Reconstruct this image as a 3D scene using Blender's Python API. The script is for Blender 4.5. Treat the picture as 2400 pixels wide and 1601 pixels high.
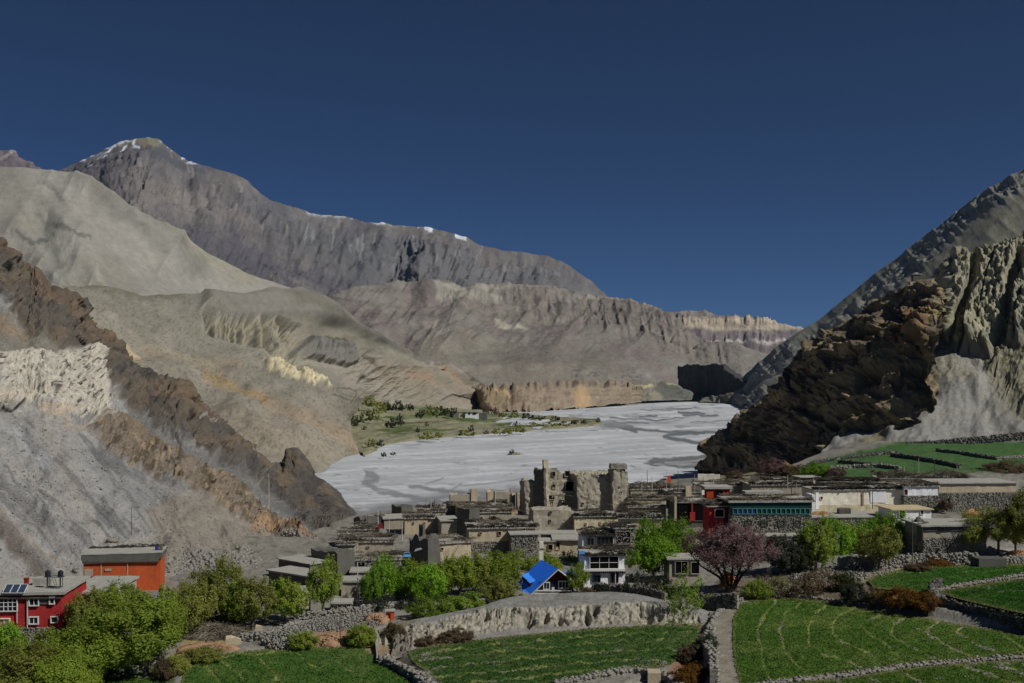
import bpy, math, random
import numpy as np
from mathutils import Vector, Matrix
R=random.Random(7); NR=np.random.RandomState(11)
for o in list(bpy.data.objects): bpy.data.objects.remove(o)
SC=bpy.context.scene; COL=SC.collection
HAZE=0.0000135; F=2573.0; CX=1200.0; HY=885.0          # focal length, centre and horizon in photograph pixels (2400 wide)
# ---------------------------------------------------------------- camera, sky, sun, exposure
cam=bpy.data.cameras.new('camera'); camo=bpy.data.objects.new('camera',cam); COL.objects.link(camo)
cam.sensor_width=36; cam.lens=36*F/2400; cam.shift_y=(HY-800.5)/2400
camo.location=(0,0,0); camo.rotation_euler=(math.radians(90),0,0); cam.clip_start=1; cam.clip_end=60000
SC.camera=camo
SV=Vector((0.62,-0.36,0.68)).normalized()   # towards the sun
el=math.asin(SV.z); az=math.atan2(SV.x,SV.y)
w=bpy.data.worlds.new('World'); SC.world=w; w.use_nodes=True; nt=w.node_tree
sky=nt.nodes.new('ShaderNodeTexSky'); sky.sky_type='NISHITA'; sky.sun_disc=False
sky.sun_elevation=el; sky.sun_rotation=az; sky.altitude=8300; sky.air_density=1.0; sky.dust_density=0.0; sky.ozone_density=8.0
bg=nt.nodes['Background']; nt.links.new(sky.outputs[0],bg.inputs[0]); bg.inputs[1].default_value=0.05
sl=bpy.data.lights.new('sun','SUN'); so=bpy.data.objects.new('sun',sl); COL.objects.link(so)
sl.energy=4.7; sl.angle=math.radians(0.5); sl.color=(1.0,0.97,0.92)
so.rotation_euler=SV.to_track_quat('Z','Y').to_euler(); so.location=(0,0,500)
SC.view_settings.view_transform='Standard'; SC.view_settings.look='None'
SC.view_settings.exposure=-0.5; SC.view_settings.gamma=1; SC.view_settings.use_curve_mapping=False
# ---------------------------------------------------------------- numpy noise
def _h(i,j,k,s):
    n=(i.astype(np.int64)*374761393+j.astype(np.int64)*668265263+k.astype(np.int64)*2147483647+s*974711)&0x7fffffff
    n=((n^(n>>13))*1274126177)&0x7fffffff; n=((n^(n>>15))*668265263)&0x7fffffff
    return ((n^(n>>16))&0xffff)/32767.5-1.0
def vn(x,y,z,s=0):
    x=np.asarray(x,float); y=np.asarray(y,float)+0*x; z=np.asarray(z,float)+0*x
    xi=np.floor(x); yi=np.floor(y); zi=np.floor(z); fx=x-xi; fy=y-yi; fz=z-zi
    fx=fx*fx*fx*(fx*(fx*6-15)+10); fy=fy*fy*fy*(fy*(fy*6-15)+10); fz=fz*fz*(3-2*fz)
    if np.all(z==z.flat[0]) and z.flat[0]==np.floor(z.flat[0]):
        a=_h(xi,yi,zi,s)*(1-fx)+_h(xi+1,yi,zi,s)*fx; b=_h(xi,yi+1,zi,s)*(1-fx)+_h(xi+1,yi+1,zi,s)*fx
        return a*(1-fy)+b*fy
    def pl(zz):
        a=_h(xi,yi,zz,s)*(1-fx)+_h(xi+1,yi,zz,s)*fx; b=_h(xi,yi+1,zz,s)*(1-fx)+_h(xi+1,yi+1,zz,s)*fx
        return a*(1-fy)+b*fy
    return pl(zi)*(1-fz)+pl(zi+1)*fz
def fbm(x,y,z=0,o=4,s=0,g=0.5):
    r=0;a=1;f=1;t=0
    for i in range(o):
        r=r+a*vn(np.asarray(x)*f+i*17.3,np.asarray(y)*f-i*9.1,np.asarray(z)*f,s+i); t+=a; a*=g; f*=2.03
    return r/t
def ridged(x,y,z=0,o=4,s=0,g=0.55):
    r=0;a=1;f=1;t=0
    for i in range(o):
        n=1-np.abs(vn(np.asarray(x)*f+i*7.7,np.asarray(y)*f+i*3.3,np.asarray(z)*f,s+i))*2.0
        r=r+a*n; t+=a; a*=g; f*=2.1
    return r/t
def facet(x,y,z,s=0,k=1.0):
    """blocky rock noise: every cell is a tilted plane with its own offset"""
    x=np.asarray(x,float);y=np.asarray(y,float)+0*x;z=np.asarray(z,float)+0*x; xi=np.floor(x);yi=np.floor(y);zi=np.floor(z); best=np.full(x.shape,1e9); val=np.zeros(x.shape)
    for i in(-1,0,1):
        for j in(-1,0,1):
            for l in(-1,0,1):
                a=xi+i;b=yi+j;c=zi+l; dx=x-(a+.5+.45*_h(a,b,c,s+1));dy=y-(b+.5+.45*_h(a,b,c,s+2));dz=z-(c+.5+.45*_h(a,b,c,s+3))
                d=dx*dx+dy*dy+dz*dz; m=d<best
                v=_h(a,b,c,s+4)*.6+k*(dx*_h(a,b,c,s+5)+dy*_h(a,b,c,s+6)+dz*_h(a,b,c,s+7)); best=np.where(m,d,best); val=np.where(m,v,val)
    return val
def sstep(a,b,x): t=np.clip((x-a)/(b-a),0,1); return t*t*(3-2*t)
def lin(c):
    c=np.array(c,float)/255.0
    return np.where(c<=0.04045,c/12.92,((c+0.055)/1.055)**2.4)
def C(r,g,b,k=1.0): return lin((r,g,b))*1.1*k
# ---------------------------------------------------------------- projection helpers
def W(px,py,D): return np.array([(px-CX)/F*D, D, -(py-HY)/F*D],float)
def polymask(px,py,pts,soft=5):
    P=np.array(pts,float); x=px;y=py; ins=np.zeros(x.shape,bool); d=np.full(x.shape,1e9)
    x0,y0=P.min(0)-4*soft-20; x1,y1=P.max(0)+4*soft+20
    sel=(x>x0)&(x<x1)&(y>y0)&(y<y1); res=np.zeros(x.shape)
    if not sel.any(): return res
    x=x[sel]; y=y[sel]; ins=np.zeros(x.shape,bool); d=np.full(x.shape,1e9)
    n=len(P)
    for i in range(n):
        a=P[i];b=P[(i+1)%n]; e=b-a; L=e@e+1e-9
        t=np.clip(((x-a[0])*e[0]+(y-a[1])*e[1])/L,0,1)
        d=np.minimum(d,(x-a[0]-t*e[0])**2+(y-a[1]-t*e[1])**2)
        c=((a[1]>y)!=(b[1]>y)); xx=a[0]+(y-a[1])*(b[0]-a[0])/((b[1]-a[1]) if b[1]!=a[1] else 1e-9)
        ins^=c&(x<xx)
    d=np.sqrt(d); sd=np.where(ins,d,-d); res[sel]=sstep(-soft,soft,sd); return res
def linedist(px,py,pts):
    P=np.array(pts,float); d=np.full(px.shape,1e9)
    for a,b in zip(P[:-1],P[1:]):
        e=b-a; L=e@e+1e-9
        t=np.clip(((px-a[0])*e[0]+(py-a[1])*e[1])/L,0,1)
        d=np.minimum(d,(px-a[0]-t*e[0])**2+(py-a[1]-t*e[1])**2)
    return np.sqrt(d)
class Paint:
    def __init__(s,px,py,base): s.x=px;s.y=py;s.c=np.ones(px.shape+(3,))*np.array(base)
    def wp(s,warp,sc,seed=0):
        return s.x+warp*fbm(s.x/sc,s.y/sc,0,3,seed+5), s.y+warp*fbm(s.x/sc+40,s.y/sc,0,3,seed+6)
    def mix(s,m,col): m=np.clip(m,0,1)[...,None]; s.c=s.c*(1-m)+np.array(col)*m
    def poly(s,pts,col,soft=5,warp=8,sc=22,amt=1.0,seed=0):
        x,y=s.wp(warp,sc,seed); m=polymask(x,y,pts,soft)*amt; s.mix(m,col); return m
    def line(s,pts,wd,col,soft=2,warp=5,sc=20,amt=1.0,seed=0):
        x,y=s.wp(warp,sc,seed); d=linedist(x,y,pts); m=(1-sstep(wd/2-soft,wd/2+soft,d))*amt; s.mix(m,col); return m
    def mott(s,sx,sy,ang,amp,o=4,seed=0,p=1):
        a=math.radians(ang); u=(s.x*math.cos(a)+s.y*math.sin(a))/sx; v=(-s.x*math.sin(a)+s.y*math.cos(a))/sy
        s.c=s.c*(1+amp*fbm(u,v,0,o,seed))[...,None]
    def tone(s,sx,sy,ang,lo,hi,col,amt=1,o=4,seed=0,mask=None):
        a=math.radians(ang); u=(s.x*math.cos(a)+s.y*math.sin(a))/sx; v=(-s.x*math.sin(a)+s.y*math.cos(a))/sy
        m=sstep(lo,hi,fbm(u,v,0,o,seed))*amt
        if mask is not None: m=m*mask
        s.mix(m,col)
# ---------------------------------------------------------------- materials
MATS={}
def mat(name,col=None,rough=0.95,attr=False,noise=None,bump=None,metal=0,spec=0.1,trans=False,obj=False,wave=None):
    if name in MATS: return MATS[name]
    m=bpy.data.materials.new(name); m.use_nodes=True; t=m.node_tree; N=t.nodes; L=t.links
    b=N['Principled BSDF']; b.inputs['Roughness'].default_value=rough; b.inputs['Metallic'].default_value=metal
    b.inputs['Specular IOR Level'].default_value=spec
    if col is not None: c=(float(col[0]),float(col[1]),float(col[2]),1)
    if attr:
        a=N.new('ShaderNodeAttribute'); a.attribute_name='Col'; out=a.outputs['Color']
        if col is not None:
            mx=N.new('ShaderNodeMix'); mx.data_type='RGBA'; mx.blend_type='MULTIPLY'; mx.inputs[0].default_value=1
            L.new(out,mx.inputs[6]); mx.inputs[7].default_value=c; out=mx.outputs[2]
    else:
        rg=N.new('ShaderNodeRGB'); rg.outputs[0].default_value=c; out=rg.outputs[0]
    g=N.new('ShaderNodeNewGeometry')
    for (sc,amp,stretch) in (noise or []):
        mp=N.new('ShaderNodeMapping'); mp.inputs['Scale'].default_value=stretch
        L.new(g.outputs['Position'],mp.inputs[0])
        n=N.new('ShaderNodeTexNoise'); n.inputs['Scale'].default_value=sc; n.inputs['Detail'].default_value=6; n.inputs['Roughness'].default_value=0.6
        L.new(mp.outputs[0],n.inputs['Vector'])
        r=N.new('ShaderNodeMapRange'); r.inputs[1].default_value=0.3; r.inputs[2].default_value=0.7
        r.inputs[3].default_value=1-amp; r.inputs[4].default_value=1+amp; L.new(n.outputs[0],r.inputs[0])
        mx=N.new('ShaderNodeVectorMath'); mx.operation='SCALE'; L.new(out,mx.inputs[0]); L.new(r.outputs[0],mx.inputs['Scale']); out=mx.outputs[0]
    if obj:
        oi=N.new('ShaderNodeObjectInfo'); r=N.new('ShaderNodeMapRange'); r.inputs[3].default_value=0.8; r.inputs[4].default_value=1.2
        L.new(oi.outputs['Random'],r.inputs[0]); mx=N.new('ShaderNodeVectorMath'); mx.operation='SCALE'; L.new(out,mx.inputs[0]); L.new(r.outputs[0],mx.inputs['Scale']); out=mx.outputs[0]
    L.new(out,b.inputs['Base Color'])
    if bump:
        n=N.new('ShaderNodeTexNoise'); n.inputs['Scale'].default_value=bump[0]; n.inputs['Detail'].default_value=8; n.inputs['Roughness'].default_value=0.65
        L.new(g.outputs['Position'],n.inputs['Vector'])
        bp=N.new('ShaderNodeBump'); bp.inputs['Distance'].default_value=bump[1]; bp.inputs['Strength'].default_value=0.8
        L.new(n.outputs[0],bp.inputs['Height']); L.new(bp.outputs[0],b.inputs['Normal'])
    if trans:
        tr=N.new('ShaderNodeBsdfTranslucent'); L.new(out,tr.inputs[0]); ms=N.new('ShaderNodeMixShader'); ms.inputs[0].default_value=0.45
        L.new(b.outputs[0],ms.inputs[1]); L.new(tr.outputs[0],ms.inputs[2]); L.new(ms.outputs[0],N['Material Output'].inputs[0])
    MATS[name]=m; return m
I3=(1,1,1)
M_near=mat('hill_earth',attr=True,noise=[(0.6,0.16,I3),(3.0,0.14,I3)],bump=(1.8,0.5))
M_mid=mat('slope_earth',attr=True,noise=[(0.08,0.10,I3),(0.5,0.12,I3)],bump=(0.45,1.6))
M_far=mat('mountain_rock',attr=True,noise=[(0.012,0.12,I3),(0.06,0.12,I3)],bump=(0.06,11.0))
M_ground=mat('village_ground',attr=True,noise=[(0.8,0.15,I3),(4.0,0.18,I3)],bump=(3.0,0.15))
M_river=mat('river_gravel',attr=True,noise=[(0.02,0.05,I3),(0.15,0.05,(1,3,1))],bump=(0.3,0.15))
M_crop=mat('crop_ground',attr=True,noise=[(1.5,0.18,I3),(6.0,0.15,I3)],bump=(4.0,0.08))
M_blade=mat('crop_blades',attr=True,trans=True)
def pm(n,c,a=0.14,sc=1.2,b=(4.0,0.06),st=(1,1,0.35),**k): return mat(n,C(*c),noise=[(sc,a,st),(sc*5,a,I3)],bump=b,**k)
WM={'grey':pm('grey_mud_plaster',(154,147,131)),'tan':pm('tan_mud_plaster',(176,163,138),0.12),'dark':pm('dark_or_shaded_mud',(92,90,84)),  # 'dark' paints in the shade of walls facing away from sun, besides dark bands
 'stone':pm('stone_masonry',(134,130,118),0.2,2.5,(3.0,0.2),I3),'white':pm('whitewash',(225,225,225),0.07),'cream':pm('cream_wash',(222,216,196),0.14),
 'red':pm('red_ochre_wash',(160,50,50),0.10,0.9),'orange':pm('orange_ochre_wash',(178,84,48),0.13,0.7),'redroom':pm('brick_red_paint',(140,44,34),0.12),
 'mix':pm('patchy_limewash',(195,185,155),0.22,1.0)}
for _k in WM.values():
    pass
WM['roof']=pm('mud_roof',(158,156,146),0.12,0.7,(3,0.08),I3); WM['creamroof']=pm('pale_mud_roof',(188,172,138),0.10)
M_brush=pm('dry_brushwood',(124,116,102),0.25,3,None,I3); M_brushd=pm('dark_brushwood',(74,68,60),0.25,3,None,I3)
M_brusht=pm('pale_cut_wood',(135,126,110),0.25,3,None,I3)
M_stone=pm('loose_stone',(132,129,121),0.22,1.5,None,I3); M_stoned=pm('dark_or_shaded_stone',(90,88,84),0.3,1.5,None,I3)  # darker copy holds the shade of walls turned from the sun, and dark stone
M_wood=pm('weathered_wood',(95,84,72),0.15,4,None,(1,1,.2)); M_polew=pm('pale_pole_wood',(190,186,175),0.08,4,None)
M_glass=mat('dark_window_glass',C(30,34,38),rough=0.15,spec=0.5)
M_black=mat('unlit_opening',C(22,20,20),rough=1,spec=0)  # near-black sheet colour standing in for the shade inside openings
M_wfr=mat('white_window_paint',C(205,205,200),rough=0.6); M_teal=mat('teal_paint',C(30,62,60),rough=0.5); M_tealf=mat('pale_teal_frame',C(95,140,135),rough=0.5)
M_pblue=mat('blue_tinted_pane',C(30,55,110),rough=0.15,spec=0.6); M_pteal=mat('teal_tinted_pane',C(22,62,62),rough=0.15,spec=0.6)
M_blue=mat('blue_corrugated_metal',C(45,125,250),rough=0.5,noise=[(0.8,0.08,I3)],spec=0.3); M_blue2=mat('bright_blue_metal',C(70,150,255),rough=0.45,spec=0.3)
M_maroon=mat('maroon_boards',C(75,30,26),rough=0.8,noise=[(2,0.15,I3)]); M_dkblue=mat('dark_blue_timber',C(38,44,60),rough=0.7)
M_straw=pm('orange_straw',(165,128,92),0.2,2,(6,0.1),I3); M_omud=pm('orange_clay',(156,126,100),0.15,1.5)
M_metal=mat('grey_steel',C(90,92,95),rough=0.5,metal=0.5); M_tank=mat('black_tank_plastic',C(38,38,42),rough=0.5,spec=0.4)
M_tarp=mat('blue_tarpaulin',C(90,150,210),rough=0.6); M_gtarp=mat('grey_tarpaulin',C(155,158,162),rough=0.6); M_rcloth=mat('red_cloth',C(190,50,60),rough=0.8)
M_ocloth=mat('orange_cloth',C(200,85,50),rough=0.8); M_pvc=mat('white_pipe',C(200,190,185),rough=0.5)
M_bark=pm('tree_bark',(95,88,76),0.2,3,None,I3); M_barkd=pm('dark_bark',(52,45,40),0.2,3,None,I3)
def leaf(n,c): return mat(n,C(*c),attr=True,trans=True,obj=True,rough=0.8)
LM={'willow':leaf('willow_leaf',(136,156,62)),'olive':leaf('olive_green_leaf',(144,150,76)),'bright':leaf('bright_green_leaf',(124,162,52)),'dull':leaf('dull_green_leaf',(80,88,50)),
 'pink':leaf('mauve_blossom',(126,102,102)),'young':leaf('young_yellow_green_leaf',(125,150,62)),'rust':leaf('rust_orange_leaf',(120,88,40)),'brown':leaf('dry_brown_leaf',(112,98,76)),
 'grey':leaf('grey_green_leaf',(72,78,64)),'grass':leaf('tall_grass_blade',(112,122,58))}
# ---------------------------------------------------------------- mesh helpers
BASE={}
def rawmesh(name,V,Fc,col=None,smooth=False):
    V=np.asarray(V,np.float32); me=bpy.data.meshes.new(name)
    if isinstance(Fc,np.ndarray):
        k=Fc.shape[1]; n=len(Fc)
        me.vertices.add(len(V)); me.vertices.foreach_set('co',V.ravel())
        me.loops.add(n*k); me.loops.foreach_set('vertex_index',Fc.astype(np.int32).ravel())
        me.polygons.add(n); me.polygons.foreach_set('loop_start',np.arange(0,n*k,k,dtype=np.int32)); 
        me.update(calc_edges=True); me.validate()
    else: me.from_pydata([tuple(map(float,v)) for v in V],[],[tuple(f) for f in Fc]); me.update()
    if col is not None:
        a=me.color_attributes.new('Col','FLOAT_COLOR','POINT'); c=np.ones((len(V),4),np.float32); c[:,:3]=np.clip(col.reshape(-1,3),0.003,0.95); a.data.foreach_set('color',c.ravel())
    if smooth: me.polygons.foreach_set('use_smooth',np.ones(len(me.polygons),bool))
    return me
def tag(o,label=None,cat=None,group=None,kind=None):
    if label:o['label']=label
    if cat:o['category']=cat
    if group:o['group']=group
    if kind:o['kind']=kind
    return o
def obj(name,V,Fc,m,parent=None,col=None,smooth=False,kind=None,label=None):
    V=np.asarray(V,float)
    off=BASE.get(parent.name,np.zeros(3)) if parent else None
    if parent is None: off=np.zeros(3)
    me=rawmesh(name,V-off,Fc,col,smooth); me.materials.append(m)
    o=bpy.data.objects.new(name,me); COL.objects.link(o)
    if parent: o.parent=parent; BASE[o.name]=off
    if kind:o['kind']=kind
    if label:o['label']=label
    return o
def thing(name,loc,label,cat,group=None):
    o=bpy.data.objects.new(name,None); COL.objects.link(o); o.location=tuple(map(float,loc)); o.empty_display_size=0.5
    BASE[o.name]=np.array(loc,float); return tag(o,label,cat,group)
def solo(name,V,Fc,m,label,cat,group=None,smooth=False,col=None,kind=None):  # one-mesh thing with its origin at its base
    V=np.asarray(V,float); b=np.array([V[:,0].mean(),V[:,1].mean(),V[:,2].min()])
    me=rawmesh(name,V-b,Fc,col,smooth); me.materials.append(m); o=bpy.data.objects.new(name,me); o.location=b; COL.objects.link(o); BASE[o.name]=b
    return tag(o,label,cat,group,kind)
class MB:
    def __init__(s): s.v=[];s.f=[];s.n=0
    def add(s,V,Fc): s.v.append(np.asarray(V,float)); s.f+= [tuple(int(i)+s.n for i in f) for f in Fc]; s.n+=len(V); return s
    def box(s,c,size,rz=0,tilt=0,roll=0):
        c=np.array(c,float); x,y,z=np.array(size)/2
        P=np.array([[a,b,d] for a in(-x,x) for b in(-y,y) for d in(-z,z)])
        Mx=np.array((Matrix.Rotation(rz,3,'Z')@Matrix.Rotation(tilt,3,'X')@Matrix.Rotation(roll,3,'Y')))
        return s.add(P@Mx.T+c,[(0,1,3,2),(4,6,7,5),(0,4,5,1),(2,3,7,6),(0,2,6,4),(1,5,7,3)])
    def hexa(s,P): return s.add(P,[(0,1,2,3),(7,6,5,4),(0,4,5,1),(1,5,6,2),(2,6,7,3),(3,7,4,0)])
    def tube(s,pts,rs,n=7):
        pts=[np.array(p,float) for p in pts]; V=[];Fc=[]
        for i,p in enumerate(pts):
            d=(pts[min(i+1,len(pts)-1)]-pts[max(i-1,0)]); d=d/(np.linalg.norm(d)+1e-9)
            a=np.cross(d,[0,0,1.0]) if abs(d[2])<0.9 else np.cross(d,[1.0,0,0]); a/=np.linalg.norm(a); b=np.cross(d,a)
            for k in range(n):
                t=2*math.pi*k/n; V.append(p+rs[i]*(a*math.cos(t)+b*math.sin(t)))
        for i in range(len(pts)-1):
            for k in range(n): Fc.append((i*n+k,i*n+(k+1)%n,(i+1)*n+(k+1)%n,(i+1)*n+k))
        Fc.append(tuple(range(n))[::-1]); Fc.append(tuple((len(pts)-1)*n+k for k in range(n)))
        return s.add(V,Fc)
    def V(s): return np.vstack(s.v)
    def obj(s,name,m,parent=None,**k): return obj(name,s.V(),s.f,m,parent,**k)
    def solo(s,name,m,label,cat,group=None,**k): return solo(name,s.V(),s.f,m,label,cat,group,**k)
CUBE=np.array([[a,b,c] for a in(-1,1) for b in(-1,1) for c in(-1,1)],float)*0.5
CUBEF=np.array([(0,1,3,2),(4,6,7,5),(0,4,5,1),(2,3,7,6),(0,2,6,4),(1,5,7,3)])
def rots(n,flat=0.3):
    a=NR.rand(n)*6.28; b=NR.randn(n)*flat; c=NR.randn(n)*flat
    ca,sa,cb,sb,cc,sc=np.cos(a),np.sin(a),np.cos(b),np.sin(b),np.cos(c),np.sin(c)
    Z=np.zeros((n,3,3)); Z[:,0,0]=ca;Z[:,0,1]=-sa;Z[:,1,0]=sa;Z[:,1,1]=ca;Z[:,2,2]=1
    X=np.zeros((n,3,3)); X[:,0,0]=1;X[:,1,1]=cb;X[:,1,2]=-sb;X[:,2,1]=sb;X[:,2,2]=cb
    Y=np.zeros((n,3,3)); Y[:,0,0]=cc;Y[:,0,2]=sc;Y[:,1,1]=1;Y[:,2,0]=-sc;Y[:,2,2]=cc
    return Z@X@Y
def stones(cent,size,flat=0.3,asp=(1,0.8,0.6)):
    """jittered eight-cornered stones: centres (n,3), size (n,)"""
    n=len(cent); T=CUBE[None]*(1+0.0)+NR.randn(n,8,3)*0.10
    T=T/np.linalg.norm(T,axis=2,keepdims=True)*0.42+T*0.45
    T=T*np.array(asp)*(0.7+0.6*NR.rand(n,1,3))*np.asarray(size).reshape(-1,1,1)
    Rm=rots(n,flat); V=np.einsum('nij,nkj->nki',Rm,T)+np.asarray(cent)[:,None,:]
    Fc=(CUBEF[None]+(np.arange(n)*8)[:,None,None]).reshape(-1,4)
    return V.reshape(-1,3),Fc
def sticks(p,d,r):
    """three-sided rods: start points p, vectors d, radius r"""
    n=len(p); d=np.asarray(d,float); L=np.linalg.norm(d,axis=1,keepdims=True)+1e-6; u=d/L
    a=np.cross(u,np.array([0.13,0.31,0.94])); a/=np.linalg.norm(a,axis=1,keepdims=True)+1e-6; b=np.cross(u,a)
    r=np.asarray(r).reshape(-1,1); V=np.zeros((n,6,3))
    for k in range(3):
        t=2.094*k; o=(a*math.cos(t)+b*math.sin(t))*r; V[:,k]=p+o; V[:,3+k]=p+d+o*0.6
    q=np.array([(0,1,4,3),(1,2,5,4),(2,0,3,5)]); Fc=(q[None]+(np.arange(n)*6)[:,None,None]).reshape(-1,4)
    return V.reshape(-1,3),Fc
def loft(name,rows,step,disp,color,m,minv=2,smooth=True):
    """surface lofted through rows of (px,py,D) control points laid at their own real distances"""
    n=max(len(r) for r in rows)
    WR=[]
    lens=[]
    for r in rows:
        P=np.array(r,float); cum=np.concatenate([[0],np.cumsum(np.abs(np.diff(P[:,0]))+0.6*np.abs(np.diff(P[:,1]))+1e-3)])
        lens.append(cum[-1]); cum/=cum[-1]
        if all(len(q)==len(rows[0]) for q in rows): cum=np.linspace(0,1,len(r))
        WR.append((cum,P))
    nu=int(max(lens)/step)+2; u=np.linspace(0,1,nu); rowsW=[]
    for cum,P in WR:
        # smooth the polyline a little: sample linear then box filter
        uu=np.linspace(0,1,nu); Q=np.stack([np.interp(uu,cum,P[:,k]) for k in range(3)],1)
        kk=max(1,int(nu/len(P)/3)); 
        if kk>1:
            ker=np.ones(kk)/kk; Qp=np.vstack([np.repeat(Q[:1],kk,0),Q,np.repeat(Q[-1:],kk,0)])
            Q=np.stack([np.convolve(Qp[:,j],ker,'same') for j in range(3)],1)[kk:-kk]
        rowsW.append(np.stack([(Q[:,0]-CX)/F*Q[:,2],Q[:,2],-(Q[:,1]-HY)/F*Q[:,2]],1))
    out=[]
    for a,b in zip(range(len(rows)-1),range(1,len(rows))):
        pa=np.array(rows[a],float);pb=np.array(rows[b],float)
        dl=max(np.abs(np.interp(u,WR[a][0],pa[:,1])-np.interp(u,WR[b][0],pb[:,1])).max(),np.abs(np.interp(u,WR[a][0],pa[:,0])-np.interp(u,WR[b][0],pb[:,0])).max()*0.7)
        nv=max(minv,min(400,int(dl/step)))
        for t in np.arange(nv)/nv: out.append(rowsW[a]*(1-t)+rowsW[b]*t)
    out.append(rowsW[-1]); G=np.array(out)                       # (nv,nu,3)
    # soften the kinks between rows
    for _ in range(3):
        G[1:-1]=(G[:-2]+2*G[1:-1]+G[2:])/4
    px=CX+G[...,0]/G[...,1]*F; py=HY-G[...,2]/G[...,1]*F
    du=np.gradient(G,axis=1); dv=np.gradient(G,axis=0); N=np.cross(du,dv); N/=np.linalg.norm(N,axis=2,keepdims=True)+1e-9
    s=np.sign(np.median(N[...,2])) or 1; N=N*s
    for _ in range(10):
        P=np.pad(N,((1,1),(1,1),(0,0)),'edge'); N=(P[:-2,1:-1]+P[2:,1:-1]+P[1:-1,:-2]+P[1:-1,2:]+2*N)/6
    N/=np.linalg.norm(N,axis=2,keepdims=True)+1e-9
    d=disp(px,py,G[...,0],G[...,1],G[...,2]); G=G+N*d[...,None]
    col=color(px,py,G[...,0],G[...,1],G[...,2])
    nv,nu=G.shape[:2]; idx=np.arange(nv*nu).reshape(nv,nu)
    q=np.stack([idx[:-1,:-1],idx[:-1,1:],idx[1:,1:],idx[1:,:-1]],-1).reshape(-1,4)
    if s<0: q=q[:,::-1]
    o=obj(name,G.reshape(-1,3),q,m,None,col=col.reshape(-1,3),smooth=smooth,kind='structure')
    return o,G,px,py
# ================================================================ LARGE LANDFORMS
def X3(r): return [(a,b,c) for a,b,c in r]
# ---- far big mountain
rg=[(60,430,6000),(150,395,6000),(200,372,6000),(250,345,6000),(290,328,6000),(345,320,6000),(370,325,6000),(400,350,6000),(440,375,6000),(500,392,6000),(560,410,6100),(600,440,6100),(630,468,6100),(680,482,6200),(730,500,6200),(800,508,6300),(880,520,6300),(960,530,6400),(1010,533,6400),(1060,545,6400),(1090,555,6400),(1130,575,6400),(1200,590,6500),(1270,597,6500),(1320,612,6500),(1370,645,6600),(1420,690,6700),(1470,720,6700)]
rg0=list(rg); bk=[(p,q+120,D+1500) for p,q,D in rg]
md=[(p-30,q+ (150 if p<1000 else 90),D-1300) for p,q,D in rg]
bs=[(p-30,max(q+260,760),D-2600) for p,q,D in rg]
def d_far(px,py,x,y,z):
    a=ridged((px+0.35*py)/70,py/150,0,5,3)*38+fbm(px/18,py/22,0,4,9)*12
    a+=np.clip(fbm((px-0.1*py)/16,py/90,0,4,21),-1,1)*26*polymask(px,py,[(440,380),(1430,650),(1350,640),(900,640),(560,560),(380,470)],30)
    a+=facet(x/240,y/240,z/150,23)*22+facet(x/90,y/90,z/60,24)*9
    return a*(0.25+0.75*sstep(5,60,py-np.interp(px,[r[0] for r in rg0],[r[1] for r in rg0])))
def c_far(px,py,x,y,z):
    p=Paint(px,py,C(112,107,104))
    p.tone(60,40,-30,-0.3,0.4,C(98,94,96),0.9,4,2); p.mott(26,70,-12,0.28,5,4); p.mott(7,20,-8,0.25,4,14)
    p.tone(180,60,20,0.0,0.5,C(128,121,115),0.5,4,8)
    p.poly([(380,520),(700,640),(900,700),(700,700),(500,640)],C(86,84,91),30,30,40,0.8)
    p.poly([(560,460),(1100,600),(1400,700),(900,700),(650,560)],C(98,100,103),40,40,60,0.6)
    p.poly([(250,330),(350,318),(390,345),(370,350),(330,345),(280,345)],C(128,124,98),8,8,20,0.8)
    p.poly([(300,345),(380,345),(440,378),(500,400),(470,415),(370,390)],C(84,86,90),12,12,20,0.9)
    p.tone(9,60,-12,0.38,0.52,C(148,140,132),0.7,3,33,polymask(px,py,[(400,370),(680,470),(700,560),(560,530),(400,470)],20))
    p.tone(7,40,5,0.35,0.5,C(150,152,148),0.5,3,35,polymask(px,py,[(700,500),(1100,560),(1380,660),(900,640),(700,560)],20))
    ys=np.interp(px,[r[0] for r in rg],[r[1] for r in rg])
    cr=1-sstep(4,13,py-ys)
    sm=cr*sstep(-0.05,0.25,fbm(px/14,py/6,0,3,50))*((px>150)&(px<300)|(px>425)&(px<480)|(px>880)&(px<905))
    sm=np.maximum(sm,(1-sstep(3,10,py-ys))*sstep(0.0,0.2,fbm(px/12,py/8,0,3,51))*((px>330)&(px<430)|(px>700)&(px<1000))*.6)
    sm=np.maximum(sm,(1-sstep(7,12,py-ys-1))*(((px>995)&(px<1014))|((px>1066)&(px<1092))))
    snow=(215,220,228); p.mix(sm*0.9,C(*snow))
    for l in ([(300,335),(318,327)],[(283,358),(298,344)],[(260,365),(268,362)],[(316,328),(314,340)],[(315,345),(325,347)],[(240,375),(250,370)],[(345,322),(364,322)],[(200,398),(215,388)],[(230,372),(262,350)],[(255,350),(290,335)]):
        p.line(l,4,C(*snow),1.5,3,8)
    p.poly([(640,645),(720,680),(790,700),(700,690)],C(120,116,112),6,6,20,0.7)
    return p.c
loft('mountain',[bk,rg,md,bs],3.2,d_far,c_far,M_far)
rg=[(-160,400,5200),(-80,372,5200),(-30,355,5200),(20,350,5200),(40,350,5200),(60,372,5200),(100,395,5200),(150,420,5200)]
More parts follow.
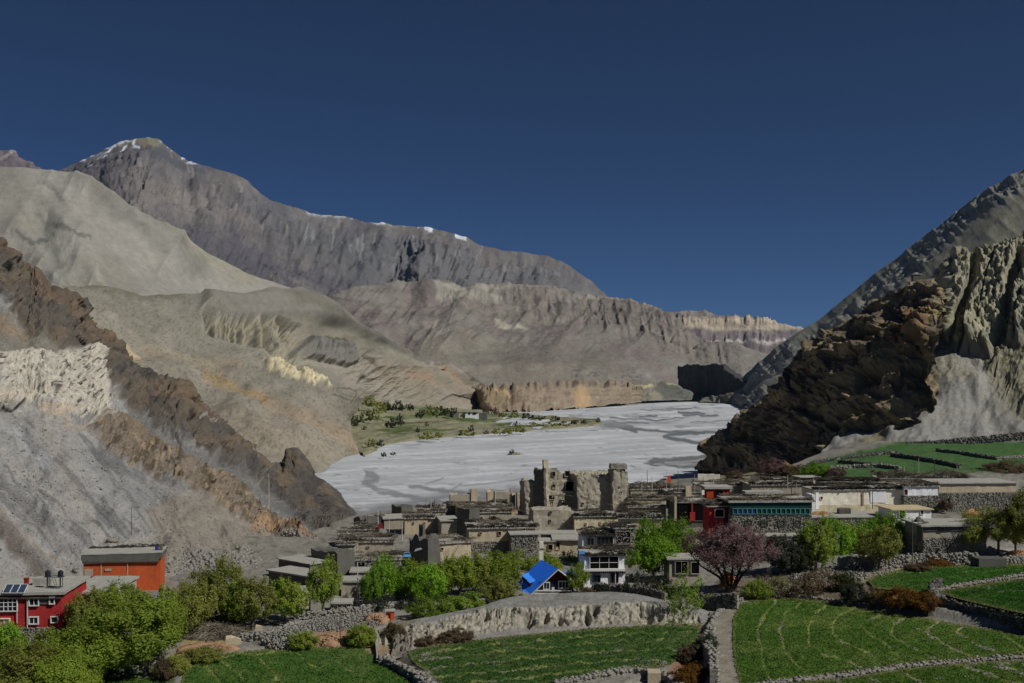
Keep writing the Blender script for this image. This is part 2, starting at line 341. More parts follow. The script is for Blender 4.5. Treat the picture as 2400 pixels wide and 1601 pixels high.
loft('mountain',[[(p,q+150,D+800) for p,q,D in rg],rg,[(p,q+150,D-900) for p,q,D in rg]],3.2,lambda px,py,x,y,z:ridged(px/50,py/60,0,5,4)*16+fbm(px/10,py/10,0,4,5)*7,
     lambda px,py,x,y,z:(lambda p:(p.mott(30,15,20,0.25,4,4),p.line([(0,375),(38,352)],6,C(150,140,138)),p.c)[-1])(Paint(px,py,C(112,104,108))),M_far)
# ---- far banded plateau on the right of the valley
rg=[(1500,740,4600),(1560,735,4600),(1600,726,4600),(1650,724,4600),(1680,735,4600),(1720,742,4600),(1770,742,4600),(1800,748,4600),(1850,762,4600),(1900,770,4600),(1960,770,4600)]
def d_pl(px,py,x,y,z):
    b=polymask(px,py,[(1480,735),(1800,740),(1830,760),(1480,765)],3)+polymask(px,py,[(1640,780),(1720,778),(1900,790),(1900,815),(1640,815)],3)
    return ridged(px/12,py/70,0,4,6)*12*(0.3+b)+fbm(px/22,py/14,0,4,8)*8+ridged(px/60,py/60,0,3,2)*8
def c_pl(px,py,x,y,z):
    p=Paint(px,py,C(122,116,112)); w=6*fbm(px/40,py/40,0,3,3); yy=py+w
    p.mix(sstep(722,730,yy)*(1-sstep(740,746,yy)),C(128,122,116)); p.mix(sstep(744,750,yy)*(1-sstep(768,778,yy)),C(172,160,142))
    p.mix(sstep(776,784,yy)*(1-sstep(796,800,yy)),C(120,110,112)); p.mix(sstep(798,801,yy)*(1-sstep(805,809,yy))*sstep(0,0.2,fbm(px/30,0*py,0,2,7)+.3),C(170,165,160)); p.mix(sstep(808,814,yy)*(1-sstep(832,840,yy)),C(110,100,100))
    p.mott(5,30,0,0.28,3,5); p.mott(40,16,0,0.22,4,6); return p.c
loft('plateau',[[(p,q+60,D+700) for p,q,D in rg],rg,[(p,q+42,D-60) for p,q,D in rg],[(p,q+60,D-350) for p,q,D in rg],[(p,q+90,D-420) for p,q,D in rg],[(p,930,3200) for p,q,D in rg]],2.6,d_pl,c_pl,M_far)
# ---- middle mesas
rg=[(740,720,2900),(790,695,2900),(850,678,2950),(900,670,3000),(960,668,3050),(1000,662,3050),(1040,656,3100),(1080,664,3100),(1130,668,3150),(1200,675,3200),(1260,678,3200),(1320,685,3200),(1370,700,3200),(1420,704,3200),(1480,710,3150),(1530,730,3100),(1570,740,3050),(1620,775,3000),(1680,800,2950),(1740,815,2900),(1800,830,2900),(1850,840,2900)]
mid=[(p,q+ (70 if p>950 else 60),D-150) for p,q,D in rg]
tal=[(p-20,max(q+150,845) if p>1500 else q+165,(D-700)*(1-min(1,max(0,(p-1400)/160)))+2660*min(1,max(0,(p-1400)/160))) for p,q,D in rg]
bs=[(p-30,915+(0 if p<1300 else 12),(1900+max(0,(p-740))*0.75)*(1-min(1,max(0,(p-1400)/160)))+2590*min(1,max(0,(p-1400)/160))) for p,q,D in rg]
CLF=[(1040,680),(1160,668),(1420,700),(1560,735),(1720,830),(1700,860),(1500,800),(1330,770),(1150,740),(1060,730)]
def d_me(px,py,x,y,z):
    c=polymask(px,py,CLF,14)
    return ridged((px-0.2*py)/17,py/60,0,4,6)*6*c+ridged((px+0.9*py)/130,py/90,0,4,16)*26*(1-sstep(790,840,py)*0.85)+facet(x/60,y/60,z/38,8)*7*(0.1+0.75*c)*(1-sstep(820,850,py)*.6)
def c_me(px,py,x,y,z):
    p=Paint(px,py,C(128,124,116))
    p.tone(70,35,15,-0.1,0.35,C(120,110,106),0.8,4,4)
    p.poly(CLF,C(124,117,110),10,14,30,0.85)
    p.tone(7,50,-8,0.0,0.4,C(136,127,117),0.7,3,9,polymask(px,py,CLF,10))
    p.poly([(1010,672),(1070,668),(1130,668),(1190,682),(1170,712),(1100,712),(1020,715)],C(154,150,138),5,12,18,0.8)
    p.tone(5,30,5,0.05,0.3,C(118,112,104),0.8,3,12,polymask(px,py,[(1010,690),(1190,690),(1170,725),(1020,725)],4))
    p.line([(1210,682),(1270,683),(1320,692),(1390,706)],17,C(152,147,136),5,9,14,0.65); p.line([(1420,706),(1480,712),(1530,730)],7,C(158,148,132),3,4,14,0.7)
    p.poly([(1160,745),(1160,765),(1200,780),(1235,777),(1210,765),(1180,760)],C(175,170,150),4,6,14,0.8)
    p.poly([(880,765),(930,720),(1000,700),(1040,720),(1060,760),(960,770)],C(122,112,107),14,14,30,0.5)
    p.poly([(985,770),(1015,740),(1060,775),(1030,790)],C(150,142,132),8,8,14,0.6)
    p.poly([(880,840),(1000,790),(1200,790),(1450,850),(1480,890),(1200,900),(1000,880)],C(130,124,112),16,20,40,0.8)
    p.poly([(1060,830),(1250,815),(1420,850),(1300,852),(1100,856)],C(112,108,100),8,10,40,0.7)
    p.line([(1210,800),(1420,850),(1500,900)],60,C(118,111,105),20,30,30,0.5)
    p.tone(9,5,0,0.15,0.35,C(96,92,88),0.8,3,19,polymask(px,py,[(1340,868),(1500,868),(1530,905),(1340,892)],8))
    ly=py+10*fbm(px/90,py/60,0,3,70); p.mix(sstep(.25,.5,np.sin(ly/4.2))*.35*(1-sstep(770,810,py)),C(104,98,92)); p.mott(50,12,0,0.16,4,5); p.mott(16,20,0,0.16,4,7); return p.c
loft('mesa',[[(p,q+60,D+700) for p,q,D in rg],rg,mid,tal,bs],2.8,d_me,c_me,M_far)
# pale bluff by the river with shaded gorge wall behind it
rg=[(1470,905,2200),(1500,900,2200),(1530,897,2220),(1560,893,2240),(1590,903,2260),(1620,918,2300),(1650,932,2330),(1665,938,2350)]
loft('bluff',[[(p,q+20,D+150) for p,q,D in rg],rg,[(1440,942,2080),(1480,942,2090),(1520,940,2120),(1560,938,2200),(1600,938,2250),(1630,938,2280),(1655,940,2300),(1668,942,2320)]],2.0,
  lambda px,py,x,y,z:ridged(px/14,py/12,0,4,3)*4,
  lambda px,py,x,y,z:(lambda p:(p.poly([(1540,897),(1590,900),(1640,935),(1560,938),(1530,915)],C(100,100,94),5,5,12),p.line([(1490,906),(1530,902)],9,C(170,162,130),2,4,10),p.line([(1566,896),(1600,905)],6,C(160,155,125),2,4,10),p.mott(8,10,20,0.2,4,3),p.c)[-1])(Paint(px,py,C(128,122,108))),M_far)
rk=[(1590,858,2560),(1600,855,2530),(1630,854,2440),(1660,854,2350),(1690,855,2260),(1700,868,2230),(1722,880,2190),(1740,892,2160),(1760,905,2130)]
loft('gorge_cliff',[[(p+60,q+30,D+60) for p,q,D in rk],[(p+4,q,D+8) for p,q,D in rk],rk,[(1588,900,2555),(1599,900,2525),(1630,905,2435),(1660,905,2345),(1688,905,2255),(1702,905,2225),(1724,910,2185),(1742,915,2155),(1765,915,2125)],[(1600,938,2545),(1615,938,2515),(1635,939,2425),(1660,940,2335),(1688,941,2245),(1702,942,2215),(1724,943,2175),(1742,943,2145),(1765,944,2115)]],2.0,
  lambda px,py,x,y,z:fbm(px/6,py/30,0,4,3)*7,
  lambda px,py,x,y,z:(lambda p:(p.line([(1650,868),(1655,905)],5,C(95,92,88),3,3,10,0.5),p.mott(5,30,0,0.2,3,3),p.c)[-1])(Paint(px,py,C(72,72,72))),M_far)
rg=[(1640,936,2200),(1670,928,2180),(1700,922,2140),(1725,920,2110),(1745,916,2080),(1790,912,2050)]
loft('bluff',[[(p,q+15,D+100) for p,q,D in rg],rg,[(p,945,D-30) for p,q,D in rg]],2.0,lambda px,py,x,y,z:ridged(px/14,py/12,0,4,9)*4,lambda px,py,x,y,z:(lambda p:(p.mott(8,8,20,0.25,4,3),p.c)[-1])(Paint(px,py,C(118,114,104))),M_far)
# ---- big smooth hill on the left
rg=[(-200,372,1500),(-100,378,1500),(0,387,1500),(60,392,1500),(110,400,1500),(160,403,1500),(200,415,1500),(240,440,1500),(280,462,1510),(330,492,1520),(400,525,1530),(450,552,1550),(500,590,1580),(560,628,1600),(610,652,1630),(660,676,1660),(720,705,1700)]
lo=[(p*0.9-20,max(q+260,720),D-500) for p,q,D in rg]
def d_l2(px,py,x,y,z): return fbm(px/170,py/120,0,2,3)*14+ridged((px+py*.6)/100,(py-px*.3)/220,0,2,7)*4+fbm(px/18,py/14,0,3,13)*0.7-9*polymask(px,py,[(60,520),(110,500),(190,600),(230,680),(180,690),(110,600)],24)+12*polymask(px,py,[(180,420),(240,430),(420,560),(480,640),(420,620),(260,500)],25)
def c_l2(px,py,x,y,z):
    p=Paint(px,py,C(148,145,136)); p.tone(120,60,35,-0.2,0.5,C(134,131,121),0.8,4,4)
    p.poly([(180,420),(215,430),(330,540),(400,600),(360,580),(230,480)],C(108,107,100),14,12,30,0.55)
    p.line([(100,430),(125,440),(145,468)],12,C(104,104,98),5,10,16,0.6); p.line([(40,545),(75,560),(115,552)],12,C(96,97,90),4,12,12,0.8); p.line([(88,500),(110,520),(130,580)],14,C(106,106,98),6,10,16,0.6)
    p.line([(125,520),(165,545),(205,565)],8,C(100,100,92),3,9,12,0.75); p.line([(125,580),(150,650),(150,690)],26,C(118,119,110),10,14,30,0.55); p.line([(420,535),(470,560),(520,600)],8,C(165,160,140),4,6,20,0.5)
    p.line([(340,480),(420,560),(600,660)],30,C(148,143,124),14,14,40,0.6); p.line([(360,510),(460,620)],40,C(112,112,104),18,20,40,0.35)
    p.line([(220,620),(250,680),(270,700)],14,C(160,155,135),7,12,20,0.5)
    p.mott(40,10,55,0.10,4,5); p.mott(9,7,0,0.10,4,8); return p.c
loft('hillside',[[(p,q+160,D+500) for p,q,D in rg],rg,[(p*0.95,q+120,D-180) for p,q,D in rg],lo],3.0,d_l2,c_l2,M_mid)
# ---- sandy valley side with eroded cliffs
A=[(60,640,800),(150,658,820),(260,668,850),(380,690,900),(480,690,960),(560,682,1020),(650,672,1100),(700,684,1160),(760,706,1210),(800,735,1260),(850,772,1310),(910,806,1440),(970,838,1500),(1020,848,1560),(1060,850,1640),(1100,880,1690),(1140,905,1740),(1190,918,1780)]
Bm=[(60,900,640),(150,880,650),(260,870,690),(380,860,740),(480,860,800),(560,850,860),(640,850,930),(690,860,1000),(740,860,1080),(790,880,1160),(840,890,1240),(880,900,1320),(920,905,1400),(980,915,1460),(1030,925,1510),(1060,930,1570),(1090,935,1630),(1120,940,1690)]
Bs=[(60,1180,440),(150,1180,440),(260,1180,440),(400,1160,470),(550,1140,510),(680,1122,545),(760,1108,578),(820,1085,650),(868,1068,706),(840,1030,880),(820,1005,1060),(850,972,1280),(900,962,1350),(950,962,1400),(1000,966,1440),(1050,970,1480),(1090,972,1520),(1120,966,1640)]
CLF3=[(470,740),(640,742),(700,770),(720,850),(690,880),(640,830),(560,800),(490,770)]
TWR=[(712,800),(725,790),(815,805),(825,850),(800,860),(720,835)]
WHT=[(620,850),(650,852),(700,872),(730,890),(760,915),(778,925),(720,912),(670,890),(630,868)]
def d_l3(px,py,x,y,z):
    c=polymask(px,py,CLF3,10); t=polymask(px,py,TWR,6)
    d=fbm(px/150,py/90,0,3,31)*9+fbm(px/30,py/20,0,3,33)*0.9
    fl=np.abs(vn(px/9+0.15*fbm(px/20,py/20,0,2,2),py/160,0,41)); d=d-c*(10+20*(0.5-fl))+c*fbm(px/7,py/8,0,3,43)*3
    d+=t*(9+5*ridged(px/8,py/60,0,3,44)); w=polymask(px,py,WHT,6); d+=w*(5+4*ridged(px/11,py/30,0,4,46))
    d+=ridged(px/60+py/60,py/50,0,4,47)*7*polymask(px,py,[(820,820),(1100,900),(1180,950),(900,940),(800,900)],40)
    d+=7*polymask(px,py,[(480,690),(700,684),(800,735),(960,835),(800,760),(640,735),(470,730)],12)
    d-=10*np.exp(-(linedist(px,py,[(1030,850),(1080,885),(1130,915),(1190,925)])/9)**2)
    return d
def c_l3(px,py,x,y,z):
    p=Paint(px,py,C(146,140,127)); p.tone(150,40,33,-0.15,0.35,C(136,130,116),0.9,4,3)
    p.poly([(370,690),(650,668),(720,690),(860,775),(960,840),(860,800),(760,760),(640,742),(420,735)],C(126,123,114),10,8,30,0.95)
    p.poly([(160,655),(380,685),(480,740),(620,850),(900,960),(700,930),(400,800),(180,700)],C(128,124,112),20,14,40,0.7)
    p.line([(200,665),(300,680),(370,690),(430,700)],20,C(96,94,78),9,10,14,0.5)
    p.poly([(640,742),(780,755),(950,838),(1090,905),(1060,915),(900,850),(720,800)],C(120,116,102),14,14,40,0.6)
    p.poly([(650,690),(720,690),(860,780),(900,830),(850,790),(760,735),(680,720)],C(112,109,98),9,10,26,0.8)
    p.line([(760,700),(860,775),(960,835),(1000,850)],11,C(98,96,88),4,6,20,0.7); p.line([(1065,845),(1095,875),(1130,905),(1185,915)],9,C(78,75,70),3,6,14,0.8)
    m=polymask(px,py,CLF3,8); fl=np.abs(vn(px/9+0.15*fbm(px/20,py/20,0,2,2),py/160,0,41)); p.mix(m*0.9,C(148,143,126))
    p.tone(4,40,2,0.15,0.35,C(100,97,84),0.8,3,61,m); p.tone(60,4,0,0.25,0.4,C(145,138,112),0.5,2,62,m)
    p.poly(TWR,C(112,110,104),5,4,20,0.9); p.tone(5,50,0,0.15,0.4,C(84,84,82),0.6,3,63,polymask(px,py,TWR,5))
    for l in ([(720,795),(705,822)],[(580,755),(576,780)],[(640,790),(648,815)],[(575,785),(582,800)],[(604,785),(606,803)]): p.line(l,6,C(70,70,68),3,3,10,0.7)
    p.line([(735,790),(780,793),(812,800)],8,C(72,78,56),3,6,8,0.8)
    for l in ([(768,918),(830,920)],[(832,920),(818,945)],[(772,935),(815,940)]): p.line(l,2.5,C(86,84,70),1,2,14,0.8)
    p.line([(835,895),(840,880)],9,C(80,80,70),4,5,10,0.6)
    p.poly(WHT,C(206,194,160),3,6,14,1.0); p.tone(7,26,-25,0.1,0.4,C(170,156,122),0.7,3,66,polymask(px,py,WHT,4))
    p.poly([(235,785),(280,790),(340,820),(350,835),(300,828),(240,805)],C(192,172,138),5,8,18,0.9)
    p.line([(490,865),(560,905),(625,935)],20,C(176,144,92),9,12,20,0.55); p.line([(620,940),(800,1010),(900,1050)],30,C(160,134,104),14,18,30,0.45)
    p.line([(340,800),(560,860)],14,C(158,136,110),7,12,30,0.4); p.poly([(420,930),(700,1000),(860,1060),(700,1110),(500,1050)],C(150,139,120),25,25,40,0.5)
    p.line([(295,830),(310,838)],4,C(70,62,50),2,3,8,0.7); p.line([(330,831),(358,832)],3,C(70,62,50),1,1,8,0.7)
    p.poly([(880,850),(960,880),(1080,880),(1150,925),(1000,925),(900,900)],C(134,124,108),20,14,30,0.7); p.poly([(940,865),(1010,870),(1020,900),(960,895)],C(150,122,96),10,10,20,0.5); p.line([(960,800),(1040,850),(1090,900)],14,C(150,124,98),6,10,20,0.6)
    p.poly([(1040,900),(1100,905),(1130,950),(1060,950)],C(140,130,115),10,8,20,0.8)
    p.line([(845,835),(870,845)],10,C(92,84,70),4,5,10,0.8); p.line([(870,850),(890,870)],7,C(110,92,76),4,5,10,0.7)
    sh=sstep(0.42,0.55,vn(px/3.2,py/2.6,0,71))*polymask(px,py,[(150,650),(480,690),(640,860),(900,960),(860,1060),(600,1100),(250,800)],20); p.mix(sh*0.5,C(88,88,70))
    p.mott(60,12,32,0.11,4,5); p.mott(8,6,0,0.10,4,8); return p.c
L3=loft('valley_side',[[(p,q+70,D+300) for p,q,D in A],A,Bm,Bs],2.6,d_l3,c_l3,M_mid)
# ---- ochre bluff above the river
T=[(1085,905,1740),(1130,912,1640),(1160,912,1640),(1230,908,1700),(1300,905,1780),(1380,903,1860),(1440,905,1940),(1480,908,2000),(1500,915,2020)]
B=[(1095,955,1740),(1150,960,1560),(1180,966,1590),(1250,966,1600),(1310,962,1680),(1380,955,1800),(1440,948,1900),(1480,945,1980),(1505,942,2030)]
def c_bl(px,py,x,y,z):
    p=Paint(px,py,C(136,123,106)); p.tone(60,5,0,0.0,0.4,C(146,133,116),0.8,3,4); p.tone(90,4,1,0.2,0.45,C(118,103,88),0.6,3,5)
    p.poly([(1345,910),(1375,910),(1385,960),(1340,960)],C(172,146,112),8,8,14,0.8); p.line([(1200,915),(1205,945)],14,C(84,70,52),5,6,12,0.7); p.poly([(1100,912),(1170,912),(1200,960),(1150,965)],C(126,112,86),8,8,14,0.7); p.line([(1165,915),(1195,930)],9,C(180,152,108),4,5,9,0.8)
    p.mott(9,12,0,0.2,4,7); return p.c
loft('bluff',[[(p,q-9,D+260) for p,q,D in T],T,B],2.2,lambda px,py,x,y,z:ridged(px/13,py/60,0,4,3)*7+fbm(px/5,py/4,0,3,5)*2,c_bl,M_mid)
# ---- oasis terrace
Tt=[(780,1000,1000),(800,968,1150),(850,940,1330),(930,948,1400),(1000,952,1440),(1100,960,1500),(1180,967,1540),(1300,976,1400),(1380,982,1310),(1408,984,1290)]
Bt=[(850,1066,698),(882,1050,770),(900,1040,820),(960,1032,868),(1060,1023,925),(1150,1015,980),(1250,1008,1035),(1330,1002,1090),(1390,998,1130),(1412,992,1190)]
def c_oa(px,py,x,y,z):
    p=Paint(px,py,C(132,130,104)); m=polymask(px,py,[(880,955),(1000,955),(1180,972),(1400,985),(1380,995),(1150,1008),(1000,1020),(880,1028)],8)
    p.tone(90,5,-2,-0.25,0.2,C(84,98,58),1.0,4,4,m); p.tone(60,3,-3,0.2,0.4,C(150,144,120),0.7,3,9,m); p.tone(80,4,-3,0.3,0.4,C(70,78,50),0.6,3,19,m)
    p.line([(880,1030),(1100,1015),(1400,993)],7,C(142,136,116),3,4,20,0.8); p.mott(9,5,0,0.2,4,7); return p.c
def d_oa(px,py,x,y,z): 
    s=(py-940)/12.0+0.012*px+0.5*fbm(px/60,py/30,0,2,5); return (0.0+np.abs(s-np.round(s)))*2.2+fbm(px/30,py/10,0,3,6)*1.2
loft('oasis_terrace',[Tt,[(a[0]*.5+b[0]*.5,a[1]*.5+b[1]*.5,a[2]*.5+b[2]*.5) for a,b in zip(Tt,Bt)],Bt,[(p+2,q+8,D-8) for p,q,D in Bt]],1.8,d_oa,c_oa,M_mid)
# ---- river bed : flat gravel plain, braided channels
def py0(a,b): return .4*fbm(a/80,b/12,0,2,87)
def river():
    pys=np.concatenate([np.linspace(925,1000,60),np.linspace(1001.5,1230,140)]); pxs=np.linspace(500,2000,480)
    PX,PY=np.meshgrid(pxs,pys); D=50.0*F/(PY-HY); X=(PX-CX)/F*D; Z=-50+0*D+0.25*fbm(X/60,D/60,0,3,5)
    p=Paint(PX,PY,C(178,180,182)); p.tone(160,7,-3,-0.2,0.5,C(164,166,169),0.8,4,3); p.tone(120,3,-3,0.1,0.4,C(206,208,210),0.6,3,13)
    p.tone(200,4,2,0.25,0.4,C(160,162,168),0.5,3,23,sstep(1090,1130,PY))
    dk=C(96,100,104)
    p.line([(760,1240),(820,1210),(950,1195),(1100,1170),(1230,1160)],42,C(116,118,119),10,8,40,0.85)
    p.poly([(846,1134),(858,1106),(872,1106),(890,1118),(888,1132),(870,1136),(900,1146),(960,1160),(1080,1168),(1080,1176),(960,1172),(890,1158)],C(124,125,127),3,4,16,0.85)
    p.line([(960,1140),(1010,1148),(1070,1152),(1120,1160)],9,C(112,113,115),3,4,20,0.8); p.line([(1000,1135),(1040,1120)],4,C(120,121,123),1.5,3,20,0.7); p.line([(1050,1150),(1080,1135)],4,C(120,121,123),1.5,3,20,0.7); p.line([(1080,1140),(1230,1122)],3,C(120,121,125),1.5,2,30,0.7)
    p.poly([(1508,1086),(1530,1076),(1660,1066),(1700,1062),(1690,1096),(1600,1098),(1530,1092)],C(100,103,102),2,4,16,0.95)
    p.line([(1560,1086),(1665,1075)],4,C(150,150,150),1,2,20); p.line([(1590,1092),(1640,1085)],3,C(150,150,150),1,2,20)
    for l,wd in (([(1450,1003),(1500,1007),(1560,1012),(1700,1014),(1730,1013)],5),([(1650,1014),(1570,1020),(1556,1026),(1600,1032),(1650,1040),(1690,1052)],7),([(1670,1026),(1730,1018)],6),([(1455,1003),(1490,1012)],7),([(1500,978),(1540,975)],4),([(1590,966),(1650,968)],5),([(1600,972),(1680,974)],4),([(1430,980),(1540,985),(1600,978)],3),([(1440,990),(1520,992)],2.5),([(1560,958),(1640,955)],2),([(1500,960),(1560,962),(1610,958)],2),([(1620,990),(1740,984)],2),([(1480,1003),(1420,996)],9)):
        p.line(l,wd*1.15,C(100,105,107),1.2,3,16,0.95)
    bm_=sstep(.62,.8,ridged(PX/90+py0(PX,PY),PY/7,0,3,88)); p.mix(bm_*.8*sstep(0,0.3,fbm(PX/200,PY/25,0,2,89)+.15),C(128,131,134)); bm2=sstep(.3,.55,fbm(PX/50,PY/4,0,3,90)); p.mix(bm2*.5,C(190,191,194))
    p.poly([(1395,988),(1440,985),(1490,1000),(1440,1006),(1390,1000)],C(132,133,134),3,4,12,0.8)
    p.tone(40,2.2,0,0.3,0.45,C(118,122,126),0.6,3,77,polymask(PX,PY,[(1350,960),(1700,940),(1740,1010),(1450,1010)],10))
    nv,nu=PX.shape; idx=np.arange(nv*nu).reshape(nv,nu); q=np.stack([idx[:-1,:-1],idx[1:,:-1],idx[1:,1:],idx[:-1,1:]],-1).reshape(-1,4)[:,::-1]
    obj('river_bed',np.stack([X,D,Z],-1).reshape(-1,3),q[:,::-1].copy(),M_river,col=p.c,smooth=True,kind='structure')
river()
# one wide sheet under everything out to the far hills
V=[(-9000,60,-56),(9000,60,-56),(9000,12000,-56),(-9000,12000,-56)]
obj('valley_floor',V,[(0,1,2,3)],pm('valley_floor_gravel',(120,118,108),0.1,0.01,None,I3),kind='structure')
# ---- right valley side (far scree)
rg=[(a,b,2320-(a-1700)*0.78) for a,b in ((2560,330),(2480,360),(2400,394),(2360,412),(2330,432),(2270,478),(2210,520),(2160,560),(2100,604),(2050,640),(1980,698),(1920,748),(1870,778),(1820,812),(1770,858),(1730,895),(1700,925))]
bs=[(2560,980,640),(2480,980,650),(2400,980,660),(2330,980,680),(2270,980,700),(2210,985,720),(2150,985,750),(2100,985,790),(2050,990,820),(1980,990,870),(1900,985,950),(1850,985,1050),(1810,975,1200),(1780,968,1420),(1750,958,1650),(1725,948,1950),(1702,942,2260)]
mdr=[(a[0]*.5+b[0]*.5+6,a[1]*.5+b[1]*.5-4,a[2]*.5+b[2]*.5+10) for a,b in zip(rg,bs)]
def rk1(px,py):
    return np.clip(polymask(px,py,[(2400,400),(2330,430),(2150,560),(2060,650),(2180,610),(2300,500),(2400,440)],18)+polymask(px,py,[(2180,600),(2060,660),(1900,790),(1790,880),(1860,840),(1980,760),(2140,680)],16)+polymask(px,py,[(1870,790),(1780,850),(1700,920),(1720,950),(1760,925),(1830,860)],14)+polymask(px,py,[(1740,935),(1790,905),(1800,940),(1740,965)],8),0,1)
def d_r1(px,py,x,y,z): return ridged((px-py)/60,(px+py)/120,0,4,3)*5*(0.2+rk1(px,py))+facet(x/40,y/40,z/26,5)*2.6*rk1(px,py)
def c_r1(px,py,x,y,z):
    p=Paint(px,py,C(150,147,132)); k=rk1(px+16*fbm(px/20,py/20,0,3,7),py)
    p.poly([(2400,470),(2400,600),(2200,650),(2100,640),(2250,540)],C(150,147,128),20,20,30,0.8)
    p.mix(k*0.75,C(132,133,127)); p.tone(16,30,45,-0.1,0.35,C(104,108,108),0.75,4,8,k); p.tone(60,14,-42,0.1,0.5,C(146,142,124),0.5,4,9)
    p.poly([(2040,660),(1900,770),(1950,750),(2060,690)],C(146,143,126),12,8,20,0.6)
    p.line([(2030,720),(1900,800),(1800,890)],22,C(156,153,140),9,10,30,0.7); p.line([(2350,440),(2290,470)],8,C(110,116,112),4,6,14,0.6)
    p.mott(50,14,-42,0.18,4,12); p.mott(9,9,0,0.16,4,13); return p.c
loft('valley_side',[[(p+10,q+130,D+400) for p,q,D in rg],rg,mdr,bs],3.0,d_r1,c_r1,M_mid)
# ---- right slope with earth pillars and grey scree
T=[(2080,690,620),(2150,672,590),(2200,640,550),(2215,610,530),(2250,600,530),(2290,598,530),(2330,588,530),(2370,575,530),(2400,562,530),(2450,545,530),(2520,520,530)]
M1=[(2080,800,560),(2140,790,540),(2190,800,505),(2230,815,498),(2270,825,495),(2300,820,492),(2340,800,490),(2380,780,488),(2420,765,485),(2460,750,485),(2520,740,485)]
M2=[(2000,960,500),(2080,950,490),(2150,935,474),(2220,920,466),(2280,915,466),(2320,920,463),(2350,925,460),(2390,925,458),(2430,925,455),(2470,920,455),(2520,915,455)]
Bb=[(1900,1085,424),(1960,1078,424),(2040,1070,424),(2110,1060,428),(2170,1052,430),(2230,1046,432),(2290,1038,434),(2350,1030,438),(2410,1024,440),(2460,1018,440),(2530,1010,440)]
PIL=[(2205,640),(2225,600),(2340,590),(2420,555),(2450,760),(2380,790),(2330,830),(2290,830),(2250,825),(2170,760),(2190,690)]
def fl3(px,py): return np.abs(vn((px+0.22*(py-700))/26+0.5*fbm(px/40,py/60,0,2,5),py/330,0,90))
def d_r3(px,py,x,y,z):
    c=polymask(px,py,PIL,14); f=fl3(px,py)
    d=c*(6-7.5*np.clip(0.42-f,0,1)*2.2*sstep(560,640,py)+3.5*fbm(px/9,py/9,0,4,4))
    d+=9*np.exp(-(((px-2275)/22)**2+((py-795)/36)**2))
    d+=ridged((px+py*.4)/34,(py)/90,0,4,6)*3.5*polymask(px,py,[(2330,800),(2450,740),(2450,1000),(2330,930),(2300,860)],25)*.45
    return d+fbm(px/60,py/60,0,3,7)*3+fbm(px/8,py/8,0,3,8)*0.35
def c_r3(px,py,x,y,z):
    p=Paint(px,py,C(136,134,128)); c=polymask(px,py,PIL,10)
    p.mix(c,C(152,148,126)); p.mix(c*sstep(0.24,0.06,fl3(px,py))*0.5,C(118,112,88)); p.tone(14,24,5,0.1,0.4,C(112,110,96),0.6,4,5,c); p.tone(12,4,0,0.2,0.4,C(96,92,66),0.6,3,15,polymask(px,py,[(2190,600),(2450,560),(2450,640),(2210,650)],12))
    p.poly([(2300,830),(2450,760),(2480,1010),(2400,1000),(2330,930)],C(134,130,108),16,16,30,0.85); p.tone(14,6,-35,0.15,0.35,C(86,82,58),0.7,3,8,polymask(px,py,[(2310,840),(2450,780),(2450,960),(2340,900)],14))
    p.poly([(2170,760),(2260,830),(2300,850),(2280,900),(2190,880),(2150,820)],C(142,138,122),10,12,20,0.85); p.tone(6,6,0,0.1,0.3,C(100,98,88),0.6,3,18,polymask(px,py,[(2170,760),(2290,850),(2210,890),(2150,820)],10))
    p.line([(2255,838),(2290,860),(2310,930),(2320,960)],30,C(150,147,138),8,8,20,0.8); p.poly([(1980,1080),(2010,1040),(2080,980),(2130,950),(2090,1000),(2040,1070)],C(128,120,88),10,10,20,0.85)
    p.line([(2085,1040),(2120,1010),(2100,1000)],4,C(150,145,130),2,4,10,0.7); p.poly([(2310,900),(2340,900),(2420,1010),(2330,1000)],C(118,116,108),14,12,20,0.5)
    p.mott(10,26,-35,0.10,4,12); p.mott(6,6,0,0.08,4,13); return p.c
loft('valley_side',[[(p,q+90,D+70) for p,q,D in T],T,M1,M2,Bb],2.4,d_r3,c_r3,M_near)
# ---- dark crag
Rg=[(1648,1112,640),(1680,1062,628),(1715,1012,616),(1740,975,606),(1775,942,594),(1805,918,585),(1840,895,574),(1880,850,562),(1915,805,550),(1955,762,538),(2010,735,524),(2060,692,510),(2105,668,500),(2150,660,492),(2185,668,486),(2205,700,480)]
Lw=[(1690,1116,585),(1740,1112,565),(1800,1106,545),(1860,1098,520),(1920,1088,495),(1955,1078,478),(1990,1060,468),(2030,1035,460),(2070,1008,455),(2110,985,450),(2150,962,448),(2185,940,447),(2200,905,446),(2180,860,448),(2195,800,452),(2212,740,460)]
cmpD=lambda L:[(a,b,460+(D-460)*0.5) if D>460 else (a,b,D) for a,b,D in L]
Rg=cmpD(Rg); Lw=cmpD(Lw)
mdc=[(a[0]*.5+b[0]*.5,a[1]*.52+b[1]*.48,a[2]*.5+b[2]*.5+4) for a,b in zip(Rg,Lw)]
def d_cr(px,py,x,y,z):
    u=(px+0.6*py)/90; v=(py-0.5*px)/90
    w1=fbm(x/20,y/20,z/20,3,79)*.8; d=ridged(x/38+y/70,y/50,z/34,3,70,0.5)*12+facet(x/14+w1,y/14,z/9+w1,75,1.3)*4.6+facet(x/5+w1,y/5.5,z/3.6,76,1.3)*2.3+facet(x/2.1,y/2.4,z/1.7,77)*.9
    edge=np.exp(-(linedist(px,py,[(r[0],r[1]) for r in Rg])/26)**2)
    edge2=np.exp(-(linedist(px,py,[(r[0],r[1]) for r in Lw[6:]])/22)**2)
    return (d-1.5)*(1-0.45*edge)*(1-.75*edge2)
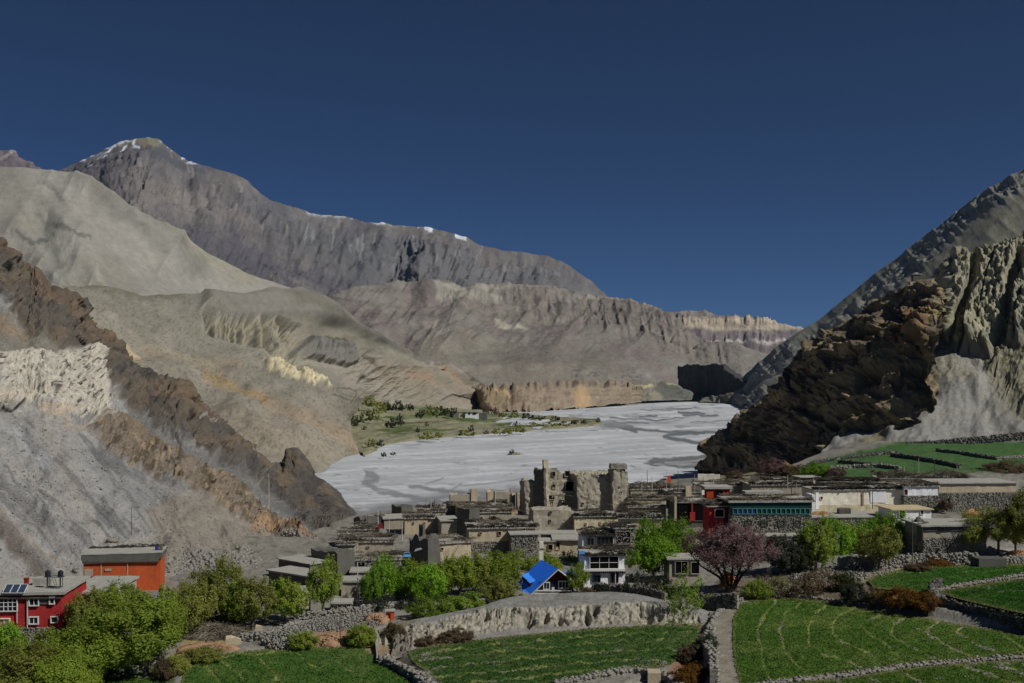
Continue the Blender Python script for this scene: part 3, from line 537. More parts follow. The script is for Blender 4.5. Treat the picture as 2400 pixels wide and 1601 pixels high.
def c_cr(px,py,x,y,z):
    p=Paint(px,py,C(124,112,92)); p.tone(50,30,30,-0.1,0.4,C(90,80,70),0.8,5,5); p.tone(30,12,-30,0.1,0.5,C(158,138,98),0.8,5,8); p.tone(14,30,20,0.25,0.45,C(110,100,72),0.6,4,18)
    p.poly([(2130,720),(2190,740),(2190,820),(2150,850),(2100,800)],C(110,82,52),14,16,20,0.6); p.poly([(2090,860),(2180,860),(2190,900),(2100,940),(2050,900)],C(92,84,70),14,14,20,0.5); p.line([(2050,890),(2140,885)],5,C(128,118,96),2,6,14,0.6)
    p.line([(1904,868),(1906,895)],5,C(120,52,38),2,2,8,0.8)
    p.tone(40,4,-20,0.3,0.45,C(128,118,92),0.6,4,28,polymask(px,py,[(1880,880),(2190,800),(2180,950),(2000,1040),(1850,1020)],20)); p.mott(8,8,0,0.3,4,9); return p.c
loft('crag',[[(p+12,q+90,D+50) for p,q,D in Rg],Rg,mdc,Lw,[(p,q+30,D-5) for p,q,D in Lw]],1.8,d_cr,c_cr,M_near,smooth=False)
# ---- left near hillside
Rg=[(-160,430,335),(-60,520,340),(0,572,345),(35,622,349),(70,650,350),(95,648,352),(130,662,352),(165,690,355),(185,735,357),(215,775,359),(240,800,360),(290,845,364),(330,880,367),(380,895,370),(425,902,373),(450,950,376),(500,985,380),(540,1010,383),(580,1045,386),(615,1075,390),(640,1088,391),(665,1085,392),(672,1052,392),(700,1050,392),(720,1078,392),(735,1115,394),(765,1128,394),(795,1155,394),(815,1185,393),(835,1220,392)]
Bs=[(-160,1470,150),(-100,1440,158),(-40,1410,168),(0,1395,172),(40,1385,176),(90,1375,180),(130,1368,182),(170,1364,184),(210,1362,185),(250,1360,186),(290,1358,187),(330,1356,188),(370,1354,189),(410,1352,190),(450,1350,191),(490,1348,192),(530,1344,193),(570,1340,195),(610,1336,198),(640,1328,202),(670,1318,207),(700,1308,212),(720,1300,216),(740,1290,222),(755,1283,227),(770,1275,232),(785,1268,237),(800,1262,242),(820,1262,250),(845,1262,262)]
KN={665:1096,672:1099,700:1106,720:1114,735:1122}
Rs=[(a,KN.get(a,b),c) for a,b,c in Rg]; Rs2=[(a-4,b+22,c-10) for a,b,c in Rs]
mdl=[(a[0]*.55+b[0]*.45,a[1]*.55+b[1]*.45,a[2]*.52+b[2]*.48) for a,b in zip(Rs,Bs)]
BAND=[(-80,560),(0,560),(60,640),(180,700),(260,800),(420,890),(470,960),(600,1070),(700,1040),(830,1200),(850,1262),(770,1262),(650,1170),(560,1110),(430,1040),(300,960),(230,900),(160,820),(60,770),(0,700),(-80,680)]
SP2=[(200,1010),(240,970),(290,975),(340,1020),(420,1070),(520,1120),(590,1170),(640,1210),(760,1275),(700,1262),(560,1210),(470,1160),(380,1120),(300,1085),(240,1050)]
WC=[(-20,830),(90,835),(200,820),(230,870),(260,960),(200,990),(110,960),(40,950),(-20,965)]
def d_lh(px,py,x,y,z):
    b=polymask(px,py,BAND,14); s=polymask(px,py,SP2,10); w=polymask(px,py,WC,12)
    d=b*(ridged((px-py)/44,(px+py)/60,0,5,80)*1.6+1.5+facet(x/6,y/6,z/4.5,81)*1.9+facet(x/2.3,y/2.3,z/1.8,82)*.8)+s*(1.5+ridged((px-py)/30,(px+py)/36,0,4,83)*1.0+facet(x/4,y/4,z/3,84)*1.4+facet(x/1.7,y/1.7,z/1.4,85)*.6)
    d+=w*(2.2+ridged(px/40,py/30,0,3,85)*1.0+facet(x/4.5,y/4.5,z/3.4,86)*1.3+facet(x/1.8,y/1.8,z/1.5,87)*.6)
    d+=0.35*ridged((px-0.75*py)/26,(px+py)/160,0,3,87)+fbm(px/70,py/70,0,3,88)*1.5+fbm(px/8,py/8,0,3,89)*0.12
    return d*(1-0.5*sstep(1300,1360,py))*(1-0.75*sstep(560,680,px)*(1-sstep(1180,1260,py)))
def c_lh(px,py,x,y,z):
    p=Paint(px,py,C(146,144,140)); 
    p.poly([(-100,700),(0,720),(150,800),(190,820),(0,850),(-100,860)],C(118,113,102),14,14,30,0.9); p.poly([(-60,700),(20,740),(70,800),(30,790)],C(150,126,100),14,14,24,0.5)
    for l,wd,c,a in (([(0,1130),(80,1210),(150,1290)],34,(104,102,100),.7),([(60,1020),(160,1120),(260,1230)],24,(112,112,112),.6),([(230,1060),(330,1120)],30,(100,100,102),.7),([(-20,1220),(60,1290),(120,1370)],46,(98,88,80),.9),([(0,1200),(100,1290),(200,1350)],8,(150,138,122),.7),([(0,1000),(120,1090)],30,(158,158,158),.6),([(100,990),(170,1140),(230,1260),(280,1290)],30,(156,150,140),.6),([(0,1060),(120,1160),(200,1280)],14,(158,150,140),.5),([(240,1080),(360,1190),(520,1250)],50,(132,131,130),.6),([(290,1060),(420,1150)],26,(112,108,106),.6)):
        p.line(l,wd,C(*c),wd*0.3,16,26,a)
    p.tone(20,150,-43,0.0,0.4,C(150,147,142),0.4,4,44,polymask(px,py,[(0,960),(260,1000),(420,1180),(420,1300),(100,1350),(0,1200)],30)); p.tone(14,120,-43,0.15,0.4,C(98,96,94),0.6,4,45,polymask(px,py,[(-50,960),(240,1000),(400,1180),(300,1340),(0,1380),(-50,1200)],30))
    p.poly([(340,1200),(480,1150),(620,1220),(760,1290),(700,1320),(420,1340),(360,1290)],C(137,128,114),18,20,40,0.8)
    p.line([(300,1270),(400,1245),(480,1220),(560,1212)],7,C(150,143,130),3,4,30,0.8)
    b=p.poly(BAND,C(88,82,74),8,12,20,0.95); p.tone(40,22,35,0.0,0.4,C(110,96,80),0.8,4,6,b); p.tone(26,60,-42,0.1,0.45,C(64,62,62),0.7,4,7,b); p.line([(0,580),(60,650),(200,770),(420,895),(450,960),(560,1030)],26,C(112,94,76),8,12,16,0.6)
    p.poly([(300,960),(430,1040),(620,1130),(780,1250),(760,1262),(560,1150),(380,1060),(280,1000)],C(86,84,82),10,12,30,0.6)
    p.line([(280,985),(420,1080),(560,1170),(640,1215)],12,C(150,128,98),5,10,16,0.8)
    s=p.poly(SP2,C(118,106,90),6,10,16,0.9); p.tone(14,20,0,0.05,0.4,C(70,62,48),0.8,4,9,s); p.tone(18,9,30,0.25,0.45,C(160,138,112),0.7,3,19,s)
    w_=p.poly(WC,C(182,176,162),6,12,18,1.0); p.tone(9,6,10,0.28,0.42,C(60,56,48),0.85,4,10,w_); p.tone(26,10,8,0.1,0.4,C(190,168,138),0.6,3,11,polymask(px,py,[(-20,920),(200,940),(200,990),(-20,975)],14))
    p.line([(0,960),(30,962),(50,950)],5,C(40,36,30),2,3,12); p.line([(110,1010),(200,1000),(270,980)],8,C(165,160,150),4,6,14,0.6)
    p.line([(150,980),(150,1010),(230,1000)],9,C(160,140,118),4,9,10,0.6); p.line([(590,1160),(620,1110),(640,1090)],5,C(128,124,116),2,6,12,0.6); p.line([(460,990),(500,1000)],5,C(150,148,140),2,6,10,0.8)
    p.tone(7,5,0,0.1,0.35,C(160,152,138),0.5,3,30,polymask(px,py,[(400,1310),(560,1260),(760,1280),(700,1340),(400,1360)],14)); p.line([(600,1225),(680,1240),(740,1280)],16,C(172,128,92),7,10,14,0.45)
    sp=sstep(0.62,0.7,vn(px/2.6,py/2.2,0,91)); p.mix(sp*0.5*(1-b),C(82,78,70)); sp=sstep(0.66,0.75,vn(px/2.6,py/2.2,0,92)); p.mix(sp*0.25*(1-b),C(165,162,155))
    p.mott(16,60,-43,0.12,4,12); p.mott(6,6,0,0.08,4,13); return p.c
LH=loft('hillside',[[(p+40,q+120,D+70) for p,q,D in Rg],Rg,Rs2,mdl,Bs,[(p,q+30,D-2) for p,q,D in Bs]],2.4,d_lh,c_lh,M_near)
# ================================================================ NEAR GROUND
def lvl(px,py,z): D=-z*F/(py-HY); return ((px-CX)/F*D,D)
def wpoly(P,z): return [lvl(a,b,z) for a,b in P]
F1P=[(418,1640),(425,1600),(432,1562),(470,1541),(540,1532),(620,1525),(740,1519),(850,1518),(885,1545),(930,1570),(985,1605),(1020,1640)]
F0P=[(60,1640),(110,1604),(200,1592),(330,1588),(400,1592),(405,1640)]
F2P=[(952,1530),(985,1520),(1060,1508),(1200,1493),(1400,1474),(1560,1466),(1640,1468),(1640,1500),(1600,1530),(1570,1562),(1500,1572),(1420,1585),(1330,1600),(1260,1640),(1060,1640),(1020,1590),(970,1556)]
F3P=[(1735,1415),(1790,1403),(1850,1402),(1930,1412),(2050,1432),(2200,1455),(2330,1478),(2440,1500),(2440,1535),(2300,1545),(2120,1560),(1990,1580),(1860,1592),(1735,1612),(1722,1560),(1716,1500),(1718,1450)]
F4P=[(2440,1545),(2300,1553),(2120,1569),(1990,1590),(1860,1602),(1735,1622),(1720,1680),(2440,1680)]
F5P=[(2030,1362),(2060,1350),(2130,1332),(2200,1327),(2300,1325),(2440,1322),(2440,1352),(2330,1366),(2230,1382),(2190,1394),(2110,1388),(2050,1382)]
F6P=[(2200,1388),(2240,1382),(2330,1368),(2440,1352),(2440,1450),(2330,1426),(2230,1402)]
TERR=[(wpoly(F1P,-34.4),-34.4,1.2),(wpoly(F0P,-34.9),-34.9,1.5),(wpoly([(935,1530),(985,1512),(1200,1485),(1560,1458),(1660,1462),(1650,1510),(1600,1545),(1575,1575),(1500,1590),(1380,1640),(1040,1640),(1000,1590)],-33.4),-33.4,0.7),
 (wpoly([(1655,1450),(1720,1412),(1790,1395),(1850,1396),(1930,1406),(2200,1449),(2440,1494),(2440,1700),(1690,1700),(1650,1600),(1640,1520)],-32.7),-32.7,0.7),
 (wpoly(F5P,-31.2),-31.2,2.0),(wpoly([(2178,1392),(2240,1378),(2330,1366),(2440,1350),(2440,1446),(2330,1419),(2230,1397)],-30.2),-30.2,0.25)]
def g(x,y):
    x=np.asarray(x,float); y=np.asarray(y,float)+0*x; px=CX+x/y*F
    z=-34.3+2.8*sstep(10,60,x)
    z=z+fbm(x/14,y/14,0,3,200)*0.5
    up=sstep(270,330,y)*3.0+sstep(330,440,y)*3.0; z=z+up*sstep(1780,2080,px)
    yb=np.interp(px,[700,820,1000,1230,1500,1640,1800,1950],[235,268,292,325,335,345,365,425])
    z=z-22*sstep(0,70,y-yb)*(1-sstep(1850,1980,px))
    for P,zz,soft in TERR:
        m=polymask(x,y,P,soft); z=z*(1-m)+zz*m
    return z
def g1(x,y): return float(g(np.array([x]),np.array([y]))[0])
def gD(px,py):
    D=34*F/max(py-HY,60)
    for _ in range(14): D=0.4*D+0.6*(-g1((px-CX)/F*D,D)*F/(py-HY))
    return D
def gPs(px,py):
    px=np.asarray(px,float); py=np.asarray(py,float); D=34*F/np.maximum(py-HY,60)
    for _ in range(18): D=0.5*D+0.5*(-g((px-CX)/F*D,D)*F/(py-HY))
    x=(px-CX)/F*D; return np.stack([x,D,g(x,D)],1)
def gP(px,py):
    D=gD(px,py); x=(px-CX)/F*D; return np.array([x,D,g1(x,D)])
def ground():
    pxs=np.arange(-160,2570,4.0); pys=np.concatenate([np.arange(1760,1300,-2.6),np.arange(1300,1080,-2.0)]); PX,PY=np.meshgrid(pxs,pys); D=34.3*F/(PY-HY)
    X=(PX-CX)/F*D; Z=g(X.ravel(),D.ravel()).reshape(X.shape); Z=Z+fbm(X/1.2,D/1.2,0,3,210)*0.10
    px=PX; py=HY-Z/D*F
    p=Paint(px,py,C(130,127,118)); p.tone(60,14,0,-0.1,0.4,C(128,124,114),0.8,4,5); p.tone(20,7,0,0.2,0.4,C(100,97,88),0.7,4,6)
    p.poly([(-100,1500),(300,1480),(430,1560),(420,1640),(-100,1640)],C(86,90,52),20,20,30,0.8)
    p.poly([(390,1545),(440,1500),(540,1500),(560,1525),(470,1540),(420,1560)],C(150,132,86),6,8,12,0.9); p.poly([(400,1560),(440,1538),(500,1530),(460,1545),(430,1560)],C(96,110,50),5,8,12,0.8)
    p.poly([(412,1700),(405,1620),(415,1570),(432,1556),(440,1562),(430,1600),(430,1700)],C(140,136,126),3,5,12,0.9); p.line([(425,1552),(470,1538),(620,1520),(850,1514)],7,C(142,138,126),3,4,14,0.9)
    p.poly([(655,1520),(700,1480),(900,1470),(890,1530),(850,1515)],C(158,118,86),8,8,14,0.75); p.poly([(850,1515),(890,1500),(940,1540),(1010,1600),(985,1610),(930,1570)],C(150,128,100),6,8,12,0.8)
    p.poly([(640,1520),(700,1450),(960,1430),(880,1470),(700,1490)],C(128,126,120),8,8,14,0.8); p.line([(1640,1470),(1200,1498),(960,1526)],22,C(128,120,98),9,8,14,0.9)
    p.poly([(1650,1460),(1700,1420),(1735,1412),(1715,1450),(1712,1560),(1730,1640),(1640,1640),(1655,1540)],C(132,126,112),6,8,16,0.95); p.poly([(1570,1560),(1650,1480),(1660,1540),(1640,1640),(1580,1640)],C(120,86,62),10,14,14,0.8)
    p.poly([(1690,1405),(1740,1350),(1960,1345),(2040,1370),(2180,1395),(2180,1440),(1850,1400)],C(104,92,74),10,14,16,0.85); p.poly([(1760,1400),(1800,1350),(1860,1360),(1850,1400)],C(84,96,38),8,10,12,0.7)
    p.line([(1730,1408),(1850,1397),(2050,1430),(2440,1505)],9,C(138,132,114),3,3,10,0.9); p.line([(1735,1617),(1990,1585),(2120,1565),(2440,1541)],8,C(132,126,112),2.5,3,10,0.95)
    p.poly([(1960,1360),(2120,1330),(2440,1316),(2440,1325),(2130,1340),(2030,1370)],C(140,132,92),5,8,12,0.8); p.poly([(1850,1345),(2100,1325),(1960,1360)],C(118,112,104),6,8,12,0.8)
    p.poly([(2040,1385),(2190,1392),(2185,1430),(2060,1410)],C(118,86,44),5,8,12,0.9)
    p.poly([(1790,1120),(1900,1085),(2130,1030),(2440,1000),(2440,1105),(2200,1110),(1980,1130)],C(62,94,48),6,4,12,0.95); p.poly([(1640,1125),(1700,1095),(1860,1090),(1840,1115)],C(104,92,66),8,10,14,0.8); p.poly([(1650,1115),(1700,1100),(1780,1095),(1760,1110)],C(110,120,80),5,8,12,0.7)
    p.poly([(780,1340),(850,1335),(850,1420),(780,1440)],C(146,142,130),8,6,12,0.8); p.poly([(730,1450),(800,1425),(790,1450)],C(140,136,126),6,6,12,0.8); p.poly([(2330,1285),(2420,1285),(2420,1310),(2330,1310)],C(160,156,146),5,4,12,0.9)
    p.mott(14,6,0,0.22,4,7); p.mott(4,3,0,0.15,3,8)
    nv,nu=PX.shape; idx=np.arange(nv*nu).reshape(nv,nu); q=np.stack([idx[:-1,:-1],idx[:-1,1:],idx[1:,1:],idx[1:,:-1]],-1).reshape(-1,4)
    obj('ground',np.stack([X,D,Z],-1).reshape(-1,3),q,M_ground,col=p.c,smooth=True,kind='structure')
ground()
# ---- fields : furrowed crop surface + blades
def field(P,z,lines,lw,n,seed,dry=0.0,name='field',h=0.15,linecol=(138,140,82),base=(72,98,38)):
    Pa=np.array(P,float); x0,y0=Pa.min(0); x1,y1=Pa.max(0); pxs=np.arange(x0-4,x1+4,3.0); pys=np.arange(y1+4,y0-4,-2.2); PX,PY=np.meshgrid(pxs,pys)
    def colr(px,py):
        p=Paint(px,py,C(*base)); p.tone(70,18,-5,0.0,0.45,C(base[0]+20,base[1]+10,base[2]+14),0.9,4,seed); p.tone(30,8,0,0.25,0.5,C(50,78,32),0.7,4,seed+1); p.tone(24,9,0,0.35,0.6,C(84,98,52),0.5+dry,4,seed+4)
        br=0.2+0.8*sstep(-0.25,0.35,fbm(px/26,py/16,0,3,seed+40))
        for l in lines: p.line(l,lw,C(*linecol),1.6,7,20,0.9*br,seed)
        e=polymask(px,py,P,16); p.mix((1-sstep(0.5,0.95,e))*0.7,C(122,120,78)); p.mott(5,3,0,0.25,3,seed+2); return p.c
    D=-z*F/(PY-HY); X=(PX-CX)/F*D; Z=z+0.12+0.12*fbm(X/9,D/9,0,3,seed)+0.05*fbm(X/.8,D/.8,0,2,seed)
    ld=np.min([linedist(PX,PY,l) for l in lines],axis=0) if lines else 99+0*PX
    Z=Z-0.10*np.exp(-(ld/3.5)**2)
    nv,nu=PX.shape; idx=np.arange(nv*nu).reshape(nv,nu); ins=polymask(PX+3*fbm(PX/9,PY/9,0,2,3),PY,P,1.0)>0.5
    ok=ins[:-1,:-1]&ins[:-1,1:]&ins[1:,1:]&ins[1:,:-1]
    q=np.stack([idx[:-1,:-1],idx[:-1,1:],idx[1:,1:],idx[1:,:-1]],-1)[ok]
    used=np.zeros(nv*nu,bool); used[q.ravel()]=True; remap=np.cumsum(used)-1
    obj(name,np.stack([X,D,Z],-1).reshape(-1,3)[used],remap[q],M_ground,col=colr(PX,PY).reshape(-1,3)[used],smooth=True,kind='structure')
    # blades
    k=int(n*2.6); bx=NR.uniform(x0,x1,k); by=NR.uniform(y0,y1,k); m=polymask(bx,by,P,2)>0.5; m&=(by<1625)&(bx>-20)&(bx<2420); bx=bx[m][:n]; by=by[m][:n]
    ld=np.min([linedist(bx+7*fbm(bx/20,by/20,0,3,seed+5),by+7*fbm(bx/20+40,by/20,0,3,seed+6),l) for l in lines],axis=0) if lines else 99+0*bx
    kp=(ld>lw*0.6)|(NR.rand(len(bx))<0.35); bx=bx[kp];by=by[kp]
    D=-z*F/(by-HY); X=(bx-CX)/F*D; n=len(bx); c=colr(bx,by)*(1.2+0.4*NR.rand(n,1)); zz=z+0.1+0.12*fbm(X/9,D/9,0,3,seed)
    a=NR.rand(n)*3.14; wdt=0.05+0.07*NR.rand(n); hh=h*(0.5+0.7*NR.rand(n)); lx=0.12*NR.randn(n); ly=0.12*NR.randn(n)
    V=np.zeros((n,4,3)); ca=np.cos(a)*wdt; sa=np.sin(a)*wdt
    V[:,0]=np.stack([X-ca,D-sa,zz],1);V[:,1]=np.stack([X+ca,D+sa,zz],1);V[:,2]=np.stack([X+ca*.5+lx,D+sa*.5+ly,zz+hh],1);V[:,3]=np.stack([X-ca*.5+lx,D-sa*.5+ly,zz+hh],1)
    o=obj('wheat',V.reshape(-1,3),np.arange(n*4).reshape(n,4),M_blade,col=np.repeat(c,4,0),kind='stuff'); tag(o,None,None)
    return o
def lab(o,l,c): o['label']=l; o['category']=c
LF3=[[(1822,1408),(1790,1450),(1775,1480),(1785,1530),(1800,1590)],[(1880,1420),(1840,1440),(1828,1480),(1845,1540),(1910,1590)],[(1945,1418),(1910,1440),(1895,1470),(1900,1510)],[(2010,1428),(1965,1445),(1950,1470),(1960,1500),(2030,1530),(2070,1560)],[(2080,1438),(2030,1455),(2018,1468),(2060,1505),(2120,1555)],[(2125,1448),(2095,1465),(2090,1490),(2130,1515),(2200,1550)],[(2205,1457),(2180,1472),(2172,1485),(2230,1520),(2290,1545)],[(2270,1465),(2245,1480),(2250,1490),(2300,1515),(2345,1532)],[(2350,1480),(2360,1492),(2400,1518)],[(1930,1535),(2000,1555),(2050,1580)]]
lab(field(F3P,-32.7,LF3,5,26000,300),'large dark green wheat field with curved pale furrows at right front','wheat field')
LF4=[[(1960,1598),(2000,1615)],[(2040,1590),(2090,1620)],[(2120,1578),(2200,1625)],[(2260,1562),(2340,1590),(2400,1610)],[(2340,1556),(2400,1585)]]
lab(field(F4P,-32.75,LF4,4,7000,320,0.1,base=(68,92,34)),'green wheat strip below the low stone divider in the bottom right corner','wheat field')
LF2=[[(985,1548),(1200,1527),(1400,1509),(1560,1500)],[(1000,1530),(1200,1510),(1400,1492),(1620,1482)],[(1000,1568),(1200,1548),(1450,1527),(1590,1524)],[(1020,1590),(1250,1568),(1500,1546)],[(1050,1606),(1300,1585),(1450,1570),(1560,1556)],[(970,1538),(1100,1520)]]
lab(field(F2P,-33.4,LF2,3.6,20000,340,0.25,base=(62,88,42)),'green wheat field with straight rows in front of the eroded earth bank','wheat field')
LF1=[[(465,1553),(500,1580),(520,1610)],[(520,1550),(560,1580),(590,1615)],[(610,1545),(640,1580),(660,1610)],[(690,1528),(730,1560),(770,1600)],[(760,1524),(800,1555),(860,1600)],[(810,1520),(812,1530)],[(460,1550),(560,1538),(700,1528)]]
lab(field(F1P,-34.4,LF1,3.6,13000,360,base=(70,98,42)),'rounded green wheat field at bottom left with a pale dirt rim','wheat field')
lab(field(F0P,-34.9,[],4,4000,380,base=(72,98,42)),'strip of green wheat in the bottom left corner below the willows','wheat field')
lab(field(F5P,-31.2,[[(2100,1345),(2400,1338)],[(2080,1362),(2300,1356)]],3,8000,400,base=(54,88,30),linecol=(70,108,44)),'smooth green wheat field behind the rust coloured bushes at right','wheat field')
lab(field(F6P,-30.2,[[(2230,1395),(2400,1385)],[(2260,1388),(2400,1372)],[(2250,1402),(2420,1415)],[(2300,1378),(2420,1362)]],4,9000,420,base=(48,88,28),linecol=(30,58,24)),'raised dark green wheat terrace on top of the tall shaded stone wall','wheat field')
# ---- eroded earth bank
cr=[(868,1475,146),(900,1466,147),(960,1452,149),(1020,1442,151),(1080,1430,153),(1130,1420,156),(1170,1404,159),(1200,1397,161),(1260,1391,163),(1340,1388,164),(1430,1385,165),(1490,1390,163),(1540,1402,159),(1600,1414,156),(1640,1424,153),(1665,1434,151)]
lip=[(876,1480,145),(905,1478,145.5),(960,1470,146),(1010,1455,147.5),(1070,1442,149),(1120,1428,151),(1170,1424,151.5),(1210,1430,150.5),(1270,1425,150.5),(1340,1414,151.5),(1430,1412,151.5),(1500,1412,151.5),(1545,1418,151),(1590,1424,151),(1630,1432,150),(1660,1440,149)]
ft=[(882,1535,133.5),(905,1540,133),(960,1512,137.5),(1010,1500,139.5),(1070,1492,141.5),(1120,1480,144),(1170,1470,146),(1210,1472,146),(1270,1465,147.4),(1340,1460,148.2),(1430,1462,148),(1500,1461,148),(1545,1460,148),(1590,1458,148),(1630,1458,148),(1660,1458,148)]
ap=[(880,1548,131),(908,1552,130.5),(965,1530,133.8),(1015,1520,135.6),(1075,1510,137.8),(1120,1500,140),(1170,1494,141.2),(1210,1490,142.3),(1270,1484,143.8),(1340,1478,145.2),(1430,1474,146),(1500,1470,147),(1545,1468,147.3),(1590,1466,147.5),(1630,1466,147.5),(1660,1466,147.5)]
def d_bk(px,py,x,y,z):
    c=polymask(px,py,[(880,1480),(1010,1458),(1130,1428),(1270,1424),(1500,1410),(1570,1420),(1640,1440),(1640,1458),(1400,1464),(1200,1472),(1060,1500),(960,1520),(900,1545)],4)
    f=1-np.abs(vn(px/7+0.6*fbm(px/20,py/20,0,2,2),py/60,0,131))*2
    d=-c*np.clip(-f+0.2,0,1)*0.22+(fbm(px/12,py/8,0,4,133)*0.3+fbm(px/4,py/4,0,3,134)*0.1)*(.2+.8*c)
    d+=c*(facet(x/1.6,y/1.6,z/1.1,135)*.35+facet(x/.6,y/.6,z/.5,136)*.15)
    for cx,cy,rx,ry in ((1138,1442,8,12),(1235,1455,16,14),(1312,1452,5,10),(1376,1446,7,16),(1515,1432,22,9),(1520,1450,10,10),(895,1515,9,26),(1395,1430,8,10),(912,1505,7,20),(1280,1452,6,8),(1545,1446,8,8)):
        d-=1.9*np.exp(-(((px-cx)/rx)**2+((py-cy)/ry)**2)**1.5)
    return d
def c_bk(px,py,x,y,z):
    p=Paint(px,py,C(138,136,130)); c=polymask(px,py+2*fbm(px/10,py/10,0,2,4),[(880,1480),(1010,1458),(1130,1428),(1270,1424),(1500,1410),(1570,1420),(1640,1440),(1640,1458),(1400,1464),(1200,1472),(1060,1500),(960,1520),(900,1545)],3)
    p.mix(c*0.9,C(156,150,134)); p.tone(9,16,4,0.1,0.4,C(122,118,104),0.7,4,5,c); p.tone(40,5,0,0.2,0.4,C(120,117,108),0.7,3,6)
    p.poly([(970,1512),(1000,1500),(1050,1486),(1110,1486),(1118,1494),(1060,1502),(1000,1515),(985,1520)],C(100,86,62),3,6,8,0.85); p.poly([(885,1478),(920,1462),(990,1448),(960,1468),(900,1482)],C(112,104,78),3,5,8,0.8); p.poly([(905,1500),(950,1470),(975,1490),(965,1520),(915,1545)],C(110,104,92),5,6,10,0.8)
    p.poly([(1080,1478),(1200,1474),(1400,1468),(1640,1460),(1640,1470),(1300,1484),(1080,1512)],C(134,130,122),3,4,10,0.7); p.line([(1480,1462),(1660,1462)],6,C(112,110,78),3,4,10,0.7)
    p.mott(5,4,0,0.18,3,7); return p.c
loft('earth_bank',[[(p,q+16,D+6) for p,q,D in cr],cr,lip,ft,ap],1.8,d_bk,c_bk,M_ground)
# ================================================================ STONE WALLS, RUBBLE
def stonewall(label,pts,h,th=0.6,size=0.34,zs=None,m=None,name='stone_wall',lean=0.0,cap=True,group='dry stone walls'):
    """dry stone wall along ground points [(px,py)] : an earth core and every stone of both faces and the crest"""
    P=[gP(*p) if len(p)==2 else np.array(W(*p)) for p in pts]
    if zs is not None:
        P=[]; 
        for p in pts: xx,yy=lvl(p[0],p[1],zs); P.append(np.array([xx,yy,zs]))
    m=m or M_stone; cs=[]; mb=MB()
    for a,b in zip(P[:-1],P[1:]):
        L=np.linalg.norm((b-a)[:2]); d=(b-a)/L; nrm=np.array([d[1],-d[0],0]); 
        if nrm[1]>0: nrm=-nrm
        rws=max(1,int(h/(size*0.72))); n=int(L/size*rws*1.15)+2
        t=NR.rand(n)*L; k=NR.randint(0,rws,n); zz=(k+0.5)*h/rws*(1+0.08*NR.randn(n))
        cs.append(a+d*t[:,None]+nrm*(th/2)+np.array([0,0,1])*zz[:,None]+0.05*NR.randn(n,3))
        n2=int(L/size*1.6)+2; t=NR.rand(n2)*L; cs.append(a+d*t[:,None]+nrm*((NR.rand(n2)-.5)*th)[:,None]+np.array([0,0,1.0])*(h+0.08*NR.randn(n2))[:,None])
        w2=nrm*th/2*0.92; e=d*0.1
        mb.hexa([a-e-w2-[0,0,1.2],b+e-w2-[0,0,1.2],b+e+w2-[0,0,1.2],a-e+w2-[0,0,1.2],a-e-w2+[0,0,h*.96],b+e-w2+[0,0,h*.96],b+e+w2+[0,0,h*.96],a-e+w2+[0,0,h*.96]])
    c=np.vstack(cs); t=thing(name,P[len(P)//2],label,'stone wall',group)
    mb.obj('earth_core',WM['stone'],t)
    V,Fc=stones(c,size*(0.7+0.7*NR.rand(len(c))),0.2); o=obj('stones',V,Fc,m,t,kind='stuff'); return t
def rubble(P,z,n,size,label,m=None,name='rubble',cat='rubble',bump=0.0):
    Pa=np.array(P,float); x0,y0=Pa.min(0); x1,y1=Pa.max(0); k=n*4; bx=NR.uniform(x0,x1,k); by=NR.uniform(y0,y1,k); msk=polymask(bx,by,P,1)>0.5; bx=bx[msk][:n];by=by[msk][:n]
    if z=='lh': # on the left hillside
        G=LH[1].reshape(-1,3); gx=LH[2].ravel(); gy=LH[3].ravel(); cen=[]
        for a,b in zip(bx,by):
            i=np.argmin((gx-a)**2+(gy-b)**2); cen.append(G[i]+[0.5*R.uniform(-1,1),0,0.05])
        cen=np.array(cen)
    else:
        cen=gPs(bx,by)
        if bump: cen[:,2]+=bump*polymask(bx,by,P,14)*NR.rand(len(bx))
    V,Fc=stones(cen,size*(0.4+0.8*NR.rand(len(cen))**2),0.6); o=obj(name,V,Fc,m or M_stone,kind='stuff'); lab(o,label,cat); return o
rubble([(380,1345),(420,1300),(520,1290),(600,1270),(680,1250),(755,1285),(700,1320),(640,1340),(560,1350),(470,1360)],'lh',2600,0.75,'pale loose rubble covering the foot of the left hillside behind the willows')
rubble([(-20,1000),(150,1010),(420,1180),(560,1250),(420,1330),(0,1380),(-20,1200)],'lh',700,.42,'small loose rocks scattered over the grey talus of the left hillside')
rubble([(560,1200),(640,1200),(740,1270),(700,1290),(620,1260)],'lh',300,0.6,'scattered brown stones along the lower spur of the left hill',M_brusht)
rubble([(640,1525),(610,1510),(670,1480),(740,1480),(700,1500),(690,1525)],None,1500,0.34,'grey heap of tumbled stones left of the small clay patch',bump=1.2)
rubble([(690,1470),(760,1450),(880,1440),(900,1465),(860,1480),(700,1482)],None,1300,0.3,'grey stony strip below the low walled yard beside the orange clay',bump=0.6)
rubble([(1880,1345),(1960,1320),(2110,1330),(2060,1355),(1990,1365)],None,600,0.4,'loose grey stones between the willows and the green field at right',bump=0.3)
rubble([(1860,1330),(1900,1330),(1900,1360),(1850,1360)],None,200,0.5,'small pile of grey stones below the dark tree beside the mauve tree',bump=0.4)
rubble([(50,1520),(70,1500),(130,1500),(130,1530),(80,1540)],None,200,0.4,'pale gravelly mound below the red guesthouse',bump=0.5)
stonewall('tall shaded dry stone wall holding up the raised wheat terrace at right',[(2181,1433),(2260,1452),(2330,1468),(2440,1496)],2.2,0.9,0.42,zs=-32.7,m=M_stoned)
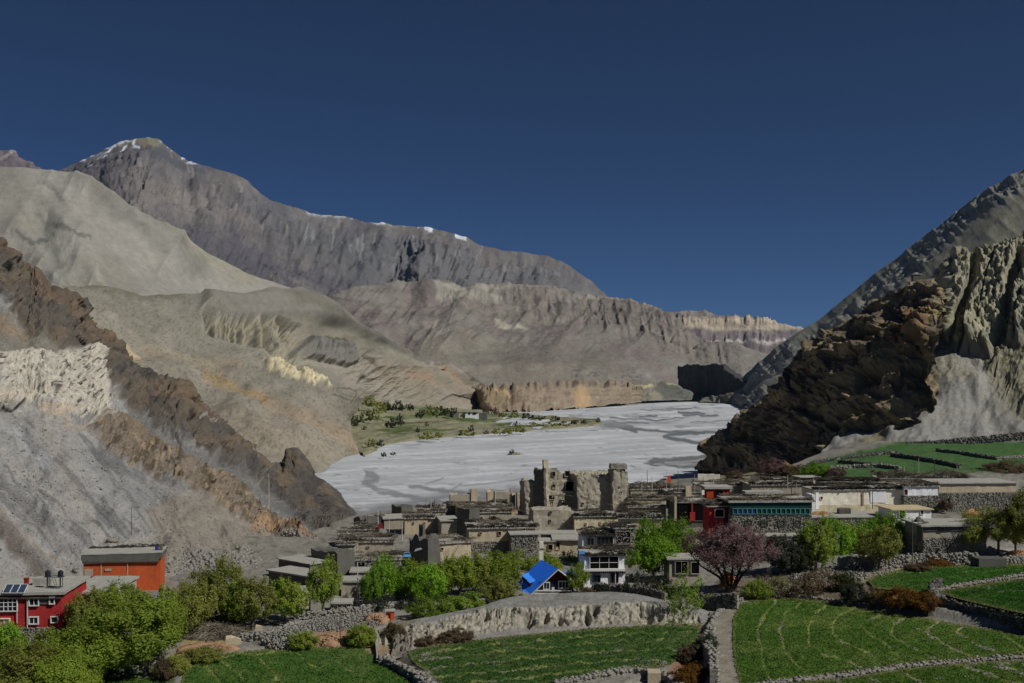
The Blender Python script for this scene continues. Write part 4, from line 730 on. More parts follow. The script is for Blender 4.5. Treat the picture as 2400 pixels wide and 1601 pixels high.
stonewall('short return of the terrace wall running up towards the rust bushes',[(2181,1433),(2186,1400),(2200,1388)],2.0,0.7,0.4,m=M_stoned)
stonewall('low pale stone edge along the back of the raised wheat terrace',[(2186,1390),(2240,1376),(2330,1362),(2420,1346)],0.35,0.5,0.3,zs=-30.6)
stonewall('white flecked dry stone wall between the two bottom wheat fields',[(893,1556),(930,1570),(975,1596),(1020,1632)],1.0,0.8,0.42,zs=-34.4)
stonewall('curved stone rim with pale stones at the bottom edge of the middle field',[(1300,1612),(1400,1592),(1480,1578),(1560,1590),(1600,1625)],0.7,0.8,0.34,zs=-33.6)
stonewall('broken pale stone wall beside the dirt path and orange scrub',[(1668,1500),(1650,1530),(1670,1560),(1672,1600)],1.5,0.8,0.36,m=M_stone)
stonewall('line of low pale stones along the left edge of the dirt path',[(1740,1408),(1700,1425),(1672,1450),(1660,1478)],0.35,0.4,0.3)
stonewall('low stone divider crossing the right hand field from left to right',[(1740,1613),(1860,1597),(1990,1584),(2120,1564),(2300,1549),(2430,1540)],0.3,0.5,0.3)
stonewall('low earth rim of stones above the large wheat field',[(1760,1402),(1850,1399),(1960,1414),(2060,1428)],0.4,0.4,0.28)
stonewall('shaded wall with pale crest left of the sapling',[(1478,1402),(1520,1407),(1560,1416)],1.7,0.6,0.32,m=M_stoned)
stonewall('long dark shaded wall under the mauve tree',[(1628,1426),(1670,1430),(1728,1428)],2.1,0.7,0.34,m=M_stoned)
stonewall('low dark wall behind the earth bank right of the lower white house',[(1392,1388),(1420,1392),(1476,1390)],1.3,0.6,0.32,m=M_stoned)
stonewall('grey rubble wall in front of the willows at right',[(1965,1335),(2060,1332),(2160,1326),(2290,1323)],1.9,0.7,0.38)
stonewall('low grey stone wall running from the black gabled shed to the right edge',[(2290,1325),(2350,1322),(2430,1318)],1.2,0.6,0.36)
stonewall('long grey garden wall below the row of village trees',[(690,1452),(760,1448),(860,1436),(950,1424),(1010,1422)],1.0,0.6,0.34)
stonewall('broken grey wall beside the brushwood heap at lower left',[(560,1505),(620,1500),(660,1488),(700,1470)],1.0,0.7,0.36)
stonewall('pale mud and stone yard wall above the blue barrel in the willows corner',[(275,1575),(310,1565),(370,1555),(410,1530)],1.3,0.5,0.32)
stonewall('dark field wall on the upper green terraces at top left',[(1968,1085),(2010,1089),(2046,1094)],1.0,0.8,0.5,m=M_stoned,group='stone walls on the upper green terraces')
stonewall('long dark field wall slanting down the upper green terraces',[(2090,1070),(2150,1078),(2200,1087),(2250,1098)],1.2,0.8,0.5,m=M_stoned,group='stone walls on the upper green terraces')
stonewall('dark field wall nearest the scree on the upper green terraces',[(2195,1058),(2260,1066),(2335,1078)],1.0,0.8,0.5,m=M_stoned,group='stone walls on the upper green terraces')
stonewall('pale low stone line at the right end of the upper terraces',[(2335,1078),(2370,1075),(2420,1072)],0.8,0.8,0.5,group='stone walls on the upper green terraces')
stonewall('pale stone bank above the lowest upper terrace',[(1945,1102),(2000,1098),(2060,1095),(2110,1102)],1.1,1.0,0.5,group='stone walls on the upper green terraces')
stonewall('heavy dark boundary wall between scree and the upper green terraces',[(2125,1052,424),(2200,1047,427),(2300,1038,429),(2430,1025,431)],2.4,1.0,0.6,m=M_stoned,group='stone walls on the upper green terraces')
stonewall('far boundary wall at the foot of the dark crag',[(1870,1098),(1930,1084),(2000,1074),(2100,1062)],0.9,1.0,0.5,m=M_stoned,group='stone walls on the upper green terraces')
# ================================================================ BUILDINGS
def warp(V,a,s=1.6,seed=0):
    V=np.asarray(V,float); x,y,z=V.T
    return V+a*np.stack([vn(x/s,y/s,z/s,seed+1),vn(x/s,y/s,z/s,seed+2),vn(x/s,y/s,z/s,seed+3)*0.6],1)
def blockmesh(O,u,v,wd,dp,zb,zt,taper=0.02,amp=0.08,rag=0.0,res=0.6,seed=0,solid=True):
    """adobe block: O front-left corner (xy), u along the front, v to the back"""
    nx=max(1,int(wd/res)); ny=max(1,int(dp/res)); nz=max(1,int((zt-zb)/res)); V=[];Fc=[]
    O=np.array([O[0],O[1],0.0]); 
    def top(s,t): return 0.0
    def P(a,b,c): # a in 0..1 along u, b along v, c height
        k=taper*c*(zt-zb); aa=a*(wd-2*k)+k; bb=b*(dp-2*k)+k
        p=O+u*aa+v*bb; p=p.copy(); p[2]=zb+(zt-zb)*c; return p
    def face(fn,n,m):
        s=len(V)
        for i in range(n+1):
            for j in range(m+1): V.append(fn(i/n,j/m))
        for i in range(n):
            for j in range(m): k=s+i*(m+1)+j; Fc.append((k,k+m+1,k+m+2,k+1))
    face(lambda a,c:P(a,0,c),nx,nz); face(lambda b,c:P(1,b,c),ny,nz); face(lambda a,c:P(1-a,1,c),nx,nz); face(lambda b,c:P(0,1-b,c),ny,nz); face(lambda a,b:P(a,b,1),nx,ny)
    V=np.array(V)
    if rag>0:
        c=(V[:,2]-zb)/(zt-zb); n=np.clip(fbm(V[:,0]/1.6,V[:,1]/1.6,0,3,seed+9)*1.4,-1,0.6); n=np.round(n*4)/5; V[:,2]+=rag*(n-0.2)*np.clip(c*1.5-0.5,0,1)
    V=warp(V,amp,1.4,seed); V=warp(V,amp*0.5,0.5,seed+7); return V,Fc
SEED=[0]
class House:
    def __init__(s,name,label,px0,px1,pyt,pyb,dep=8,rot=12,D=None,wall='grey',cat='house',group='flat roofed village houses',low=None,brush=0.45,roof='roof',rim=0.22,rag=0.0,taper=0.02,amp=0.07,bm=None,over=0.25,make=True):
        SEED[0]+=1; s.seed=SEED[0]*13
        s.D=D or gD(0.5*(px0+px1),pyb); r=math.radians(rot); s.u=np.array([math.cos(r),math.sin(r),0]); s.v=np.array([-math.sin(r),math.cos(r),0])
        x0=(px0-CX)/F*s.D; k1=(px1-CX)/F; t=(k1*s.D-x0)/(s.u[0]-k1*s.u[1]); s.wd=t; s.O=np.array([x0,s.D,0.0]); s.dep=dep
        s.zt=-(pyt-HY)/F*s.D; zg=-(pyb-HY)/F*s.D; s.zg=zg; s.zb=min(zg-0.5,g1(x0+s.u[0]*t/2,s.D+s.u[1]*t/2)-0.6) if make!='float' else zg
        s.t=thing(name,s.O+s.u*t/2+s.v*dep/2+[0,0,s.zb],label,cat,group)
        if not make: return
        zsplit=None
        if low: zsplit=-(low[1]-HY)/F*s.D
        if zsplit is not None:
            V,Fc=blockmesh(s.O[:2],s.u,s.v,s.wd,dep,s.zb,zsplit,taper,amp,0,0.6,s.seed); s.p('lower_wall',V,Fc,WM[low[0]])
            if low[0]=='stone': s.facing(s.zb,zsplit)
            k=taper*(zsplit-s.zb)+0.03; V,Fc=blockmesh((s.O+s.u*k+s.v*k)[:2],s.u,s.v,s.wd-2*k,dep-2*k,zsplit-0.02,s.zt,taper,amp,rag,0.6,s.seed+1)
        else: V,Fc=blockmesh(s.O[:2],s.u,s.v,s.wd,dep,s.zb,s.zt,taper,amp,rag,0.6,s.seed); 
        s.p('wall',V,Fc,WM[wall])
        if wall=='stone': s.facing(s.zb if zsplit is None else zsplit,s.zt)
        if roof and rag==0:
            o=over; V,Fc=blockmesh((s.O-s.u*o-s.v*o)[:2],s.u,s.v,s.wd+2*o,dep+2*o,s.zt,s.zt+rim,0,0.05,0,0.5,s.seed+2); s.p('roof',V,Fc,WM[roof])
        if brush: s.brush(brush,bm); s.clutter()
    def p(s,name,V,Fc,m,parent=None,**k): return obj(name,V,Fc,m,parent or s.t,**k)
    def facing(s,z0,z1,side=True):
        n=int(s.wd*(z1-z0)/0.075); a=NR.rand(n)*s.wd; c=s.O+s.u*a[:,None]-s.v*0.02; c[:,2]=z0+NR.rand(n)*(z1-z0)
        cs=[c]
        if side:
            for e in (0,s.wd):
                n=int(s.dep*(z1-z0)/0.2); c=s.O+s.u*e+s.v*(NR.rand(n)*s.dep)[:,None]; c[:,2]=z0+NR.rand(n)*(z1-z0); cs.append(c)
        c=np.vstack(cs); V,Fc=stones(c,0.27*(0.6+0.7*NR.rand(len(c))),0.12,(1.1,0.32,0.6)); obj('facing_stones',V,Fc,M_stone,s.t,kind='stuff')
    def brush(s,h,bm=None,sides='flr',z=None):
        h=max(h,0.3)
        z=s.zt+0.2 if z is None else z; L=[]; 
        def run(a,b,inw):
            Ln=np.linalg.norm(b-a); n=int(Ln*26*(h/0.4)**0.7); 
            if n<1: return
            d=(b-a)/Ln; t=NR.rand(n)*Ln; c=a+d*t[:,None]+inw*(NR.rand(n)*0.9)[:,None]; c[:,2]=z+NR.rand(n)**1.2*h*1.35*(0.7+0.5*vn(t/2,0*t,0*t,s.seed))
            ang=NR.randn(n)*0.35+np.where(NR.rand(n)<0.7,1.57,0); cr=np.array([inw[0],inw[1],0])
            dd=(d*np.cos(ang)[:,None]+cr*np.sin(ang)[:,None]); dd[:,2]+=NR.randn(n)*0.15; ln=0.5+0.9*NR.rand(n)
            L.append((c-dd*ln[:,None]*0.5,dd*ln[:,None],0.035+0.04*NR.rand(n)))
        a=s.O-s.u*.1-s.v*.1; b=a+s.u*(s.wd+.2); c=b+s.v*(s.dep+.2); d=a+s.v*(s.dep+.2)
        if 'f' in sides: run(a,b,s.v)
        q=s.v*min(s.dep*.25,1.6)
        if 'r' in sides: run(b,b+q,-s.u)
        if 'l' in sides: run(a,a+q,s.u)
        if sides=='flr': run(d,c,-s.v)
        if 'b' in sides: run(d,c,-s.v)
        p=np.vstack([q[0] for q in L]); dd=np.vstack([q[1] for q in L]); r=np.concatenate([q[2] for q in L]); V,Fc=sticks(p,dd,r)
        obj('roof_edge_brushwood',V,Fc,bm or M_brush,s.t,kind='stuff')
    def clutter(s):
        n=int(s.wd*s.dep*.35)+8; a=NR.rand(n)*s.wd; b=NR.rand(n)**1.5*s.dep*.9; c=s.O+s.u*a[:,None]+s.v*b[:,None]; c[:,2]=s.zt+.32; V,Fc=stones(c,.30*(.4+NR.rand(n))); obj('roof_stones',V,Fc,M_stone,s.t,kind='stuff')
        m=1+int(s.wd/7); 
        for i in range(m):
            q=NR.rand()*s.wd; w=NR.rand()*s.dep*.6+1; cc=s.O+s.u*q+s.v*w; k=140; p=cc+np.stack([NR.randn(k)*1.1,NR.randn(k)*.6,np.abs(NR.randn(k))*.3],1); p[:,2]+=s.zt+.3-cc[2]; V,Fc=sticks(p,NR.randn(k,3)*[1.1,.6,.18],.03+.03*NR.rand(k)); obj('wood_pile',V,Fc,M_brush if i%2 else M_brushd,s.t,kind='stuff')
    def pt(s,px,py,off=0.0,side=False):
        """point of the front (or left side) wall plane behind pixel px,py ; off = metres proud"""
        ray=np.array([(px-CX)/F,1,-(py-HY)/F]); n=-s.v; t=(s.O@n)/(ray@n); zz=ray*t
        return zz+n*off
    def rect(s,px,py,w,h,off,th,zz=None):
        a=s.pt(px,py); b=s.pt(px+w,py+h); W_=np.linalg.norm((b-a)[:2]); H=a[2]-b[2]; return a,W_,H
    def box(s,mb,px,py,w,h,off,th):
        a,W_,H=s.rect(px,py,w,h,off,th); c=a+s.u*W_/2-np.array([0,0,H/2])-s.v*off; mb.box(c,(W_,th,H),math.atan2(s.u[1],s.u[0])); return c,W_,H
    def window(s,px,py,w,h,nx=1,ny=1,fr=None,pane=None,fw=0.12,name='window',label=None,off=0.10):
        if w<=10 and fr is not M_wfr and fr is not M_tealf: fw=0.05; off=0.03
        a,W_,H=s.rect(px,py,w,h,0,0); rz=math.atan2(s.u[1],s.u[0]); fr=fr or WM['tan']; pane=pane or M_black
        mb=MB(); 
        def bb(x0,x1,z0,z1,o,th): mb.box(a+s.u*(x0+x1)/2-np.array([0,0,(z0+z1)/2])-s.v*o,(x1-x0,th,z1-z0),rz)
        bb(-fw,W_+fw,-fw,0,off,0.26); bb(-fw,W_+fw,H,H+fw,off,0.26); bb(-fw,0,0.002,H-0.002,off,0.25); bb(W_,W_+fw,0.002,H-0.002,off,0.25)
        for i in range(1,nx): bb(W_*i/nx-.03,W_*i/nx+.03,0.002,H-.002,off-0.02,0.12)
        for j in range(1,ny): bb(0.002,W_-.002,H*j/ny-.03,H*j/ny+.03,off-0.021,0.11)
        f=mb.obj(name,fr,s.t,label=label)
        if nx*ny>1 and W_/nx*F/s.D>7:
            for i in range(nx):
                for j in range(ny):
                    m2=MB(); m2.box(a+s.u*(W_*(i+.5)/nx)-np.array([0,0,H*(j+.5)/ny])-s.v*(off-0.09),(W_/nx-.05,0.03,H/ny-.05),rz); m2.obj('pane',pane,f)
        else:
            m2=MB(); m2.box(a+s.u*W_/2-np.array([0,0,H/2])-s.v*(off-0.09),(W_-.01,0.03,H-.01),rz); m2.obj('pane',pane,f)
        return f
    def slab(s,name,px,py,w,h,m,off=0.05,th=0.1,label=None):
        mb=MB(); s.box(mb,px,py,w,h,off,th); return mb.obj(name,m,s.t,label=label)
    def dentils(s,px0,px1,py,step=6,h=5,m=None,name='rafter_end'):
        mb=MB(); x=px0
        while x<px1: s.box(mb,x,py,step*0.55,h,0.18,0.4); x+=step
        return mb.obj('rafter_ends',m or M_brushd,s.t)
def post(label,px,pyt,pyb,D=None,r=0.07,m=None,name='pole',cat='pole',group='thin poles on the village roofs',lean=(0,0)):
    D=D or gD(px,pyb); a=W(px,pyb,D); b=W(px+lean[0],pyt,D); a[2]-=0.3
    mb=MB(); mb.tube([a,(a+b)/2+[0.02,0,0],b],[r,r*0.85,r*0.6],6); return mb.solo(name,m or M_wood,label,cat,group)
def heap(name,label,cat,px0,px1,pyt,pyb,D=None,dp=2.0,m=None,n=400,sz=0.25,stick=True,group=None):
    D=D or gD(.5*(px0+px1),pyb); a=W(px0,pyb,D);b=W(px1,pyb,D);h=(pyb-pyt)/F*D; wd=b[0]-a[0]; c=(a+b)/2+[0,dp/2,0]
    V=[];Fc=[]; nu,nv=22,8
    for j in range(nv+1):
        ph=j/nv*math.pi/2
        for i in range(nu):
            t=2*math.pi*i/nu; rr=math.cos(ph)*(1+.18*math.sin(3*t+wd)+.08*math.sin(7*t)); V.append(c+[rr*math.cos(t)*wd/2,rr*math.sin(t)*dp/2,h*math.sin(ph)*(1+.12*math.sin(2*t)) if j else -0.4])
    for j in range(nv):
        for i in range(nu): Fc.append((j*nu+i,j*nu+(i+1)%nu,(j+1)*nu+(i+1)%nu,(j+1)*nu+i))
    V=warp(V,0.12*min(h,1.5),0.7,int(px0)); t=thing(name,c,label,cat,group); obj('mound',V,Fc,m or M_straw,t,smooth=True)
    th=NR.rand(n)*6.28; ph=NR.rand(n)*1.4; p=c+np.stack([np.cos(ph)*np.cos(th)*wd/2,np.cos(ph)*np.sin(th)*dp/2,np.sin(ph)*h],1)
    if stick: 
        V,Fc=sticks(p,NR.randn(n,3)*sz*[1,1,.4],0.03+0*th); obj('stalks',V,Fc,m or M_straw,t,kind='stuff')
    else:
        V,Fc=stones(p,sz*(0.5+NR.rand(n))); obj('lumps',V,Fc,m or M_straw,t,kind='stuff')
    return t
# ================================================================ VILLAGE
H_=House
# ---- red guesthouse bottom left
h=H_('red_guesthouse','red two storey guesthouse with solar panels on its flat roof, cut by the left edge',-60,147,1396,1512,dep=11,rot=5,wall='red',cat='guesthouse',group=None,low=('stone',1474),brush=0,over=0.3,rim=0.35,D=142)
h.dentils(-55,146,1399,4.6,4)
h.window(-22,1403,62,28,6,3,M_wfr,M_glass,0.1); h.window(70,1403,20,15,2,1,M_wfr,M_glass,0.12); h.window(118,1401,9,13,1,1,M_wfr,M_glass,0.12)
h.window(70,1447,19,14,2,1,M_wfr,M_glass,0.12); h.window(121,1446,14,12,1,1,M_wfr,M_glass,0.1); h.window(-2,1451,24,17,2,1,WM['cream'],M_omud,0.12,'door',label='yellowish double door')
h.slab('drain_pipe',64,1402,2,70,M_pvc,0.12,0.12); h.slab('drain_pipe',40,1400,1.5,60,M_pvc,0.12,0.1)
h.slab('grey_panel',91,1403,20,13,WM['dark'],0.03,0.08)
RZ=h.zt+0.35
def onroof(px,py,z=None): z=RZ if z is None else z; D=-z*F/(py-HY); return W(px,py,D)
for i,(a,l) in enumerate(((13,'leftmost of three solar panels on the red guesthouse roof'),(30,'middle one of three solar panels on the red guesthouse roof'),(47,'rightmost of three solar panels on the red guesthouse roof'))):
    c=onroof(a+6,1388)+[0,0,0.45]; t=thing('solar_panel',c-[0,0,.45],l,'solar panel','solar panels on the red guesthouse roof'); mb=MB(); mb.box(c,(0.86,1.5,0.05),0,math.radians(35)); mb.obj('panel',mat('solar_glass',C(52,66,84),rough=.2,spec=.5),t)
    mb=MB(); 
    for sx in(-.45,.45): mb.box(c+[sx,0,0],(0.06,1.6,0.09),0,math.radians(35))
    for sy in(-.78,.78): mb.box(c+[0,sy*math.cos(math.radians(35)),sy*math.sin(math.radians(35))],(0.96,0.06,0.09),0,math.radians(35))
    mb.box(c+[-.4,.5,-.15],(.05,.05,.7)); mb.box(c+[.4,.5,-.15],(.05,.05,.7)); mb.obj('frame',M_wfr,t)
c=onroof(62,1372); mb=MB(); mb.box(c+[0,0,.4],(.5,.5,1.0)); mb.box(c+[0,0,.95],(.62,.62,.1)); mb.solo('chimney',WM['redroom'],'small brown brick chimney behind the solar panels','chimney')
c=onroof(93,1372); V,Fc=blockmesh(c[:2]-[1.0,0],np.array([1,0,0.]),np.array([0,1,0.]),2.6,2,RZ,RZ+0.9,0,.04,0,.5,5); solo('roof_box',V,Fc,WM['roof'],'pale grey block on the red guesthouse roof left of the tank stand','roof box')
t=thing('tank_stand',onroof(128,1378),'black steel stand with ladder on the red guesthouse roof','tank stand'); 
c=onroof(128,1378); mb=MB()
for sx in (-.85,.85):
    for sy in(-.4,.5): mb.box(c+[sx,sy,.75],(.07,.07,1.5))
for z in (.1,1.5): mb.box(c+[0,-.4,z],(1.8,.08,.08)); mb.box(c+[0,.5,z],(1.8,.08,.08))
mb.obj('frame',M_metal,t); mb=MB()
for sx in(-.15,.2): mb.tube([c+[sx+.5,-.6,0],c+[sx,-.45,1.5]],[.03,.03],5)
for k in range(5): mb.box(c+[.5-.09*k,-.58+.03*k,.25+.28*k],(.35,.04,.04))
mb.obj('ladder',M_metal,t)
for px,l in ((112,'left one of two black water tanks above the red guesthouse roof'),(142,'right one of two black water tanks above the red guesthouse roof')):
    c=onroof(px,1378); t=thing('water_tank',c+[0,0,1.4],l,'water tank','water tanks above the red guesthouse'); mb=MB(); c=c+[0,0,1.55]; mb.tube([c,c+[0,0,.1],c+[0,0,.62],c+[0,0,.75]],[.3,.36,.36,.2],12); mb.tube([c+[0,0,.74],c+[0,0,.82]],[.12,.12],8); mb.obj('tank',M_tank,t)
    mb=MB(); mb.box(c+[0,0,-.06],(.8,.8,.1)); mb.box(c+[0,0,-.8],(.1,.1,1.45)); mb.obj('support',M_metal,t)
h=H_('annex','low grey annex with a pale flat roof between the red guesthouse and the orange building',150,252,1392,1420,dep=12,rot=0,D=152,brush=0,wall='grey',rim=.3)
V,Fc=blockmesh(onroof(152,1368)[:2],np.array([1,0,0.]),np.array([0,1,0.]),.7,1.2,h.zt,h.zt+1.5,0.1,.05,0,.4,5); solo('white_shrine',V,Fc,WM['roof'],'small pale rounded block standing on the annex roof','roof box')
# ---- orange block
h=H_('orange_monastery','tall windowless orange ochre building with a dark band under its flat roof',195,376,1316,1385,dep=6.5,rot=11,wall='orange',cat='monastery',group=None,brush=0,over=0.12,rim=0.12,taper=0.01,D=176,amp=.05)
h.slab('dark_frieze',193,1303,180,12,WM['dark'],0.1,0.5); 
V,Fc=blockmesh((h.O-h.u*.25-h.v*.25)[:2],h.u,h.v,h.wd+.5,h.dep+.5,h.zt+0.12,h.zt+1.05,0,.05,0,.5,5); h.p('parapet_band',V,Fc,WM['dark'])
V,Fc=blockmesh((h.O-h.u*.32-h.v*.32)[:2],h.u,h.v,h.wd+.64,h.dep+.64,h.zt+1.05,h.zt+1.18,0,.06,0,.5,5); h.p('roof',V,Fc,WM['roof'])
h.brush(.25,M_brushd,'b',z=h.zt+1.2); h.slab('worn_patch',198,1334,20,17,WM['grey'],0.04,0.1); h.slab('blocked_window',246,1333,15,5,WM['grey'],0.05,0.1,label='blocked window niche'); h.slab('drain_streak',236,1318,2,60,WM['tan'],0.03,0.06); h.slab('drain_streak',298,1316,2,60,WM['tan'],0.03,0.06)
h.dentils(195,372,1315,4.6,3,M_brushd)
c=h.O+h.u*(h.wd-.8)+h.v*2; c=np.array([c[0],c[1],h.zt+1.18]); mb=MB(); mb.tube([c,c+[0,0,.6],c+[0,0,.66]],[.28,.28,.1],10); mb.solo('barrel',mat('blue_plastic',C(50,50,120)),'small dark blue barrel on the right end of the orange roof','barrel')
mb=MB(); c=c+[.7,0,0]; V,Fc=blockmesh((c-[.3,.3,0])[:2],np.array([1,0,0.]),np.array([0,1,0.]),.6,.6,c[2],c[2]+1.0,.15,.08,0,.3,5); solo('roof_cairn',V,Fc,WM['dark'],'small dark corner turret on the right end of the orange roof','turret')
V,Fc=stones(np.array([LH[1][np.unravel_index(np.argmin((LH[2]-259)**2+(LH[3]-1274)**2),LH[2].shape)]]),np.array([1.4]),.2,(1.2,.8,.6)); solo('boulder',V,Fc,M_brusht,'single brown boulder on the slope above the orange building','boulder')
V,Fc=stones(np.array([LH[1][np.unravel_index(np.argmin((LH[2]-180)**2+(LH[3]-1332)**2),LH[2].shape)]]),np.array([1.4]),.2,(1.5,.8,.4)); solo('boulder',V,Fc,M_stone,'flat grey boulder on the slope left of the orange building','boulder')
# ---- dark faced houses
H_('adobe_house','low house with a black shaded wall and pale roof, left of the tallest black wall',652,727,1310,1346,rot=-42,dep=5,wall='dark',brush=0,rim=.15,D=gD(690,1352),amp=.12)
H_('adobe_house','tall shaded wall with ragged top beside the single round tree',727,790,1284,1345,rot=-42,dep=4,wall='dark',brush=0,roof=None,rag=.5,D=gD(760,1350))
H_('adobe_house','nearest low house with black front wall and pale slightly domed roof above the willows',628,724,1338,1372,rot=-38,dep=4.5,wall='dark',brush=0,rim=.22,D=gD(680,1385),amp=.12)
H_('adobe_house','small shaded house with orange side wall behind the lower willows',690,726,1392,1425,rot=12,dep=5,wall='tan',brush=0)
h=H_('adobe_house','grey house with stone roof rim and tiny opening, right of the tall black wall',790,832,1278,1330,rot=4,dep=9,wall='grey',brush=.35); h.window(810,1294,5,5,fr=WM['grey'])
h=H_('adobe_house','long grey house with smooth front and a stone course at its foot',832,924,1272,1312,rot=6,dep=9,wall='grey',brush=.4,low=('stone',1300)); h.window(860,1281,6,3,fr=WM['grey'])
h=H_('adobe_house','low stone house with pale roof edge and a black doorway, left of the blue tarpaulin',833,938,1314,1350,rot=6,dep=7,wall='stone',brush=.2,rim=.3); h.window(838,1318,17,22,fr=WM['stone'])
H_('stone_steps','stepped grey stone terrace below the low stone house',822,880,1342,1368,rot=3,dep=4,wall='stone',cat='stone terrace',brush=0,group='stone terraces')
H_('stone_steps','lower grey walled platform left of the bright willows',800,872,1365,1400,rot=3,dep=4,wall='grey',cat='stone terrace',brush=0,rim=.3,group='stone terraces')
H_('stone_hut','small grey hut with a sloping stone roof beside the garden wall pole',776,822,1416,1440,rot=5,dep=3,wall='stone',cat='hut',group=None,brush=0)
# ---- left part of the village roofs
h=H_('adobe_house','dark low house at the left end of the village beside the crag foot',800,838,1262,1284,rot=14,dep=7,wall='dark',brush=.5)
h=H_('adobe_house','grey house front with brushwood rim and red cloth at its corner',826,890,1243,1268,rot=8,dep=8,wall='grey',brush=.5)
h=H_('adobe_house','grey flat roofed house behind the red cloth',900,950,1217,1240,rot=10,dep=8,wall='grey',brush=0)
h=H_('adobe_house','pale tan house with a thick brushwood rim in the left part of the village',948,1016,1216,1252,rot=8,dep=8,wall='tan',brush=.5); h.window(968,1224,3,4,fr=WM['tan']); h.window(994,1224,3,4,fr=WM['tan'])
h=H_('adobe_house','small cube shaped grey house with pale roof next to the long black wall',1034,1074,1222,1262,rot=10,dep=8,wall='grey',brush=0,rim=.2)
h=H_('adobe_house','low grey cube house joined to the left of the pale roofed cube',1012,1036,1216,1250,rot=14,dep=6,wall='grey',brush=0)
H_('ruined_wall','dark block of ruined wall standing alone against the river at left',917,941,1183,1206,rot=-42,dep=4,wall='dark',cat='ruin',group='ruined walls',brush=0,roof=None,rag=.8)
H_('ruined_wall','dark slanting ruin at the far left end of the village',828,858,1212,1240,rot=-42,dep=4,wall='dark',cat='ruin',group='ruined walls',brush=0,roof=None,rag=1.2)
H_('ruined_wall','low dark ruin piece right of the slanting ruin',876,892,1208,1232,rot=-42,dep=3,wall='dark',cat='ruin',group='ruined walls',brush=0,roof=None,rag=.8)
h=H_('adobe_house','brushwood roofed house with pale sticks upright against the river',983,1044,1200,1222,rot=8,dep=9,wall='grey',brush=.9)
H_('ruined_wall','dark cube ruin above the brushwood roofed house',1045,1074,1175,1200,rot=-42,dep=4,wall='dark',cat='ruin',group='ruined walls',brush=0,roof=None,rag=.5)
H_('ruined_wall','long low grey ruin wall at the back, left of the pale prongs',1055,1102,1158,1182,rot=8,dep=3,wall='grey',cat='ruin',group='ruined walls',brush=0,roof=None,rag=.6)
H_('ruined_wall','pale ruin stub at the back beside a thin pole',1104,1120,1148,1182,rot=8,dep=2.5,wall='tan',cat='ruin',group='ruined walls',brush=0,roof=None,rag=.8)
H_('ruined_wall','pale ruin piece right of the stub at the back',1142,1159,1150,1180,rot=8,dep=2.5,wall='tan',cat='ruin',group='ruined walls',brush=0,roof=None,rag=.8)
H_('ruined_wall','square grey ruin left of the two pale prongs',1160,1196,1153,1190,rot=8,dep=4,wall='grey',cat='ruin',group='ruined walls',brush=0,roof=None,rag=.3)
H_('ruined_wall','pale ruin wall with two upright prongs beside the fort',1196,1227,1158,1195,rot=8,dep=2,wall='tan',cat='ruin',group='ruined walls',brush=0,roof=None,rag=.8)
for a,l in ((1197,'left prong'),(1209,'right prong')): H_('ruined_pier','tall thin '+l+' of pale mud on the ruin beside the fort',a,a+4,1143,1195,rot=8,dep=.7,wall='tan',cat='ruin',group='ruined walls',brush=0,roof=None,rag=.4,D=gD(1210,1195)-.4)
h=H_('adobe_house','wide thick brushwood roof just behind the house with the pink cloth',1075,1200,1192,1215,rot=8,dep=10,wall='grey',brush=.7)
h=H_('adobe_house','grey fronted house with a dark brushwood ledge and pink cloth',1098,1200,1203,1240,rot=8,dep=8,wall='grey',brush=.6); h.window(1126,1212,5,4,fr=WM['grey']); h.window(1150,1210,12,14,fr=WM['grey'])
h=H_('adobe_house','long tan plastered house on a pale rubble base below the fort',1098,1257,1240,1300,rot=6,dep=9,wall='tan',brush=.6,low=('stone',1270),bm=M_brushd); h.window(1124,1248,5,4,fr=WM['tan']); h.window(1168,1246,6,8,fr=WM['tan']); h.window(1226,1229+10,5,4,fr=WM['tan']); h.window(1130,1280,8,10,fr=WM['stone']); h.window(1146,1279,4,3,fr=WM['stone'])
h=H_('adobe_house','tan house with pale grey roof and leaning sticks above the willows',1003,1104,1277,1318,rot=20,dep=9,wall='tan',brush=.35,rim=.35); h.window(1033,1284,6,5,fr=WM['tan'])
V,Fc=sticks(np.array([h.pt(1019,1303,.4),h.pt(1063,1298,.4),h.pt(1044,1304,.3),h.pt(1049,1304,.3)]),np.array([[.9,.2,1.9],[.9,.2,1.9],[0,0,1.4],[0,0,1.6]]),np.array([.07,.07,.06,.06])); obj('leaning_stick',V,Fc,M_wood,h.t)
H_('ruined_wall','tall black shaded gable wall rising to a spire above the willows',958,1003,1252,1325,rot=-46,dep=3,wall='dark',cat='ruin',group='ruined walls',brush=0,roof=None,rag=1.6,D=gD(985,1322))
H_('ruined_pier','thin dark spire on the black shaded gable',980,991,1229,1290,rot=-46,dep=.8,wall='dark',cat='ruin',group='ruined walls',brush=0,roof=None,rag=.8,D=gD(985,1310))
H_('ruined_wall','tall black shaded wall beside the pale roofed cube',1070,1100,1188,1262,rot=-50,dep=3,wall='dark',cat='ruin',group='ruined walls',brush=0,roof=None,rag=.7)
H_('stone_hut','grey stone lean-to with a sheet on top under the black gable',966,992,1294,1320,rot=8,dep=3,wall='stone',cat='hut',group=None,brush=0)
